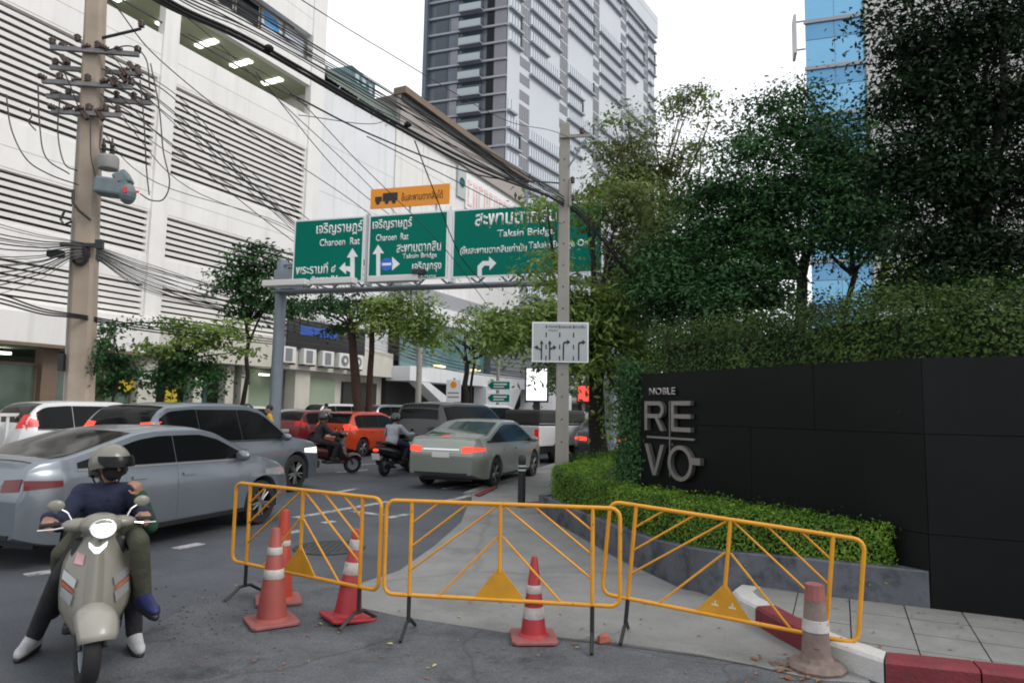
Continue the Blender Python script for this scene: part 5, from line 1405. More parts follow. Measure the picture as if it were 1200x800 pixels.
class Car:
    def __init__(s, kind):
        s.k = CARS[kind]; s.kind = kind
        s.L, s.W = s.k['L'], s.k['W']
    def top(s, x): return smooth_tab(s.k['top'], x)
    def zbot(s, x):
        z = .21
        if x < .5: z = .21 + .12 * (1 - x / .5) ** 2
        if x > s.L - .5: z = .2 + .08 * ((x - s.L + .5) / .5) ** 2
        ra = s.k['wr'] + .055
        for wx in s.k['wb']:
            d_ = abs(x - wx)
            if d_ < ra: z = max(z, s.k['wr'] + math.sqrt(max(0, ra * ra - d_ * d_)))
        return z
    def belt(s, x): return s.k['belt'] + s.k['belt_s'] * (1.5 - x) * .9
    def hw(s, x):
        w = s.W / 2
        t = x / s.L
        if x < .55: w *= 1 - .2 * ((.55 - x) / .55) ** 2.4
        if x > s.L - .85: w *= 1 - .24 * ((x - s.L + .85) / .85) ** 2.3
        return w
    def y(s, x, z):
        w = s.hw(x); zb = .2; be = s.belt(x)
        if z < be:
            f = (z - zb) / (be - zb)
            return w * (.955 + .045 * math.sin(PI * min(1, max(0, f * .8 + .12))) - .012 * max(0, f - .8) * 5 + (.006 if .62 < f < .7 else 0))
        T_ = max(s.top(x), be + .02)
        roof = s.k['top'][0][1]
        f = (z - be) / (1.45 - .93)
        return w * (.943 - .2 * f ** 1.05)
    def ring(s, x):
        zt, zb = s.top(x), s.zbot(x)
        be = s.belt(x)
        pts = []
        zc = zt - .015
        if zt > be + .06: zs = [zb, zb + .02] + [zb + .02 + (be - zb - .02) * f for f in (.15, .3, .45, .6, .72, .8, .9, 1)] + [be + (zt - .05 - be) * f for f in (.25, .5, .75, 1)]
        else: zs = [zb, zb + .02] + [zb + .02 + (zt - .05 - zb - .02) * f for f in (.12, .24, .36, .48, .58, .66, .74, .82, .88, .93, .97, 1)]
        for i, z in enumerate(zs):
            yy = s.y(x, z)
            if i == 0: yy -= .05
            pts.append((yy, z))
        yl, zl = pts[-1]
        crown = .045 if zt > be + .1 else .03
        for f, g_ in ((.985, .55), (.95, .82), (.86, .94), (.65, 1.0), (.35, 1.0), (0, 1.0)):
            bow = crown * (1 - f * f) * (.5)
            pts.append((yl * f, zl + (zt - zl) * g_ + bow - crown * .5 * 0))
        return pts
    def build_body(s):
        xs = set(np.round(np.linspace(0, s.L, 47), 3))
        ra = s.k['wr'] + .055
        for wx in s.k['wb']:
            for t in np.linspace(0, PI, 17): xs.add(round(wx + ra * .999 * math.cos(t), 3))
            xs.add(round(wx - ra - .004, 3)); xs.add(round(wx + ra + .004, 3))
        for x in (.01, .03, .06, s.L - .01, s.L - .03, s.L - .06): xs.add(x)
        xs = sorted(xs)
        rows = []
        for x in xs:
            h = s.ring(x)
            if x == xs[0] or x == xs[-1]:
                pass
            rows.append([(x, -y, z) for y, z in h] + [(x, y, z) for y, z in reversed(h[:-1])])
        mb = MB(); mb.grid(rows)
        n = len(rows[0])
        # close the ends and the floor
        for r_, flip in ((rows[0], False), (rows[-1], True)):
            half = n // 2
            for i in range(half):
                q = [r_[i], r_[i + 1], r_[n - 2 - i], r_[n - 1 - i]]
                if i + 1 == n - 2 - i: q = [r_[i], r_[i + 1], r_[n - 1 - i]]
                base = len(mb.v); mb.v += q
                f = tuple(range(base, base + len(q)))
                mb.f.append(f if not flip else f[::-1])
        for a, b_ in zip(rows, rows[1:]):
            mb.add([a[0], b_[0], b_[-1], a[-1]], [(0, 1, 2, 3)])
        bm = bmesh.new()
        vs = [bm.verts.new(p) for p in mb.v]
        for f in mb.f:
            try: bm.faces.new([vs[i] for i in f])
            except ValueError: pass
        bmesh.ops.remove_doubles(bm, verts=bm.verts[:], dist=.0005)
        bmesh.ops.recalc_face_normals(bm, faces=bm.faces[:])
        for v in bm.verts: v.co.x -= s.L / 2
        me = bpy.data.meshes.new('body'); bm.to_mesh(me)
        s.bvh = BVHTree.FromBMesh(bm); bm.free()
        me.shade_smooth(); me.set_sharp_from_angle(angle=rad(38))
        s.me = me
        return me
    def patch(s, rows, d_, off=.006):
        """rows of points (local, x measured from the rear) cast along d_ on to the body -> proud plate with a skirt"""
        d_ = Vector(d_).normalized()
        out, inn = [], []
        for r_ in rows:
            o, i = [], []
            for p in r_:
                p = Vector((p[0] - s.L / 2, p[1], p[2]))
                hit, nrm, _, _ = s.bvh.ray_cast(p - d_ * 3, d_)
                if hit is None:
                    hit, nrm, _, _ = s.bvh.find_nearest(p)
                if nrm.dot(d_) > 0: nrm = -nrm
                o.append(hit + nrm * off); i.append(hit - nrm * .004)
            out.append(o); inn.append(i)
        mb = MB(); mb.grid(out)
        R_, C = len(out), len(out[0])
        loop = [(0, j) for j in range(C)] + [(i, C - 1) for i in range(1, R_)] + [(R_ - 1, j) for j in range(C - 2, -1, -1)] + [(i, 0) for i in range(R_ - 2, 0, -1)]
        L_ = len(loop)
        mb.add([out[i][j] for i, j in loop] + [inn[i][j] for i, j in loop], [(k, (k + 1) % L_, L_ + (k + 1) % L_, L_ + k) for k in range(L_)])
        bm = bmesh.new(); vs = [bm.verts.new(p) for p in mb.v]
        for f in mb.f:
            try: bm.faces.new([vs[i] for i in f])
            except ValueError: pass
        bmesh.ops.remove_doubles(bm, verts=bm.verts[:], dist=.0002)
        bmesh.ops.recalc_face_normals(bm, faces=bm.faces[:])
        # point outwards
        tot = sum((f.normal.dot(d_) * f.calc_area() for f in bm.faces if abs(f.normal.dot(d_)) > .3), 0.0)
        if tot > 0: bmesh.ops.reverse_faces(bm, faces=bm.faces[:])
        me = bpy.data.meshes.new('patch'); bm.to_mesh(me); bm.free()
        me.shade_smooth(); me.set_sharp_from_angle(angle=rad(35))
        return me
def quadrows(c, n=6, m_=5):
    """bilinear rows from four corners (a b / d c): a->b bottom, d->c top"""
    a, b_, c_, d_ = [Vector(p) for p in c]
    return [[(a.lerp(b_, j / (n - 1))).lerp(d_.lerp(c_, j / (n - 1)), i / (m_ - 1)) for j in range(n)] for i in range(m_)]
def build_car(kind, label, loc, rz, pm, glass='glass_car', tail='tail', group=None, name='parked_car', lights='lens', brake=False, dark_trim=True, plate=True, roof_rack=False, cat='car', fast_glass=True):
    c = Car(kind); k = c.k; L_ = c.L
    t = thing(name, label, cat, loc, rz, group)
    me = c.build_body(); me.materials.append(pm)
    link('body', me, t)
    def add(nm, rows, d_, m, off=.006, parent=t, label=None):
        q = c.patch(rows, d_, off); q.name = nm; q.materials.append(M[m] if isinstance(m, str) else m)
        o = link(nm, q, parent)
        if label: o['label'] = label
        return o
    tops = k['top']
    def ztop(x): return c.top(x)
    # windscreen and rear glass: find slope spans
    zr = max(z for _, z in tops)
    be0 = c.belt(L_ / 2)
    xs = np.linspace(0, L_, 400)
    zz = np.array([c.top(x) for x in xs])
    above = [x for x, z in zip(xs, zz) if z > be0 + .12]
    xr0, xf0 = above[0], above[-1]
    roof = [x for x, z in zip(xs, zz) if z > zr - .055]
    xr1, xf1 = roof[0], roof[-1]
    def top_rows(xa, xb, fa, fb, n=7):
        rows = []
        for i in range(n):
            x = xa + (xb - xa) * i / (n - 1); f = fa + (fb - fa) * i / (n - 1)
            w = c.y(x, max(c.belt(x), c.top(x) - .06)) * f
            rows.append([(x, w * g_, 2.5) for g_ in (-1, -.8, -.5, 0, .5, .8, 1)])
        return rows
    add('windscreen', top_rows(xf0 + .05, xf1 + .05, .93, .9), (0, 0, -1), 'glass_car')
    add('rear_window', top_rows(xr0 + .03, xr1 - .03, .88, .87), (0, 0, -1), glass)
    # side windows
    xa, xb = xr0 + (.42 if kind not in ('suv', 'van', 'hatch') else .25), xf0 - .1
    for s in (-1, 1):
        cuts = [xa, xa + (xb - xa) * .16, xa + (xb - xa) * .53, xb] if kind not in ('suv', 'van') else [xa, xa + (xb - xa) * .27, xa + (xb - xa) * .6, xb]
        for a, b_ in zip(cuts, cuts[1:]):
            n = 9; rows = []
            aa, bb = a + .006, b_ - .006
            for i in range(5):
                r_ = []
                for j in range(n):
                    x = aa + (bb - aa) * j / (n - 1)
                    z0 = c.belt(x) + .035; z1 = max(z0 + .015, min(c.top(x) - .085, zr - .1))
                    r_.append((x, s * 1.0, z0 + (z1 - z0) * i / 4))
                rows.append(r_)
            add('side_window', rows, (0, -s, 0), 'glass_car', .004)
        # doors as slightly proud panels, with handles
        dx = [(max(k['wb'][0] + c.k['wr'] + .07, xa + .2), xa + (xb - xa) * .52), (xa + (xb - xa) * .53, min(xb - .12, k['wb'][1] - k['wr'] - .1))]
        for a, b_ in dx:
            rows = [[(a + (b_ - a) * j / 7, s * 1.0, .3 + (c.belt(a + (b_ - a) * j / 7) - .0 - .3) * i / 6) for j in range(8)] for i in range(7)]
            dr = add('door', rows, (0, -s, 0), pm, .0045)
            zh = c.belt(a) - .13
            add('handle', quadrows([(a + .07, s, zh), (a + .27, s, zh), (a + .27, s, zh + .035), (a + .07, s, zh + .035)], 4, 3), (0, -s, 0), pm, .03, dr)
        add('sill', quadrows([(k['wb'][0] + k['wr'] + .07, s, .2), (k['wb'][1] - k['wr'] - .07, s, .2), (k['wb'][1] - k['wr'] - .07, s, .285), (k['wb'][0] + k['wr'] + .07, s, .285)], 6, 3), (0, -s, 0), 'trim_black', .006)
        # belt moulding
        add('belt_trim', [[(xa + (xb - xa) * j / 11, s, c.belt(xa + (xb - xa) * j / 11) + dz) for j in range(12)] for dz in (.008, .028)], (0, -s, 0), 'trim_grey' if kind in ('fastback', 'sedan', 'compact') else 'trim_black', .008)
        # mirrors
        mx_ = xb - .12
        mm = MB().ball((mx_ - L_ / 2, s * (c.y(mx_, 1.0) + .11), c.belt(mx_) + .07), (.07, .12, .075), 12, 7)
        mm.box((mx_ - L_ / 2, s * (c.y(mx_, 1.0) + .02), c.belt(mx_) + .03), (.06, .1, .04))
        part('mirror', mm, pm, t, smooth=True, angle=50)
        # lamps
        zl = min(.74, c.top(L_ - .25) - .12)
        add('headlight', [[(L_ - .75 + .0 + .55 * j / 5, s, zl - .02 + .045 * (1 - j / 5) + (.13 - .05 * (1 - j / 5)) * i / 3) for j in range(6)] for i in range(4)], (0, -s, 0), lights, .008)
        zt_ = 1.24 if kind == 'suv' else 1.0 if kind in ('hatch', 'van') else .84
        hgt = .3 if kind == 'suv' else .2 if kind in ('suv', 'hatch', 'van') else .12
        rows = [[(0.0, s * (c.hw(.05) * (.62 + .33 * j / 5)), zt_ - hgt / 2 + hgt * i / 3 + .02 * j / 5) for j in range(6)] for i in range(4)]
        add('tail_light', rows, (1, 0, 0), tail, .012)
        rows = [[(.05 + .32 * j / 4, s, zt_ - hgt / 2 + .03 + hgt * .8 * (1 - .4 * j / 4) * i / 3 + .02 * j / 4) for j in range(5)] for i in range(4)]
        add('tail_light', rows, (0, -s, 0), tail, .01)
        for wx in k['wb']:
            ty, r1, r2, sp = wheel_meshes(k['wr'], k['wr'])
            w_ = link('wheel', ty, t, (wx - L_ / 2, s * (c.W / 2 - .125), k['wr']))
            link('rim', r1 if s < 0 else r2, w_); link('spokes', sp, w_)
    # rear bumper strip, plate, grille
    add('bumper_strip', quadrows([(0, -.6, .33), (0, .6, .33), (0, .62, .37), (0, -.62, .37)], 8, 3), (1, 0, 0), 'trim_black', .012)
    if plate: add('number_plate', quadrows([(0, -.2, .68), (0, .2, .68), (0, .2, .79), (0, -.2, .79)], 4, 3), (1, 0, 0), 'plate_white', .014)
    add('grille', quadrows([(L_, -.5, .38), (L_, .5, .38), (L_, .55, .55), (L_, -.55, .55)], 6, 3), (-1, 0, 0), 'trim_black', .008)
    if kind in ('sedan', 'fastback', 'compact'):
        add('boot_trim', quadrows([(0, -.42, .83), (0, .42, .83), (0, .42, .86), (0, -.42, .86)], 6, 2), (1, 0, 0), 'chrome', .014)
        if brake: add('brake_light', quadrows([(xr0 + .12, -.09, 2), (xr0 + .12, .09, 2), (xr0 + .17, .09, 2), (xr0 + .17, -.09, 2)], 3, 3), (0, 0, -1), 'tail_lit', .012)
    if roof_rack:
        for s in (-1, 1):
            part('roof_rail', MB().tube([(.6 - L_ / 2, s * .62, zr - .05), (.7 - L_ / 2, s * .62, zr + .03), (2.2 - L_ / 2, s * .62, zr + .03), (2.4 - L_ / 2, s * .62, zr - .04)], .018, 6), M['trim_black'], t)
    part('underbody', MB().b(-L_ / 2 + .3, L_ / 2 - .3, -c.W / 2 + .3, c.W / 2 - .3, .18, .45), M['trim_black'], t)
    return t
M['trim_grey'] = mat('trim_grey', (.3, .31, .32), .3, metal=.6)
P_SILVER = paint('paint_silver_blue', (.19, .215, .245))
P_GREY = paint('paint_grey', (.165, .195, .225))
P_WHITE = paint('paint_white', (.62, .63, .64), metal=.0)
P_CHAMP = paint('paint_champagne', (.27, .295, .26), metal=.5)
P_BLACK = paint('paint_black', (.012, .013, .014), metal=.2)
P_DARK = paint('paint_dark', (.018, .02, .021), metal=.2)
P_ORANGE = paint('paint_orange', (.55, .055, .012), metal=.2)
P_RED = paint('paint_red', (.2, .012, .018), metal=.2)
def carpos(front_wheel_px, hd, kind, side=-1):
    """put the car so that its near front (or given) wheel meets the ground at the pixel; side -1 = right-hand wheel"""
    k = CARS[kind]
    p = G(*front_wheel_px)
    r_ = heading(hd)
    loc = Vector((k['wb'][1] - k['L'] / 2, side * (k['W'] / 2 - .1), 0))
    c_, s_ = math.cos(r_), math.sin(r_)
    return Vector((p.x - (loc.x * c_ - loc.y * s_), p.y - (loc.x * s_ + loc.y * c_), 0)), r_
def carpos_rear(px, hd, kind, side=-1):
    k = CARS[kind]; p = G(*px); r_ = heading(hd)
    loc = Vector((k['wb'][0] - k['L'] / 2, side * (k['W'] / 2 - .1), 0))
    c_, s_ = math.cos(r_), math.sin(r_)
    return Vector((p.x - (loc.x * c_ - loc.y * s_), p.y - (loc.x * s_ + loc.y * c_), 0)), r_
gC_ = 'cars moving along the road'
_rc = AT(32, 600, 6.85)
_s, _c = math.sin(rad(20)), math.cos(rad(20))
loc, r_ = Vector((_rc.x + 2.1 * _s - .86 * _c, _rc.y + 2.1 * _c + .86 * _s, 0)), heading(20)
build_car('compact', 'silver-grey sedan with dark red tail lights right behind the scooter riders', loc, r_, P_SILVER, tail='tail_off', group=gC_, name='sedan_car')
loc, r_ = carpos((342, 575), 20, 'suv')
suv = build_car('suv', 'grey sports utility car with lit red tail light beyond the silver-grey sedan', loc, r_, P_GREY, tail='tail_lit', group=gC_, name='suv_car', lights='lens_lit')
loc, r_ = carpos_rear((577, 571), 20, 'sedan')
build_car('sedan', 'pale green-silver sedan with red tail lights seen from behind', loc, r_, P_CHAMP, glass='glass_tint', tail='tail_lit', group=gC_, name='sedan_car', brake=True)
loc = AT(122, 470, 17.5); loc.z = 0
build_car('suv', 'white sports utility car partly hidden behind the grey one', loc, heading(28), P_WHITE, group=gC_, name='suv_car')
loc = AT(538, 470, 20.8); loc.z = 0
build_car('van', 'dark grey people carrier just beyond the green-silver sedan', loc, heading(24), P_DARK, group=gC_, name='van_car', cat='van')
loc = AT(572, 470, 25.5); loc.z = 0
build_car('van', 'white-roofed people carrier beyond the dark one', loc, heading(24), P_WHITE, group=gC_, name='van_car', cat='van')
loc = AT(618, 470, 27.5); loc.z = 0
build_car('sedan', 'silver sedan with lit tail light between the people carriers and the white pickup', loc, heading(28), P_SILVER, tail='tail_lit', group=gC_, name='sedan_car')
loc = AT(430, 470, 25.3); loc.z = 0
build_car('hatch', 'orange-red hatchback with glowing brake lights', loc, heading(24), P_ORANGE, tail='tail_lit', group=gC_, name='hatchback_car')
loc = AT(376, 470, 29.0); loc.z = 0
build_car('hatch', 'red hatchback behind the white railing', loc, heading(26), P_RED, group=gC_, name='hatchback_car')
loc = AT(709, 470, 23.5); loc.z = 0
build_car('sedan', 'black sedan with lit tail lights behind the roadside tree', loc, heading(10), P_BLACK, tail='tail_lit', group=gC_, name='sedan_car')
# cars standing along the far pavement
gP = 'cars parked before the shops'
for px, d_, kind, pm, lab in ((338, 33.0, 'sedan', P_SILVER, 'silver sedan parked before the green shutter'), (406, 36.0, 'suv', P_WHITE, 'white car parked behind the twin-trunk tree'), (468, 36.0, 'suv', P_SILVER, 'silver car parked by the showroom ramp'), (300, 31.0, 'hatch', P_WHITE, 'white hatchback parked behind the man in yellow')):
    loc = AT(px, 470, d_); loc.z = .13
    build_car(kind, lab, loc, heading(40), pm, group=gP)
# white pickup with a dark load, seen from its side
loc = AT(664, 470, 24.5); loc.z = 0
pk = thing('pickup_truck', 'white pickup truck with a dark covered load behind the slim pole', 'truck', loc, heading(42), gC_)
part('bed', MB().b(-2.6, .5, -.9, .9, .55, 1.2), P_WHITE, pk, bevel=.03)
cabm = MB().add([(.52, -.88, .5), (2.6, -.85, .45), (2.6, .85, .45), (.52, .88, .5), (.52, -.9, 1.15), (2.55, -.85, .98), (2.55, .85, .98), (.52, .9, 1.15)], [(0, 3, 2, 1), (4, 5, 6, 7), (0, 1, 5, 4), (1, 2, 6, 5), (2, 3, 7, 6), (3, 0, 4, 7)])
part('bonnet', cabm, P_WHITE, pk, bevel=.06)
part('cab', MB().add([(.52, -.86, 1.1), (1.75, -.84, 1.05), (1.75, .84, 1.05), (.52, .86, 1.1), (.62, -.68, 1.68), (1.2, -.68, 1.66), (1.2, .68, 1.66), (.62, .68, 1.68)], [(0, 3, 2, 1), (4, 5, 6, 7), (0, 1, 5, 4), (1, 2, 6, 5), (2, 3, 7, 6), (3, 0, 4, 7)]), P_WHITE, pk, bevel=.04)
for s in (-1, 1):
    part('side_window', MB().add([(.68, s * .84, 1.16), (1.55, s * .83, 1.14), (1.15, s * .705, 1.6), (.7, s * .705, 1.6)], [(0, 1, 2, 3), (3, 2, 1, 0)]), M['glass_car'], pk)
    part('sill', MB().b(-2.5, 2.4, s * .8 - .05, s * .8 + .05, .35, .52), M['trim_black'], pk)
    for wx in (-1.6, 1.65):
        ty, r1, r2, sp = wheel_meshes(.36, .36)
        w_ = link('wheel', ty, pk, (wx, s * .8, .36)); link('rim', r1 if s < 0 else r2, w_); link('spokes', sp, w_)
    part('tail_light', MB().b(-2.62, -2.58, s * .8 - .08, s * .8 + .08, .75, 1.1), M['tail'], pk)
part('load_cage', MB().b(-2.45, .1, -.8, .8, 1.21, 1.72), M['dark_int'], pk, bevel=.12)
part('cage_rail', MB().b(-2.58, .45, -.9, -.87, 1.25, 1.29).b(-2.58, .45, .87, .9, 1.25, 1.29), M['galv'], pk, kind='stuff')
# ------------------------------------------------------------------ people
M['skin'] = mat('skin', (.29, .155, .105), .55, var=.08, scale=12)
M['navy'] = mat('navy', (.012, .017, .045), .85, var=.25, scale=9, bump=1.0, bscale=11)
M['charcoal'] = mat('charcoal', (.016, .016, .018), .85, var=.25, scale=9, bump=1.0, bscale=11)
M['olive'] = mat('olive', (.05, .052, .034), .85, var=.2, scale=9, bump=1.0, bscale=11)
M['green_cloth'] = mat('green_cloth', (.008, .045, .022), .85, var=.25, scale=9, bump=1.0, bscale=11)
M['shoe_white'] = mat('shoe_white', (.4, .41, .42), .7, var=.2, scale=14)
M['shoe_blue'] = mat('shoe_blue', (.012, .016, .085), .6, var=.2, scale=14)
M['yellow_cloth'] = mat('yellow_cloth', (.55, .3, .02), .8, var=.15, scale=9, bump=.3, bscale=14)
M['grey_cloth'] = mat('grey_cloth', (.3, .32, .35), .85, var=.15, scale=9, bump=.3, bscale=14)
M['black_cloth'] = mat('black_cloth', (.012, .012, .014), .85, var=.2, scale=9)
M['helmet_cream'] = mat('helmet_cream', (.17, .165, .14), .4, coat=.5)
M['helmet_black'] = mat('helmet_black', (.015, .015, .016), .25, coat=.5)
M['visor'] = mat('visor', (.008, .008, .009), .25, spec=.2)
M['hair'] = mat('hair', (.01, .008, .007), .6)
M['scoot_cream'] = mat('scoot_cream', (.2, .19, .16), .35, coat=.3, var=.1, scale=3)
M['scoot_cream2'] = mat('scoot_cream2', (.28, .27, .235), .35, coat=.3)
M['sticker_pink'] = mat('sticker_pink', (.55, .32, .33), .5)

def caps_mesh(caps, voxel, name, m, smooth=5, extra=None):
    """capsules (a, b, ra, rb) -> one continuous skin"""
    mb = MB()
    for a, b_, ra, rb in caps:
        a, b_ = Vector(a), Vector(b_)
        d_ = b_ - a
        n = 4
        if d_.length > 1e-5:
            ax = d_.normalized(); q = Vector((0, 0, 1)).rotation_difference(ax).to_matrix().to_4x4()
            prof = []
            for i in range(5): t = PI / 2 * i / 4; prof.append((max(1e-6, ra * math.sin(t)), -ra * math.cos(t)))
            for i in range(5): t = PI / 2 * i / 4; prof.append((max(1e-6, rb * math.cos(t)), d_.length + rb * math.sin(t)))
            mb.lathe(prof, 12, q, a)
        else: mb.ball(a, ra, 12, 9)
    if extra:
        for c, r_, mm in extra: mb.ball(c, r_, 16, 11, mm)
    me = mb.mesh('tmp')
    o = link('tmp', me)
    md = o.modifiers.new('r', 'REMESH'); md.mode = 'VOXEL'; md.voxel_size = voxel
    if smooth:
        sm = o.modifiers.new('s', 'SMOOTH'); sm.iterations = smooth; sm.factor = .5
    dg = bpy.context.evaluated_depsgraph_get()
    res = bpy.data.meshes.new_from_object(o.evaluated_get(dg))
    bpy.data.objects.remove(o); bpy.data.meshes.remove(me)
    res.name = name
    res.materials.clear(); res.materials.append(m)
    res.shade_smooth()
    return res
V = lambda *a: Vector(a)
def hand_caps(w, d_, side, up, curl=1.0, sc=1.0, grip=None):
    """palm, four fingers and a thumb. w wrist, d_ direction of the hand, side = direction towards the thumb, up = back of the hand"""
    d_ = d_.normalized(); side = (side - d_ * side.dot(d_)).normalized(); up = d_.cross(side); up = up if True else up
    caps = []
    k0 = w + d_ * .085 * sc
    for i, (off, ln) in enumerate(((.030, .070), (.010, .078), (-.010, .073), (-.029, .058))):
        base = k0 + side * off * sc - d_ * (.004 * abs(i - 1)) * sc
        caps.append((w + side * off * .55 * sc + d_ * .012, base, .0145 * sc, .0125 * sc))
        p, dd = base, d_.copy()
        for j, (f, r_) in enumerate(((.45, .0098), (.32, .0088), (.23, .0078))):
            ang = curl * (.55, .8, .6)[j] * (1 + .06 * i)
            dd = (dd * math.cos(ang) - up * math.sin(ang)).normalized()
            q = p + dd * ln * f * sc
            caps.append((p, q, r_ * sc, (r_ - .001) * sc)); p = q
    t0 = w + d_ * .03 * sc + side * .03 * sc
    t1 = t0 + (d_ * .6 + side * .75 - up * .25 * curl).normalized() * .038 * sc
    t2 = t1 + (d_ * .9 + side * .15 - up * .45 * curl).normalized() * .032 * sc
    caps += [(w + d_ * .015, t0, .016 * sc, .014 * sc), (t0, t1, .0125 * sc, .0105 * sc), (t1, t2, .0105 * sc, .0085 * sc)]
    return caps
def make_person(label, J, loc, rz, top, bottom, shoe, voxel=.009, sleeve=.92, helmet=None, mask=False, yaw=0.0, hair=True, hands=None, shoe_caps=True, group=None, short_sleeve=False, collar=True):
    t = thing('person', label, 'person', loc, rz, group)
    P_ = {k: Vector(v) for k, v in J.items()}
    ch, pe, nk, hd = P_['chest'], P_['pelvis'], P_['neck'], P_['head']
    waist = pe.lerp(ch, .45)
    yv = (P_['shL'] - P_['shR']).normalized()
    caps = []
    for s in (-1, 1):
        caps += [(pe + yv * .05 * s, waist + yv * .035 * s, .105, .095), (waist + yv * .035 * s, ch + yv * .06 * s, .095, .105)]
    caps += [(P_['shL'], P_['shR'], .06, .06), (ch, nk, .07, .055), (nk - Vector((0, 0, .02)), hd, .052, .05)]
    fw = Matrix.Rotation(yaw, 3, 'Z') @ Vector((1, 0, 0)); sd = Matrix.Rotation(yaw, 3, 'Z') @ Vector((0, 1, 0))
    mm = Matrix.Rotation(yaw, 4, 'Z')
    ex = [(hd + V(0, 0, .035), (.095, .076, .095), mm), (hd + fw * .025 + V(0, 0, -.035), (.07, .06, .075), mm)]
    for s in (-1, 1): ex.append((hd + sd * .078 * s + V(0, 0, -.005), (.02, .012, .032), mm))
    caps += [(hd + fw * .09 + V(0, 0, .02), hd + fw * .112 + V(0, 0, -.02), .010, .015)]
    caps += [(hd + fw * .083 + sd * .02 + V(0, 0, -.058), hd + fw * .083 - sd * .02 + V(0, 0, -.058), .01, .01)]
    arms, legs = [], []
    for s in ('L', 'R'):
        arms.append((P_['sh' + s], P_['el' + s], P_['wr' + s])); legs.append((P_['hip' + s], P_['kn' + s], P_['an' + s], P_['toe' + s]))
        caps += [(P_['sh' + s], P_['el' + s], .052, .04), (P_['el' + s], P_['wr' + s], .04, .026)]
        caps += [(P_['hip' + s], P_['kn' + s], .082, .055), (P_['kn' + s], P_['kn' + s].lerp(P_['an' + s], .35), .055, .056), (P_['kn' + s].lerp(P_['an' + s], .35), P_['an' + s], .056, .036), (P_['an' + s], P_['toe' + s], .036, .03)]
        if hands and s in hands: caps += hand_caps(P_['wr' + s], *hands[s])
        else:
            d_ = (P_['wr' + s] - P_['el' + s]); caps += hand_caps(P_['wr' + s], d_, V(1, 0, 0) if abs(d_.normalized().x) < .8 else V(0, -1 if s == 'L' else 1, 0), V(0, 0, 1), .5)
    body = link('body', caps_mesh(caps, voxel, 'body', M['skin'], 3, ex), t)
    # shirt or jacket
    g = .016
    cc = []
    for s in (-1, 1):
        cc += [(pe + yv * .05 * s + (ch - pe).normalized() * -.02, waist + yv * .04 * s, .112 + g, .1 + g), (waist + yv * .04 * s, ch + yv * .06 * s, .1 + g, .108 + g)]
    cc += [(P_['shL'], P_['shR'], .062 + g, .062 + g), (ch, nk - (nk - ch) * .12, .075 + g, .05 + g)]
    for a, b_, w_ in arms:
        if short_sleeve: cc += [(a, a.lerp(b_, .7), .055 + g, .05 + g)]
        else: cc += [(a, b_, .055 + g, .044 + g), (b_, b_.lerp(w_, sleeve - .08), .044 + g, .036 + g), (b_.lerp(w_, sleeve - .06), b_.lerp(w_, sleeve), .037 + g, .037 + g)]
    link('jacket' if not short_sleeve else 'shirt', caps_mesh(cc, max(voxel, .011), 'jacket', M[top], 4), t)
    tc = []
    for s, (h_, k_, a_, to) in zip((1, -1), legs):
        tc += [(pe + yv * .05 * s, h_, .115, .1), (h_, k_, .092, .07), (k_, k_.lerp(a_, .5), .07, .066), (k_.lerp(a_, .5), k_.lerp(a_, .93), .066, .06)]
    link('trousers', caps_mesh(tc, max(voxel, .011), 'trousers', M[bottom], 4), t)
    for h_, k_, a_, to in legs:
        heel = a_ - (to - a_) * .28
        base_z = min(heel.z, to.z) - .03
        sc_ = [(V(heel.x, heel.y, a_.z - .03), V(to.x, to.y, to.z), .05, .045), (a_ + V(0, 0, .01), a_.lerp(to, .5), .054, .048), (a_.lerp(to, .6), to + (to - a_) * .15, .046, .036)]
        if shoe:
            sh_ = link('shoe', caps_mesh(sc_, max(voxel, .01), 'shoe', M[shoe], 2), t)
            dz = V(0, 0, .035)
            link('sole', caps_mesh([(V(heel.x, heel.y, a_.z - .03) - dz, to - dz, .043, .04), (to - dz, to + (to - a_) * .18 - dz, .04, .03)], max(voxel, .01), 'sole', M['trim_black'], 1), sh_)
    if helmet:
        ho = MB()
        prof = [(max(1e-6, .142 * math.sin(a)), .142 * math.cos(a)) for a in np.linspace(0, 1.9, 14)] + [(.128 * math.sin(1.9), .13 * math.cos(1.9))] + [(max(1e-6, .128 * math.sin(a)), .128 * math.cos(a)) for a in np.linspace(1.85, 0, 12)]
        hmx = Matrix.Translation(hd + V(0, 0, .03)) @ mm @ Matrix.Rotation(-.22, 4, 'Y') @ Matrix.Diagonal((1.1, .97, 1.02, 1))
        ho.lathe(prof, 28).xf(hmx)
        hel = part('helmet', ho, M[helmet], t, smooth=True, angle=50)
        # peak and dark visor band over the brow
        rows = []
        for i in range(4):
            r_ = []
            for j in range(13):
                hw__ = (74, 72, 66, 52)[i]; a = rad(-hw__ + 2 * hw__ * j / 12)
                rr_ = .158 + .004 * i
                el = .36 - .17 * i
                r_.append(Vector((rr_ * math.cos(a) * math.cos(el) + .03 * math.cos(a), rr_ * math.sin(a) * math.cos(el) * .95, rr_ * math.sin(el))))
            rows.append(r_)
        vz = MB().grid(rows); vz.grid([[p * .96 for p in r_][::-1] for r_ in rows]); vz.xf(Matrix.Translation(hd + V(0, 0, .03)) @ mm)
        part('visor', vz, M['visor'], hel, smooth=True)
        st = MB().tube([hd + sd * .105 + V(0, 0, -.02), hd + sd * .06 + fw * .03 + V(0, 0, -.125), hd - sd * .06 + fw * .03 + V(0, 0, -.125), hd - sd * .105 + V(0, 0, -.02)], .008, 6)
        part('chin_strap', st, M['black_cloth'], hel)
    elif hair:
        hb = MB().ball(hd + V(0, 0, .055) - fw * .014, (.1, .085, .09), 16, 9, mm)
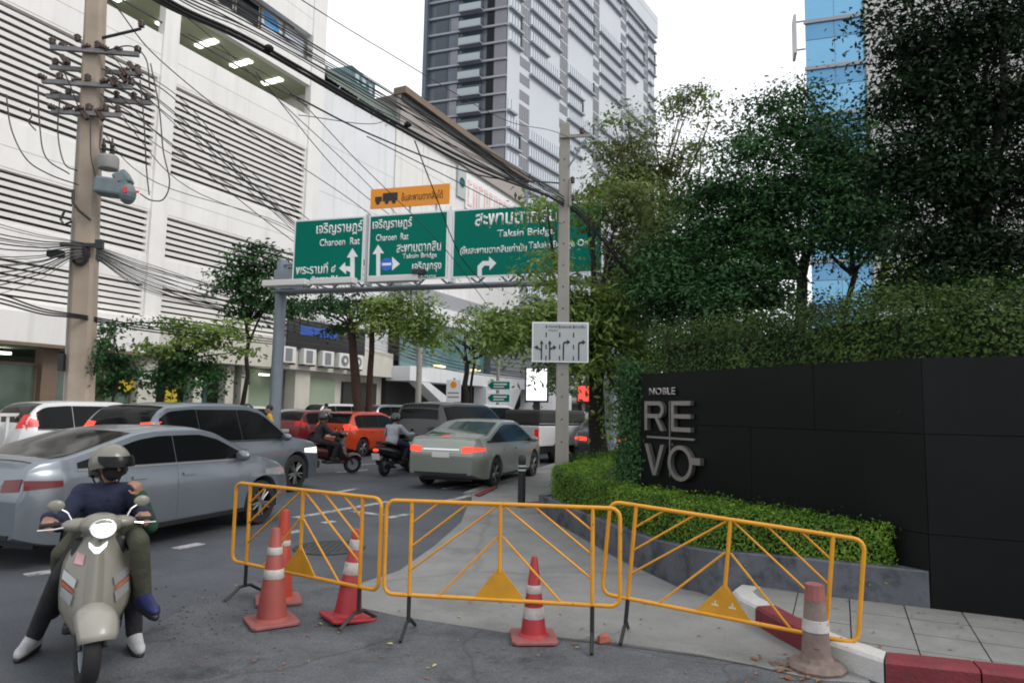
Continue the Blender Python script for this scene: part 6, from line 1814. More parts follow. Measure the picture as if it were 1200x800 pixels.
        part('hair', hb, M['hair'], t, smooth=True)
    if mask:
        mk = MB().ball(hd + fw * .042 + V(0, 0, -.04), (.078, .07, .068), 16, 9, mm)
        part('face_mask', mk, M['black_cloth'], t, smooth=True)
    for s in (-1, 1):
        part('eye', MB().ball(hd + fw * .09 + sd * .03 * s + V(0, 0, .018), .011, 8, 6), M['visor'], t)
    return t

# ------------------------------------------------------------------ scooters
def make_scooter(label, loc, rz, body_m, steer=0.0, group=None, stickers=True, lit=True, name='scooter', rear_lit=False):
    t = thing(name, label, 'scooter', loc, rz, group)
    rx = Matrix.Rotation(PI / 2, 4, 'X')
    st = link('front_fork', None, None) if False else None
    R = .235
    def wheel(x, z, rzz=0, nm='wheel'):
        ty = MB().lathe([(R * .62, -.045), (R * .9, -.052), (R * .98, -.035), (R, 0), (R * .98, .035), (R * .9, .052), (R * .62, .045), (R * .62, -.045)], 26, rx)
        w_ = part(nm, ty, M['rubber'], t, smooth=True, angle=50, loc=(x, 0, z), rot=(0, 0, rzz))
        rm = MB().lathe([(R * .62, -.03), (R * .6, -.035), (R * .5, -.02), (.03, -.03), (.03, .03), (R * .5, .02), (R * .6, .035), (R * .62, .03)], 20, rx)
        part('rim', rm, M['galv'], w_, smooth=True, angle=40)
        return w_
    wheel(.64, R, steer); wheel(-.60, R)
    Ms = Matrix.Translation((.5, 0, 0)) @ Matrix.Rotation(steer, 4, 'Z') @ Matrix.Translation((-.5, 0, 0))
    # front mudguard: deep rounded shell over the wheel
    rows = []
    for i in range(13):
        a = rad(22 + 118 * i / 12)
        r_ = []
        for j in range(11):
            u = -1 + 2 * j / 10
            wy = .13 * (1 - .25 * (abs(i - 5) / 7) ** 2)
            rr_ = (R + .045) * (1 - .26 * abs(u) ** 2.4)
            r_.append(Vector((.64 + rr_ * math.cos(a), u * wy, R + .015 + rr_ * math.sin(a))))
        rows.append(r_)
    part('front_mudguard', MB().grid(rows).xf(Ms), M['scoot_cream2'] if body_m is M['scoot_cream'] else body_m, t, smooth=True).modifiers.new('s', 'SOLIDIFY').thickness = .006
    for s in (-1, 1):
        part('fork_leg', MB().tube([(.64, s * .075, R), (.52, s * .06, .44)], .02, 8).xf(Ms), M['dark_metal'], t)
    # leg shield
    def sh(z, u):
        f = (z - .26) / (.96 - .26)
        w_ = .175 + .05 * math.sin(PI * min(1, max(0, f * 1.05))) - .075 * max(0, f - .72) / .28 - .05 * max(0, .25 - f) / .25
        x = .50 - .16 * f - .15 * abs(u) ** 2.2 + .02 * math.exp(-(u / .22) ** 2)
        return Vector((x, u * w_, z))
    rows = [[sh(.26 + .7 * i / 16, -1 + 2 * j / 16) for j in range(17)] for i in range(17)]
    o = part('leg_shield', MB().grid(rows), body_m, t, smooth=True); md = o.modifiers.new('s', 'SOLIDIFY'); md.thickness = .018; md.offset = -1
    # raised central strip
    rows = [[sh(.44 + .5 * i / 10, u * (.26 - .05 * i / 10)) + Vector((.016 * (1 - abs(u)) + .004, 0, 0)) for u in np.linspace(-1, 1, 9)] for i in range(11)]
    part('centre_strip', MB().grid(rows), body_m, t, smooth=True)
    for s in (-1, 1):
        rows = [[sh(.46 + .44 * i / 8, s * (.30 + .045 * k)) + Vector((.004, 0, 0)) for k in (0, 1)] for i in range(9)]
        part('shield_groove', MB().grid(rows), M['trim_black'] if False else M['dark_int'], t) if False else None
    def on_shield(poly, off, m, nm, label=None):
        n = len(poly)
        pts = [sh(z, u) + Vector((off, 0, 0)) for u, z in poly]
        bk_ = [sh(z, u) + Vector((.002, 0, 0)) for u, z in poly]
        mb = MB().add(pts + bk_, [tuple(range(n)), tuple(range(2 * n - 1, n - 1, -1))] + [(i, n + i, n + (i + 1) % n, (i + 1) % n) for i in range(n)])
        part(nm, mb, m, t, label=label)
    on_shield([(-.42, .885), (-.1, .855), (.1, .855), (.42, .885), (.34, .855), (.08, .815), (-.08, .815), (-.34, .855)], .03, M['lens_lit'] if lit else M['lens'], 'position_light')
    for s in (-1, 1):
        on_shield([(s * .92, .70), (s * .50, .64), (s * .55, .585), (s * .93, .64)], .02, M['lens'], 'turn_signal')
        on_shield([(s * .92, .63), (s * .58, .575), (s * .56, .55), (s * .92, .60)], .02, M['amber_lit'] if False else M['brick_red'], 'reflector')
        on_shield([(s * .92, .59), (s * .56, .54), (s * .64, .47), (s * .94, .53)], .02, M['lens'], 'turn_signal')
    if stickers:
        on_shield([(-.72, .82), (-.4, .80), (-.38, .735), (-.66, .745)], .012, M['sticker_pink'], 'sticker')
    # inner shield, floor, seat body, tail
    part('inner_shield', MB().box((.27, 0, .66), (.1, .34, .5), Matrix.Rotation(-.2, 3, 'Y')), M['trim_black'], t, bevel=.03)
    part('floorboard', MB().box((.12, 0, .3), (.5, .36, .07)), M['trim_black'], t, bevel=.02)
    rows = []
    for i in range(11):
        f = i / 10; x = -.08 - .95 * f
        hw_ = .16 + .05 * math.sin(PI * min(1, f * 1.2)) - .09 * max(0, f - .6) / .4
        zb = .34 + .22 * f; zt_ = .7 + .07 * f
        rows.append([Vector((x, hw_ * math.cos(a) * (1 if abs(math.cos(a)) < .9 else .97), (zb + zt_) / 2 + (zt_ - zb) / 2 * math.sin(a))) for a in np.linspace(0, 2 * PI, 21)])
    bd = MB().grid(rows); bd.add(rows[0][:-1], [tuple(range(20))[::-1]]); bd.add(rows[-1][:-1], [tuple(range(20))])
    part('rear_body', bd, body_m, t, smooth=True, angle=50)
    rows = []
    for i in range(9):
        f = i / 8; x = .02 - .92 * f
        hw_ = .1 + .05 * math.sin(PI * min(1, f * 1.1)); zc = .745 + .05 * f + (.03 if f > .5 else 0)
        rows.append([Vector((x, hw_ * math.cos(a), zc + .05 * math.sin(a))) for a in np.linspace(0, 2 * PI, 17)])
    bd = MB().grid(rows); bd.add(rows[0][:-1], [tuple(range(16))[::-1]]); bd.add(rows[-1][:-1], [tuple(range(16))])
    part('seat', bd, M['trim_black'], t, smooth=True, angle=50)
    part('tail_light', MB().ball((-1.03, 0, .66), (.03, .09, .04), 12, 7), M['tail_lit'] if rear_lit else M['tail'], t)
    part('number_plate', MB().box((-1.02, 0, .5), (.012, .22, .16), Matrix.Rotation(-.3, 3, 'Y')), M['plate_white'], t)
    part('rear_mudguard', MB().box((-.93, 0, .42), (.06, .12, .28), Matrix.Rotation(-.5, 3, 'Y')), M['trim_black'], t, bevel=.02)
    part('exhaust', MB().tube([(-.3, -.14, .2), (-.55, -.17, .24), (-.9, -.18, .34)], [.025, .05, .055], 10), M['dark_metal'], t)
    part('engine', MB().box((-.45, .02, .27), (.4, .2, .18)), M['dark_metal'], t, bevel=.03)
    # headset: turns with the bars
    Mh = Matrix.Translation((.30, 0, 0)) @ Matrix.Rotation(steer, 4, 'Z') @ Matrix.Translation((-.30, 0, 0))
    hs = MB().ball((.33, 0, 1.0), (.13, .135, .085), 20, 11).ball((.27, .12, 1.0), (.07, .12, .05), 14, 9).ball((.27, -.12, 1.0), (.07, .12, .05), 14, 9)
    part('headset', hs.xf(Mh), body_m, t, smooth=True)
    hl = MB().lathe([(.001, .02), (.05, .016), (.088, 0), (.092, -.03)], 22, Matrix.Translation((.445, 0, .985)) @ Matrix.Rotation(PI / 2 - .12, 4, 'Y') @ Matrix.Diagonal((.68, .86, 1, 1))).xf(Mh)
    part('headlight', hl, M['lens_lit'] if lit else M['lens'], t, smooth=True)
    rg = MB().lathe([(.088, .002), (.1, .006), (.104, -.02), (.09, -.03)], 22, Matrix.Translation((.443, 0, .985)) @ Matrix.Rotation(PI / 2 - .12, 4, 'Y') @ Matrix.Diagonal((.68, .86, 1, 1))).xf(Mh)
    part('headlight_rim', rg, M['chrome'], t, smooth=True)
    part('steering_column', MB().tube([(.36, 0, .62), (.31, 0, 1.0)], .04, 10), M['dark_metal'], t)
    for s in (-1, 1):
        part('handlebar', MB().tube([(.29, s * .1, 1.0), (.27, s * .20, 1.01), (.24, s * .25, 1.01)], .013, 8).xf(Mh), M['dark_metal'], t)
        part('grip', MB().tube([(.245, s * .24, 1.01), (.21, s * .355, 1.0)], .018, 10).xf(Mh), M['rubber'], t)
        part('brake_lever', MB().tube([(.295, s * .21, .995), (.295, s * .28, .985), (.265, s * .37, .98)], .007, 6).xf(Mh), M['chrome'], t)
        part('mirror_stem', MB().tube([(.27, s * .17, 1.03), (.26, s * .2, 1.09), (.25, s * .24, 1.115)], .007, 6).xf(Mh), M['chrome'], t)
        mr = MB().ball((.25, s * .27, 1.14), (.018, .055, .042), 16, 9).xf(Mh)
        part('mirror', mr, M['scoot_cream'] if body_m is M['scoot_cream'] else M['trim_black'], t, smooth=True)
    return t

SCP = G(99, 804); SC_H = 153; sc_rz = heading(SC_H)
c_, s_ = math.cos(sc_rz), math.sin(sc_rz)
fx = .64
SCK = .91
SCL = Vector((SCP.x - fx * SCK * c_, SCP.y - fx * SCK * s_, 0))
def loc_of(p):
    """world -> scooter-local"""
    d_ = p - SCL
    return Vector((d_.x * c_ + d_.y * s_, -d_.x * s_ + d_.y * c_, d_.z)) / SCK
_sc = make_scooter('beige retro scooter with lit round headlight, ridden towards the viewer', SCL, sc_rz, M['scoot_cream'], steer=rad(12))
fR, fL = loc_of(G(36, 766)), loc_of(G(156, 763))
Mh0 = Matrix.Translation((.30, 0, 0)) @ Matrix.Rotation(rad(12), 4, 'Z') @ Matrix.Translation((-.30, 0, 0))
wL, wR = Mh0 @ V(.135, .305, 1.045), Mh0 @ V(.135, -.305, 1.045)
J = dict(pelvis=(-.30, 0, .86), chest=(-.2, 0, 1.12), neck=(-.165, 0, 1.245), head=(-.13, .01, 1.375), shL=(-.19, .165, 1.17), shR=(-.19, -.165, 1.17),
         elL=(-.10, .29, .95), elR=(-.10, -.29, .95), wrL=tuple(wL), wrR=tuple(wR), hipL=(-.26, .1, .83), hipR=(-.26, -.1, .83),
         knL=(.10, .22, .60), knR=(.08, -.24, .60), anL=(fL.x - .06, fL.y, .095), anR=(fR.x - .06, fR.y, .095), toeL=(fL.x + .10, fL.y + .04, .05), toeR=(fR.x + .10, fR.y - .05, .05))
hnd = {'L': (Mh0.to_3x3() @ V(.9, .05, -.28), V(.1, -1, 0), V(0, 0, 1), 1.15), 'R': (Mh0.to_3x3() @ V(.9, -.05, -.28), V(.1, 1, 0), V(0, 0, 1), 1.15)}
# up vector of hand_caps is d x side: for the right hand it must point up, for the left it is mirrored
def fix_hand(d_, side, up, curl):
    u = d_.normalized().cross((side - d_.normalized() * side.dot(d_.normalized())).normalized())
    return (d_, side, up, curl if u.z > 0 else -curl)
hnd = {k: fix_hand(*v) for k, v in hnd.items()}
_r1 = make_person('scooter rider in a cream helmet, navy jacket and white trainers, looking aside', J, SCL, sc_rz, 'navy', 'charcoal', 'shoe_white', voxel=.0065, helmet='helmet_cream', mask=True, yaw=rad(38), hands=hnd)
# pillion passenger: green top, olive trousers, blue sandals, one hand raised
hw_ = loc_of(AT(164, 580, 4.95)); el = loc_of(AT(176, 616, 4.98)); kn = loc_of(AT(163, 634, 4.62)); an = loc_of(AT(168, 700, 4.75)); to = loc_of(AT(180, 714, 4.60))
J = dict(pelvis=(-.62, -.02, .88), chest=(-.6, -.03, 1.08), neck=(-.58, -.03, 1.19), head=(-.57, -.03, 1.28), shL=(-.59, .13, 1.10), shR=(-.59, -.17, 1.10),
         elL=tuple(el), elR=(-.4, -.22, .98), wrL=tuple(hw_), wrR=(-.28, -.14, 1.0), hipL=(-.6, .11, .88), hipR=(-.6, -.11, .88),
         knL=tuple(kn), knR=(-.18, -.27, .72), anL=tuple(an), anR=(-.35, -.27, .36), toeL=tuple(to), toeR=(-.22, -.29, .31))
hd_ = {'L': fix_hand(V(.1, -.1, 1), V(.3, -1, 0), V(0, 0, 1), .5)}
hd_['L'] = (V(.35, -.25, .9), V(.75, -.6, 0), V(0, 0, 1), 1.1)
_r2 = make_person('pillion passenger in a dark green top and olive trousers, hand raised, behind the helmeted rider', J, SCL, sc_rz, 'green_cloth', 'olive', 'shoe_blue', voxel=.0075, helmet='helmet_black', yaw=rad(10), hands=hd_, sleeve=.95)

for o in (_sc, _r1, _r2): o.scale = (SCK, SCK, SCK)
# riders in the traffic, seen from behind
def seat_J(feet=.33, lean=0.0):
    return dict(pelvis=(-.30, 0, .86), chest=(-.22 + lean, 0, 1.14), neck=(-.19 + lean, 0, 1.28), head=(-.16 + lean, 0, 1.40), shL=(-.2 + lean, .18, 1.2), shR=(-.2 + lean, -.18, 1.2),
         elL=(-.06, .33, 1.02), elR=(-.06, -.33, 1.02), wrL=(.14, .36, 1.03), wrR=(.14, -.36, 1.03), hipL=(-.26, .1, .83), hipR=(-.26, -.1, .83),
         knL=(.14, .2, .74), knR=(.14, -.2, .74), anL=(.06, .15, .42), anR=(.06, -.15, .42), toeL=(.2, .16, .37), toeR=(.2, -.16, .37))
P_BIKE_RED = paint('paint_bike_red', (.05, .008, .01), metal=.2)
def place(px, d_, hd): 
    p = AT(px, 470, d_); p.z = 0
    return p, heading(hd)
l_, r_ = place(388, 17.6, 55)
make_scooter('black and dark red motor scooter leaving past the grey car bonnet', l_, r_, P_BIKE_RED, group='scooters in the traffic', stickers=False, lit=False, name='scooter')
make_person('rider in black on the dark red scooter, black helmet', seat_J(), l_, r_, 'black_cloth', 'black_cloth', 'charcoal', voxel=.013, helmet='helmet_black', group='riders in the traffic')
l_, r_ = place(468, 17.9, 22)
make_scooter('black and white scooter with red tail light before the dark people carrier', l_, r_, P_BLACK, group='scooters in the traffic', stickers=False, lit=False, rear_lit=True, name='scooter')
make_person('rider in a pale grey shirt on the black and white scooter', seat_J(), l_, r_, 'grey_cloth', 'navy', 'charcoal', voxel=.013, helmet='helmet_black', group='riders in the traffic')
# standing man in yellow by the railing
J = dict(pelvis=(0, 0, .95), chest=(.01, 0, 1.27), neck=(.01, 0, 1.45), head=(.03, 0, 1.58), shL=(0, .19, 1.39), shR=(0, -.19, 1.39), elL=(-.03, .26, 1.12), elR=(.02, -.25, 1.12),
         wrL=(.08, .24, .92), wrR=(.2, -.2, 1.0), hipL=(0, .09, .92), hipR=(0, -.09, .92), knL=(.04, .1, .5), knR=(-.03, -.1, .5), anL=(-.02, .11, .1), anR=(-.08, -.1, .1), toeL=(.12, .13, .05), toeR=(.06, -.12, .05))
p = AT(317, 470, 19.4); p.z = 0
make_person('standing man in a yellow shirt and dark trousers by the white railing', J, p, rad(200), 'yellow_cloth', 'navy', 'charcoal', voxel=.013, short_sleeve=True)
J2 = {k: (v[0], -v[1], v[2]) for k, v in J.items()}
J2 = {k.replace('L', '#').replace('R', 'L').replace('#', 'R'): v for k, v in J2.items()}
p = AT(289, 470, 20.2); p.z = .0
make_person('man in a yellow vest and dark helmet standing beyond the grey car roof', J2, p, rad(60), 'yellow_cloth', 'black_cloth', 'charcoal', voxel=.013, helmet='helmet_black')
p = AT(383, 470, 30.5); p.z = .13
make_person('distant person in a grey shirt standing before the green shutter', J2, p, rad(150), 'grey_cloth', 'charcoal', 'charcoal', voxel=.013, short_sleeve=True)
# ------------------------------------------------------------------ foliage
def leaves_mesh(name, centers, normals, size, m, aspect=.45, jitter=.5, rng=RNG, droop=0.0):
    """many small folded leaf faces; centers (n,3), normals (n,3) preferred facing"""
    n = len(centers)
    nr = normals + rng.normal(0, jitter, (n, 3)); nr /= np.linalg.norm(nr, axis=1, keepdims=True) + 1e-9
    t = rng.normal(0, 1, (n, 3)); t[:, 2] -= droop; t -= nr * (t * nr).sum(1, keepdims=True); t /= np.linalg.norm(t, axis=1, keepdims=True) + 1e-9
    b = np.cross(nr, t)
    s = (size * rng.uniform(.6, 1.35, n))[:, None]
    p0 = centers - t * s * .5; p2 = centers + t * s * .5
    off = nr * s * .07
    p1 = centers + b * s * aspect * .5 - t * s * .06 + off; p3 = centers - b * s * aspect * .5 - t * s * .06 + off
    co = np.stack([p0, p1, p2, p3], 1).reshape(-1, 3).astype(np.float32)
    me = bpy.data.meshes.new(name)
    me.vertices.add(4 * n); me.vertices.foreach_set('co', co.reshape(-1))
    me.loops.add(4 * n); me.loops.foreach_set('vertex_index', np.arange(4 * n, dtype=np.int32))
    me.polygons.add(n); me.polygons.foreach_set('loop_start', np.arange(0, 4 * n, 4, dtype=np.int32))
    try: me.polygons.foreach_set('loop_total', np.full(n, 4, dtype=np.int32))
    except Exception: pass
    me.materials.append(m)
    me.update(calc_edges=True)
    me.validate()
    return me
def clump_points(c, r, n, rng, twig=.16, flat=.55, fill=.25):
    """leaf centres grouped in sprays inside an ellipsoid"""
    k = max(4, n // 55)
    d_ = rng.normal(0, 1, (k, 3)); d_ /= np.linalg.norm(d_, axis=1, keepdims=True)
    rad_ = (fill + (1 - fill) * rng.uniform(0, 1, k) ** .6)[:, None]
    tw = d_ * rad_ * np.array(r)
    idx = rng.integers(0, k, n)
    hz = np.cross(d_, [0, 0, 1.0]); a_ = rng.uniform(0, 2 * PI, k)
    sl = rng.normal(0, .22, (k, 2))
    g_ = rng.normal(0, 1, (n, 3)) * np.array([twig * 1.45, twig * 1.45, twig * flat * .55])
    g_[:, 2] += g_[:, 0] * sl[idx, 0] + g_[:, 1] * sl[idx, 1] - .35 * (g_[:, 0] ** 2 + g_[:, 1] ** 2)
    pts = tw[idx] + g_ + np.array(c)
    nm = d_[idx] * .75 + np.array([0, 0, .75])
    return pts, nm, tw + np.array(c)
def limb(mb, a, b_, ra, rb, bend=.12, n=6, rng=random, sides=7):
    a, b_ = Vector(a), Vector(b_); d_ = b_ - a; ln = d_.length
    off = Vector((rng.uniform(-1, 1), rng.uniform(-1, 1), rng.uniform(.2, 1))) * ln * bend
    pts = []
    for i in range(n):
        t = i / (n - 1)
        pts.append(a + d_ * t + off * math.sin(PI * t) * (1 - .3 * t) + Vector((rng.uniform(-1, 1), rng.uniform(-1, 1), 0)) * ln * .015)
    mb.tube(pts, [ra + (rb - ra) * (i / (n - 1)) for i in range(n)], sides)
    return pts
def tree(label, base, top, r0, clumps, leaf_m, bark, size, group=None, twig=.16, name='tree', aspect=.45, flat=.55, fork=None, twigs=True, mats=None, droop=0.3, z0=0.0, extra_trunks=(), seed=1, fill=.25, nmul=1.0):
    """clumps: (px, py, depth, rx_px, ry_px, leaves[, material index]); the crown is built where it stands"""
    rg = np.random.default_rng(seed); rr_ = random.Random(seed)
    base = Vector((base[0], base[1], z0)); top = Vector(top)
    t = thing(name, label, 'tree', base, 0, group)
    tm = MB()
    loc = lambda p: Vector(p) - base
    tp = limb(tm, (0, 0, -.05), loc(top), r0, r0 * .62, .05, 8, rr_, 10)
    tm.lathe([(r0 * 1.5, -.05), (r0 * 1.15, .12), (r0, .4)], 10)
    for (bp, tpx, rr0) in extra_trunks:
        limb(tm, loc(Vector((bp[0], bp[1], z0))), loc(Vector(tpx)), rr0, rr0 * .6, .05, 8, rr_, 9)
    cs = sorted((AT(*c_[:3]) - base for c_ in clumps), key=lambda q: (q - tp[-1]).length)[:3]
    for q in cs: limb(tm, tp[-1] - Vector((0, 0, .05)), q, r0 * .45, .014, .12, 6, rr_, 7)
    for (bp, tpx, rr0) in extra_trunks:
        e_ = loc(Vector(tpx))
        cs = sorted((AT(*c_[:3]) - base for c_ in clumps), key=lambda q: (q - e_).length)[:4]
        for q in cs: limb(tm, e_ - Vector((0, 0, .04)), q, rr0 * .55, .012, .12, 6, rr_, 7)
    trunk = part('trunk', tm, bark, t, smooth=True)
    allp, alln = {}, {}
    lm = MB()
    tops = [loc(top)] + [loc(Vector(e[1])) for e in extra_trunks]
    for cl in clumps:
        px, py, d_, rx, ry, n = cl[:6]; n = int(n * nmul); mi = cl[6] if len(cl) > 6 else 0
        c = AT(px, py, d_) - base
        rxm, rym = rx * d_ / 800, ry * d_ / 800
        pts, nm, tw = clump_points(c, (rxm, (rxm + rym) * .5, rym), n, rg, twig, flat, fill)
        allp.setdefault(mi, []).append(pts); alln.setdefault(mi, []).append(nm)
        src = min(tops, key=lambda q: (q - c).length)
        # start the limb on the upper trunk
        a = src if rr_.random() < .5 else tp[-2] if len(tops) == 1 else src
        ln = (c - a).length
        lp_ = limb(lm, a, c, max(.02, min(r0 * .45, .018 * ln + .02)), .012, .12, 6, rr_, 6)
        if twigs:
            for q in tw[::max(1, len(tw) // 12)]:
                st_ = lp_[rr_.randint(2, 5)]
                limb(lm, st_, q, .011, .003, .1, 4, rr_, 4)
    part('limbs', lm, bark, trunk, smooth=True)
    ml_ = mats or [leaf_m]
    for mi in allp:
        me = leaves_mesh('crown', np.concatenate(allp[mi]), np.concatenate(alln[mi]), size, ml_[mi], aspect, .42, rg, droop)
        part('crown', me, None, t)
    return t

# --- hedges: dense leaf skins over a dark twig core
def hedge_leaves(poly_top, dens, rng):
    pass
def sample_tri(a, b_, c, n, rng):
    u = rng.uniform(0, 1, (n, 2)); fl = u.sum(1) > 1; u[fl] = 1 - u[fl]
    return np.array(a) + np.outer(u[:, 0], np.array(b_) - np.array(a)) + np.outer(u[:, 1], np.array(c) - np.array(a))
def hedge(name, label, poly, z0, z1, leaf_m, size, dens, rough=.05, core_in=.1, seed=3, cat='hedge', lump=.06, ztop=None, maxn=60000):
    """poly: footprint (world XY, CCW or CW); leaves on the sides and the top, with an uneven surface"""
    rg = np.random.default_rng(seed)
    P_ = [Vector((p[0], p[1], 0)) for p in poly]
    ar_ = sum(P_[i].x * P_[(i + 1) % len(P_)].y - P_[(i + 1) % len(P_)].x * P_[i].y for i in range(len(P_)))
    if ar_ < 0: P_ = P_[::-1]
    cx = sum((p for p in P_), Vector()) / len(P_)
    t = thing(name, label, cat, cx, 0)
    zt = ztop or (lambda p: z1)
    pts, nms = [], []
    n = len(P_)
    for i in range(n):
        a, b_ = P_[i], P_[(i + 1) % n]
        d_ = b_ - a; ln = d_.length
        if ln < .02: continue
        nn = np.array([d_.y / ln, -d_.x / ln, 0])
        za, zb = zt(a), zt(b_)
        k = int(ln * (max(za, zb) - z0) * dens * .5)
        pts += [sample_tri((a.x, a.y, z0), (b_.x, b_.y, z0), (b_.x, b_.y, zb), k, rg), sample_tri((a.x, a.y, z0), (b_.x, b_.y, zb), (a.x, a.y, za), k, rg)]
        nms += [np.tile(nn + np.array([0, 0, .35]), (2 * k, 1))]
    import mathutils.geometry as mg
    tris = mg.tessellate_polygon([[Vector((p.x, p.y, 0)) for p in P_]])
    for tr in tris:
        a, b_, c = (P_[i] for i in tr)
        area = abs((b_ - a).cross(c - a).z) / 2
        k = int(area * dens)
        pts.append(sample_tri((a.x, a.y, zt(a)), (b_.x, b_.y, zt(b_)), (c.x, c.y, zt(c)), k, rg)); nms.append(np.tile(np.array([0, 0, 1.0]), (k, 1)))
    p = np.concatenate(pts); nm = np.concatenate(nms)
    if len(p) > maxn:
        s_ = rg.choice(len(p), maxn, replace=False); p, nm = p[s_], nm[s_]
    # lumpy offset from sums of sines, plus stray shoots
    w_ = sum(np.sin(p @ rg.normal(0, f, 3) + rg.uniform(0, 6)) for f in (2.5, 4, 7, 11)) / 4
    p = p + nm * (w_ * lump)[:, None] + rg.normal(0, rough * .5, p.shape)
    st_ = rg.uniform(0, 1, len(p)) < .05
    p[st_] += nm[st_] * rg.uniform(.0, rough * 2.2, (st_.sum(), 1))
    p[:, 0] -= cx.x; p[:, 1] -= cx.y
    core = MB()
    pin = [(q.x + (cx.x - q.x) * min(.5, core_in / max(.2, (q - cx).length)) - cx.x, q.y + (cx.y - q.y) * min(.5, core_in / max(.2, (q - cx).length)) - cx.y) for q in P_]
    nn_ = len(pin)
    vs = [(q[0], q[1], z0) for q in pin] + [(q[0], q[1], zt(P_[i]) - core_in) for i, q in enumerate(pin)]
    core.add(vs, [tuple(range(nn_ - 1, -1, -1)), tuple(range(nn_, 2 * nn_))] + [(i, (i + 1) % nn_, nn_ + (i + 1) % nn_, nn_ + i) for i in range(nn_)])
    part('twig_core', core, M['hedge_core'], t)
    part('foliage', leaves_mesh('foliage', p, nm, size, leaf_m, .55, .42, rg, 0), None, t)
    return t

# low clipped hedge in the planter
lowp = inset(PL, .10)
lh = [xy(p) for p in lowp[0:11]]
endp = WALL_C + (PL[10] - WALL_C) * .5
lh = [xy(lowp[0] + (lowp[1] - lowp[0]) * .08)] + [xy(p) for p in lowp[1:10]] + [xy(lowp[10] + (lowp[9] - lowp[10]) * .1)] 
wl_a = WALL_L + wdn * .1; nrm_w = Vector((wdn.y, -wdn.x, 0)) * .1
lh += [xy(WALL_C - wdn * .25 + nrm_w), xy(WALL_C - wdn * 1.2 + nrm_w), xy(WALL_L + wdn * 1.2 + nrm_w), xy(WALL_L + nrm_w), xy(WALL_L - wdn * .8 + nrm_w), xy(bk + Vector((-.35, .0, 0)))]
M_H = M['leaf_hedge']
hedge('clipped_hedge', 'low clipped bright green hedge growing in the grey planter', lh, .22, .76, M_H, .03, 5000, rough=.04, core_in=.07, lump=.03, seed=4, maxn=110000)
# tall hedge behind the black wall
hb_ = []
nb_ = Vector((-wdn.y, wdn.x, 0)); nr_ = Vector((-wr.y, wr.x, 0))
pA = WALL_L + nb_ * .35 - wdn * .15; pB = WALL_C + nb_ * .35 + wdn * .1; pC = WALL_C + nr_ * .38 + wr * .2; pD = WALL_R + nr_ * .38
pE = WALL_R + nr_ * 1.7; pF = WALL_C + nr_ * 1.7 + wr * .2; pG = WALL_L + nb_ * 1.6 - wdn * .1
def tall_top(p):
    f = (Vector((p.x, p.y, 0)) - WALL_L).dot(Vector((1, -.6, 0)).normalized()) / 5
    return 2.78 + .08 * min(1.5, max(0, f)) 
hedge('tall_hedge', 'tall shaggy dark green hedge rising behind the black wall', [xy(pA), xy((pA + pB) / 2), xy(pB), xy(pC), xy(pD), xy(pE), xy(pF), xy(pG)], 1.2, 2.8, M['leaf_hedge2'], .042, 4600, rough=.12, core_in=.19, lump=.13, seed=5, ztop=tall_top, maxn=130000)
# climbing ivy column at the wall's left end
iv = WALL_L - wdn * .22 + Vector((-.02, 0, 0))
hedge('ivy_column', 'dark climbing ivy covering the left end of the black wall', [xy(iv + Vector((-.06, -.0, 0))), xy(iv + Vector((.14, -.12, 0))), xy(iv + Vector((.26, .4, 0))), xy(iv + Vector((0, .5, 0)))], .2, 2.3, M['leaf_mid'], .05, 2600, rough=.12, core_in=.1, lump=.08, seed=6, cat='ivy')
# small shrubs at the foot of the roadside tree
for (px, py, d_, lab) in ((693, 541, 14.5, 'small round shrub at the foot of the roadside tree'),):
    p = AT(px, py, d_); p.z = 0
    hedge('shrub', lab, [(p.x - .55, p.y - .3), (p.x, p.y - .5), (p.x + .55, p.y - .3), (p.x + .6, p.y + .3), (p.x, p.y + .5), (p.x - .6, p.y + .3)], .0, .72, M['leaf_mid'], .06, 2200, rough=.09, lump=.12, seed=8, cat='shrub')

g_street = 'trees standing along the street'
# roadside tree with lime foliage over the signs
b0 = AT(706, 535, 15.5)
tree('roadside tree with lime green drooping foliage beside the slim pole', (b0.x, b0.y), AT(704, 405, 15.5), .23,
     [(600, 385, 15, 34, 26, 1500), (640, 372, 15, 32, 28, 1500), (575, 372, 15.2, 20, 12, 350), (690, 360, 15, 38, 34, 1900), (648, 305, 15.4, 16, 24, 330), (625, 318, 15.4, 18, 6, 110), (690, 250, 16.2, 20, 18, 350), (640, 240, 15.6, 26, 12, 300), (735, 300, 16.4, 32, 40, 1500, 1), (715, 228, 16.5, 24, 24, 500), (735, 235, 15.8, 34, 34, 1000, 1), (740, 350, 15.4, 34, 34, 1600),
      (742, 430, 15.2, 22, 36, 900), (690, 425, 15, 24, 20, 600), (655, 340, 14.9, 26, 14, 380), (735, 480, 15, 14, 26, 300), (760, 300, 15.8, 26, 34, 900, 1), (670, 410, 15.2, 24, 18, 650), (725, 395, 15.4, 36, 26, 1300)],
     M['leaf_lime'], M['bark_dark'], .15, g_street, twig=.26, seed=21, nmul=1.3, mats=[M['leaf_lime'], M['leaf_olive']], aspect=.4)
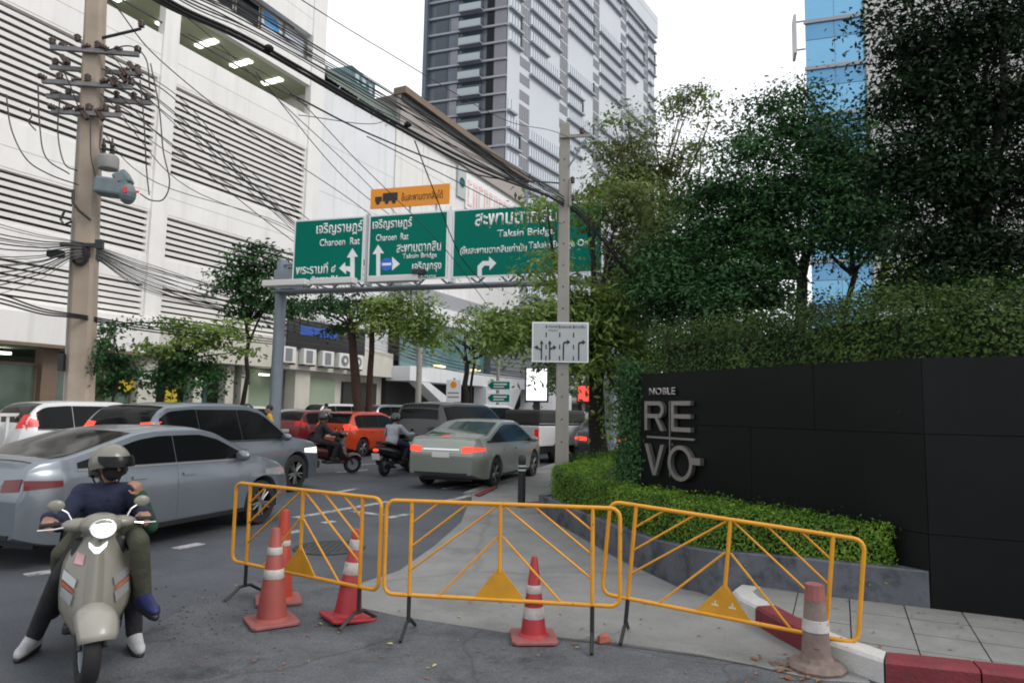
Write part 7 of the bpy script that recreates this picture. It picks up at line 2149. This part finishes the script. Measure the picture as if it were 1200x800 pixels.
# feathery olive tree above it
b0 = AT(775, 500, 22)
tree('thin feathery olive tree reaching highest beside the tower', (b0.x, b0.y), AT(772, 300, 22), .14,
     [(760, 215, 22, 30, 30, 900), (795, 190, 22, 26, 30, 600), (800, 118, 22, 20, 16, 320), (820, 108, 22, 14, 10, 160), (768, 150, 22, 16, 14, 140), (835, 128, 22, 12, 6, 60), (722, 145, 22, 26, 8, 200), (745, 165, 22, 22, 14, 240), (715, 180, 22, 26, 16, 330), (740, 200, 22, 30, 20, 620), (710, 215, 22, 24, 16, 330), (770, 260, 22, 30, 30, 900), (820, 165, 22, 16, 18, 160), (800, 235, 22, 26, 28, 700), (785, 290, 22, 34, 28, 1000, 1), (755, 190, 22, 20, 14, 240), (735, 125, 22, 12, 6, 50), (700, 165, 22, 10, 6, 60)],
     M['leaf_olive'], M['bark'], .16, g_street, twig=.3, seed=22, nmul=1.7, flat=.4, mats=[M['leaf_olive'], M['leaf_mid']], fill=.1)
# broad dark tree in the middle right
b0 = AT(935, 470, 14)
tree('broad dark green tree with a wide crown before the blue glass office', (b0.x, b0.y), AT(938, 325, 14), .17,
     [(850, 215, 14, 38, 36, 1500), (880, 170, 14, 34, 32, 1300), (925, 145, 14, 36, 30, 1300), (905, 120, 14, 26, 20, 500), (940, 105, 14, 22, 16, 320), (965, 165, 13.8, 40, 34, 1700), (1000, 190, 13.6, 40, 38, 1800), (830, 265, 14, 34, 34, 1400), (870, 260, 13.8, 42, 36, 1800), (920, 215, 13.8, 42, 40, 2000), (985, 245, 13.6, 44, 40, 2100), (1030, 240, 13.4, 32, 38, 1400), (815, 315, 13.6, 38, 32, 1700), (865, 318, 13.4, 46, 30, 2000), (790, 340, 13.4, 36, 26, 1400), (835, 350, 13.2, 46, 22, 1700), (905, 285, 13.6, 38, 28, 1300), (955, 275, 13.6, 34, 22, 1000), (1030, 285, 13.4, 28, 24, 700), (775, 300, 14, 24, 28, 700), (885, 345, 13.2, 30, 18, 800), (825, 225, 14, 20, 26, 400), (1015, 140, 14, 16, 20, 300), (795, 300, 14.4, 30, 40, 900), (845, 285, 14.2, 40, 40, 1300), (960, 215, 13.9, 36, 40, 1300), (1010, 265, 13.7, 36, 36, 1200), (900, 250, 14, 40, 40, 1200), (890, 348, 13.2, 40, 16, 1100, 1), (800, 358, 13.3, 44, 16, 1100, 1), (780, 318, 14.2, 30, 34, 900)],
     M['leaf_mid'], M['bark_dark'], .105, g_street, twig=.24, seed=23, nmul=1.75, fill=.12, mats=[M['leaf_mid'], M['leaf_dark']],
     extra_trunks=(((AT(975, 470, 14).x, 14), AT(1000, 320, 13.8), .09), ((AT(1005, 470, 14).x, 14), AT(1040, 285, 13.8), .08)))
# near dark tree at the right edge
b0 = AT(1140, 470, 9.5)
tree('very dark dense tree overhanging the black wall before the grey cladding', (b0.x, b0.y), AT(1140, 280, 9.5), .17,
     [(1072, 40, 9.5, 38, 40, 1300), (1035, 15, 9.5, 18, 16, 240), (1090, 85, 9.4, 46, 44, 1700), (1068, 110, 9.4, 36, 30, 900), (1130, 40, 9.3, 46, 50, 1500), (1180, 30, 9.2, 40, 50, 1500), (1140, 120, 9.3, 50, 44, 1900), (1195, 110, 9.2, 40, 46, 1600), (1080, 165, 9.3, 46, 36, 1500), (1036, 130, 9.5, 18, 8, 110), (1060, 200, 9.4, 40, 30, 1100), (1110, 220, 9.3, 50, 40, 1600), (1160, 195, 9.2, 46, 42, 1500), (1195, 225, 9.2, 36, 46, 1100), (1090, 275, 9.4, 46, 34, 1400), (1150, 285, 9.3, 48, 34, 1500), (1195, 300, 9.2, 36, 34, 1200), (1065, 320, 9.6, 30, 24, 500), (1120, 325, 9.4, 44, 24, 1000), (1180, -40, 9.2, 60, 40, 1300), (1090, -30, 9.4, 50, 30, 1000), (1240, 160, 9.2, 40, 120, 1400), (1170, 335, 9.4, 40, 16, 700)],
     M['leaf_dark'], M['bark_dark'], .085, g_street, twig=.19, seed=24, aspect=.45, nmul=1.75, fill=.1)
b0 = AT(1075, 470, 11.5)
tree('small pale-leaved tree peeping over the tall hedge', (b0.x, b0.y), AT(1075, 335, 11.5), .06, [(1075, 320, 11.5, 22, 22, 500), (1095, 330, 11.5, 20, 14, 300), (1025, 345, 11.5, 14, 8, 140), (1060, 340, 11.5, 26, 10, 300)], M['leaf_lime'], M['bark'], .13, g_street, twig=.16, seed=25)
# left side: small trees and shrubs along the far kerb
b0 = AT(283, 478, 25)
tree('small dark street tree left of the gantry sign', (b0.x, b0.y), AT(290, 380, 25), .1, [(290, 305, 25, 22, 20, 800), (315, 300, 25, 20, 16, 500), (275, 325, 25, 24, 20, 800), (300, 340, 25, 26, 22, 900), (325, 345, 25, 20, 20, 600), (345, 352, 25, 16, 14, 300), (285, 355, 25, 20, 14, 400), (335, 315, 25, 14, 22, 300)], M['leaf_mid'], M['bark_dark'], .19, g_street, twig=.26, seed=26, z0=.13)
b0 = AT(215, 478, 22)
tree('spreading lime-leaved shrub tree before the shop pillars', (b0.x, b0.y), AT(205, 430, 22), .07, [(195, 408, 22, 30, 14, 800), (235, 395, 22, 34, 12, 700), (270, 388, 22, 26, 8, 300), (225, 425, 22, 30, 18, 900, 1), (190, 445, 22, 22, 18, 600, 1), (245, 440, 22, 22, 20, 500, 1), (285, 412, 22, 18, 7, 150), (215, 380, 22, 24, 7, 250), (265, 378, 22, 20, 4, 120)], M['leaf_lime'], M['bark_dark'], .18, g_street, twig=.24, seed=27, mats=[M['leaf_lime'], M['leaf_mid']], z0=.13, flat=.35)
b0 = AT(142, 478, 20)
tree('dark bushy shrub just right of the thick pole', (b0.x, b0.y), AT(138, 440, 20), .06, [(125, 418, 20, 16, 14, 500), (142, 430, 20, 16, 16, 500), (130, 450, 20, 12, 16, 300), (118, 395, 20, 8, 14, 160), (130, 385, 20, 12, 6, 120)], M['leaf_mid'], M['bark_dark'], .17, g_street, twig=.18, seed=28, z0=.13)
b0 = AT(424, 480, 27); b1 = AT(434, 480, 27.2)
tree('twin-trunk street tree with brown bark beneath the green signs', (b0.x, b0.y), AT(412, 385, 27), .23, [(405, 352, 27, 34, 16, 900), (370, 350, 27, 26, 14, 500), (440, 355, 26.8, 34, 18, 1100, 1), (480, 352, 26.6, 30, 16, 800, 1), (450, 380, 26.6, 34, 14, 800, 1), (490, 385, 26.4, 34, 14, 800, 1), (505, 370, 26.4, 24, 14, 500, 1), (345, 362, 27, 18, 10, 240), (400, 385, 27, 20, 12, 300), (510, 398, 26.2, 16, 8, 240, 1)],
     M['leaf_mid'], M['bark_red'], .2, g_street, twig=.28, seed=29, mats=[M['leaf_mid'], M['leaf_lime']], z0=.13, extra_trunks=(((b1.x, b1.y), AT(436, 372, 27.2), .16),))
b0 = AT(546, 480, 36)
tree('slender street tree before the white showroom wall', (b0.x, b0.y), AT(546, 425, 36), .2, [(545, 385, 36, 20, 14, 300), (520, 392, 36, 18, 10, 220), (575, 385, 35.6, 24, 14, 500), (590, 405, 35.4, 22, 14, 500), (560, 370, 36, 22, 10, 300), (605, 392, 35.2, 20, 14, 400)], M['leaf_lime'], M['bark_dark'], .22, g_street, twig=.32, seed=30, z0=.13, extra_trunks=(((b0.x, b0.y), AT(556, 412, 36), .1),))
# creeper hanging on the low cables
def vine(pts, label, n=500, seed=40):
    rg = np.random.default_rng(seed)
    P_ = smooth_path([AT(*p) for p in pts], 10)
    o0_ = P_[0]
    t = thing('creeper', label, 'creeper', o0_)
    part('stem', MB().tube([p - o0_ for p in P_], .02, 6), M['bark_dark'], t)
    P_ = np.array([tuple(p - o0_) for p in P_])
    i_ = rg.integers(0, len(P_), n)
    part('foliage', leaves_mesh('foliage', P_[i_] + rg.normal(0, .09, (n, 3)), np.tile(np.array([0, -.3, .6]), (n, 1)), .12, M['leaf_mid'], .5, .7, rg), None, t)
vine([(110, 440, 16.9), (113, 420, 16.8), (124, 395, 17), (140, 380, 18), (175, 378, 20), (230, 381, 22.5), (290, 388, 25)], 'green creeper climbing the low cables from the thick pole')
# distant greenery that closes the view right of the road
for (px, py, d_, rx, ry, n, lab, sd_) in ((770, 400, 45, 60, 50, 2600, 'distant leafy tree behind the roadside tree', 51), (850, 390, 40, 60, 40, 2600, 'distant dark tree behind the tall hedge', 52), (680, 420, 60, 40, 34, 1600, 'distant tree beyond the red advertising screen', 53)):
    b0 = AT(px, 480, d_)
    tree(lab, (b0.x, b0.y), AT(px, py + 20, d_), .2, [(px, py, d_, rx, ry, n), (px - rx * .7, py + ry * .5, d_, rx * .6, ry * .7, n // 2), (px + rx * .7, py + ry * .4, d_, rx * .6, ry * .7, n // 2)], M['leaf_mid'], M['bark_dark'], .35, 'trees far behind', twig=.5, seed=sd_)
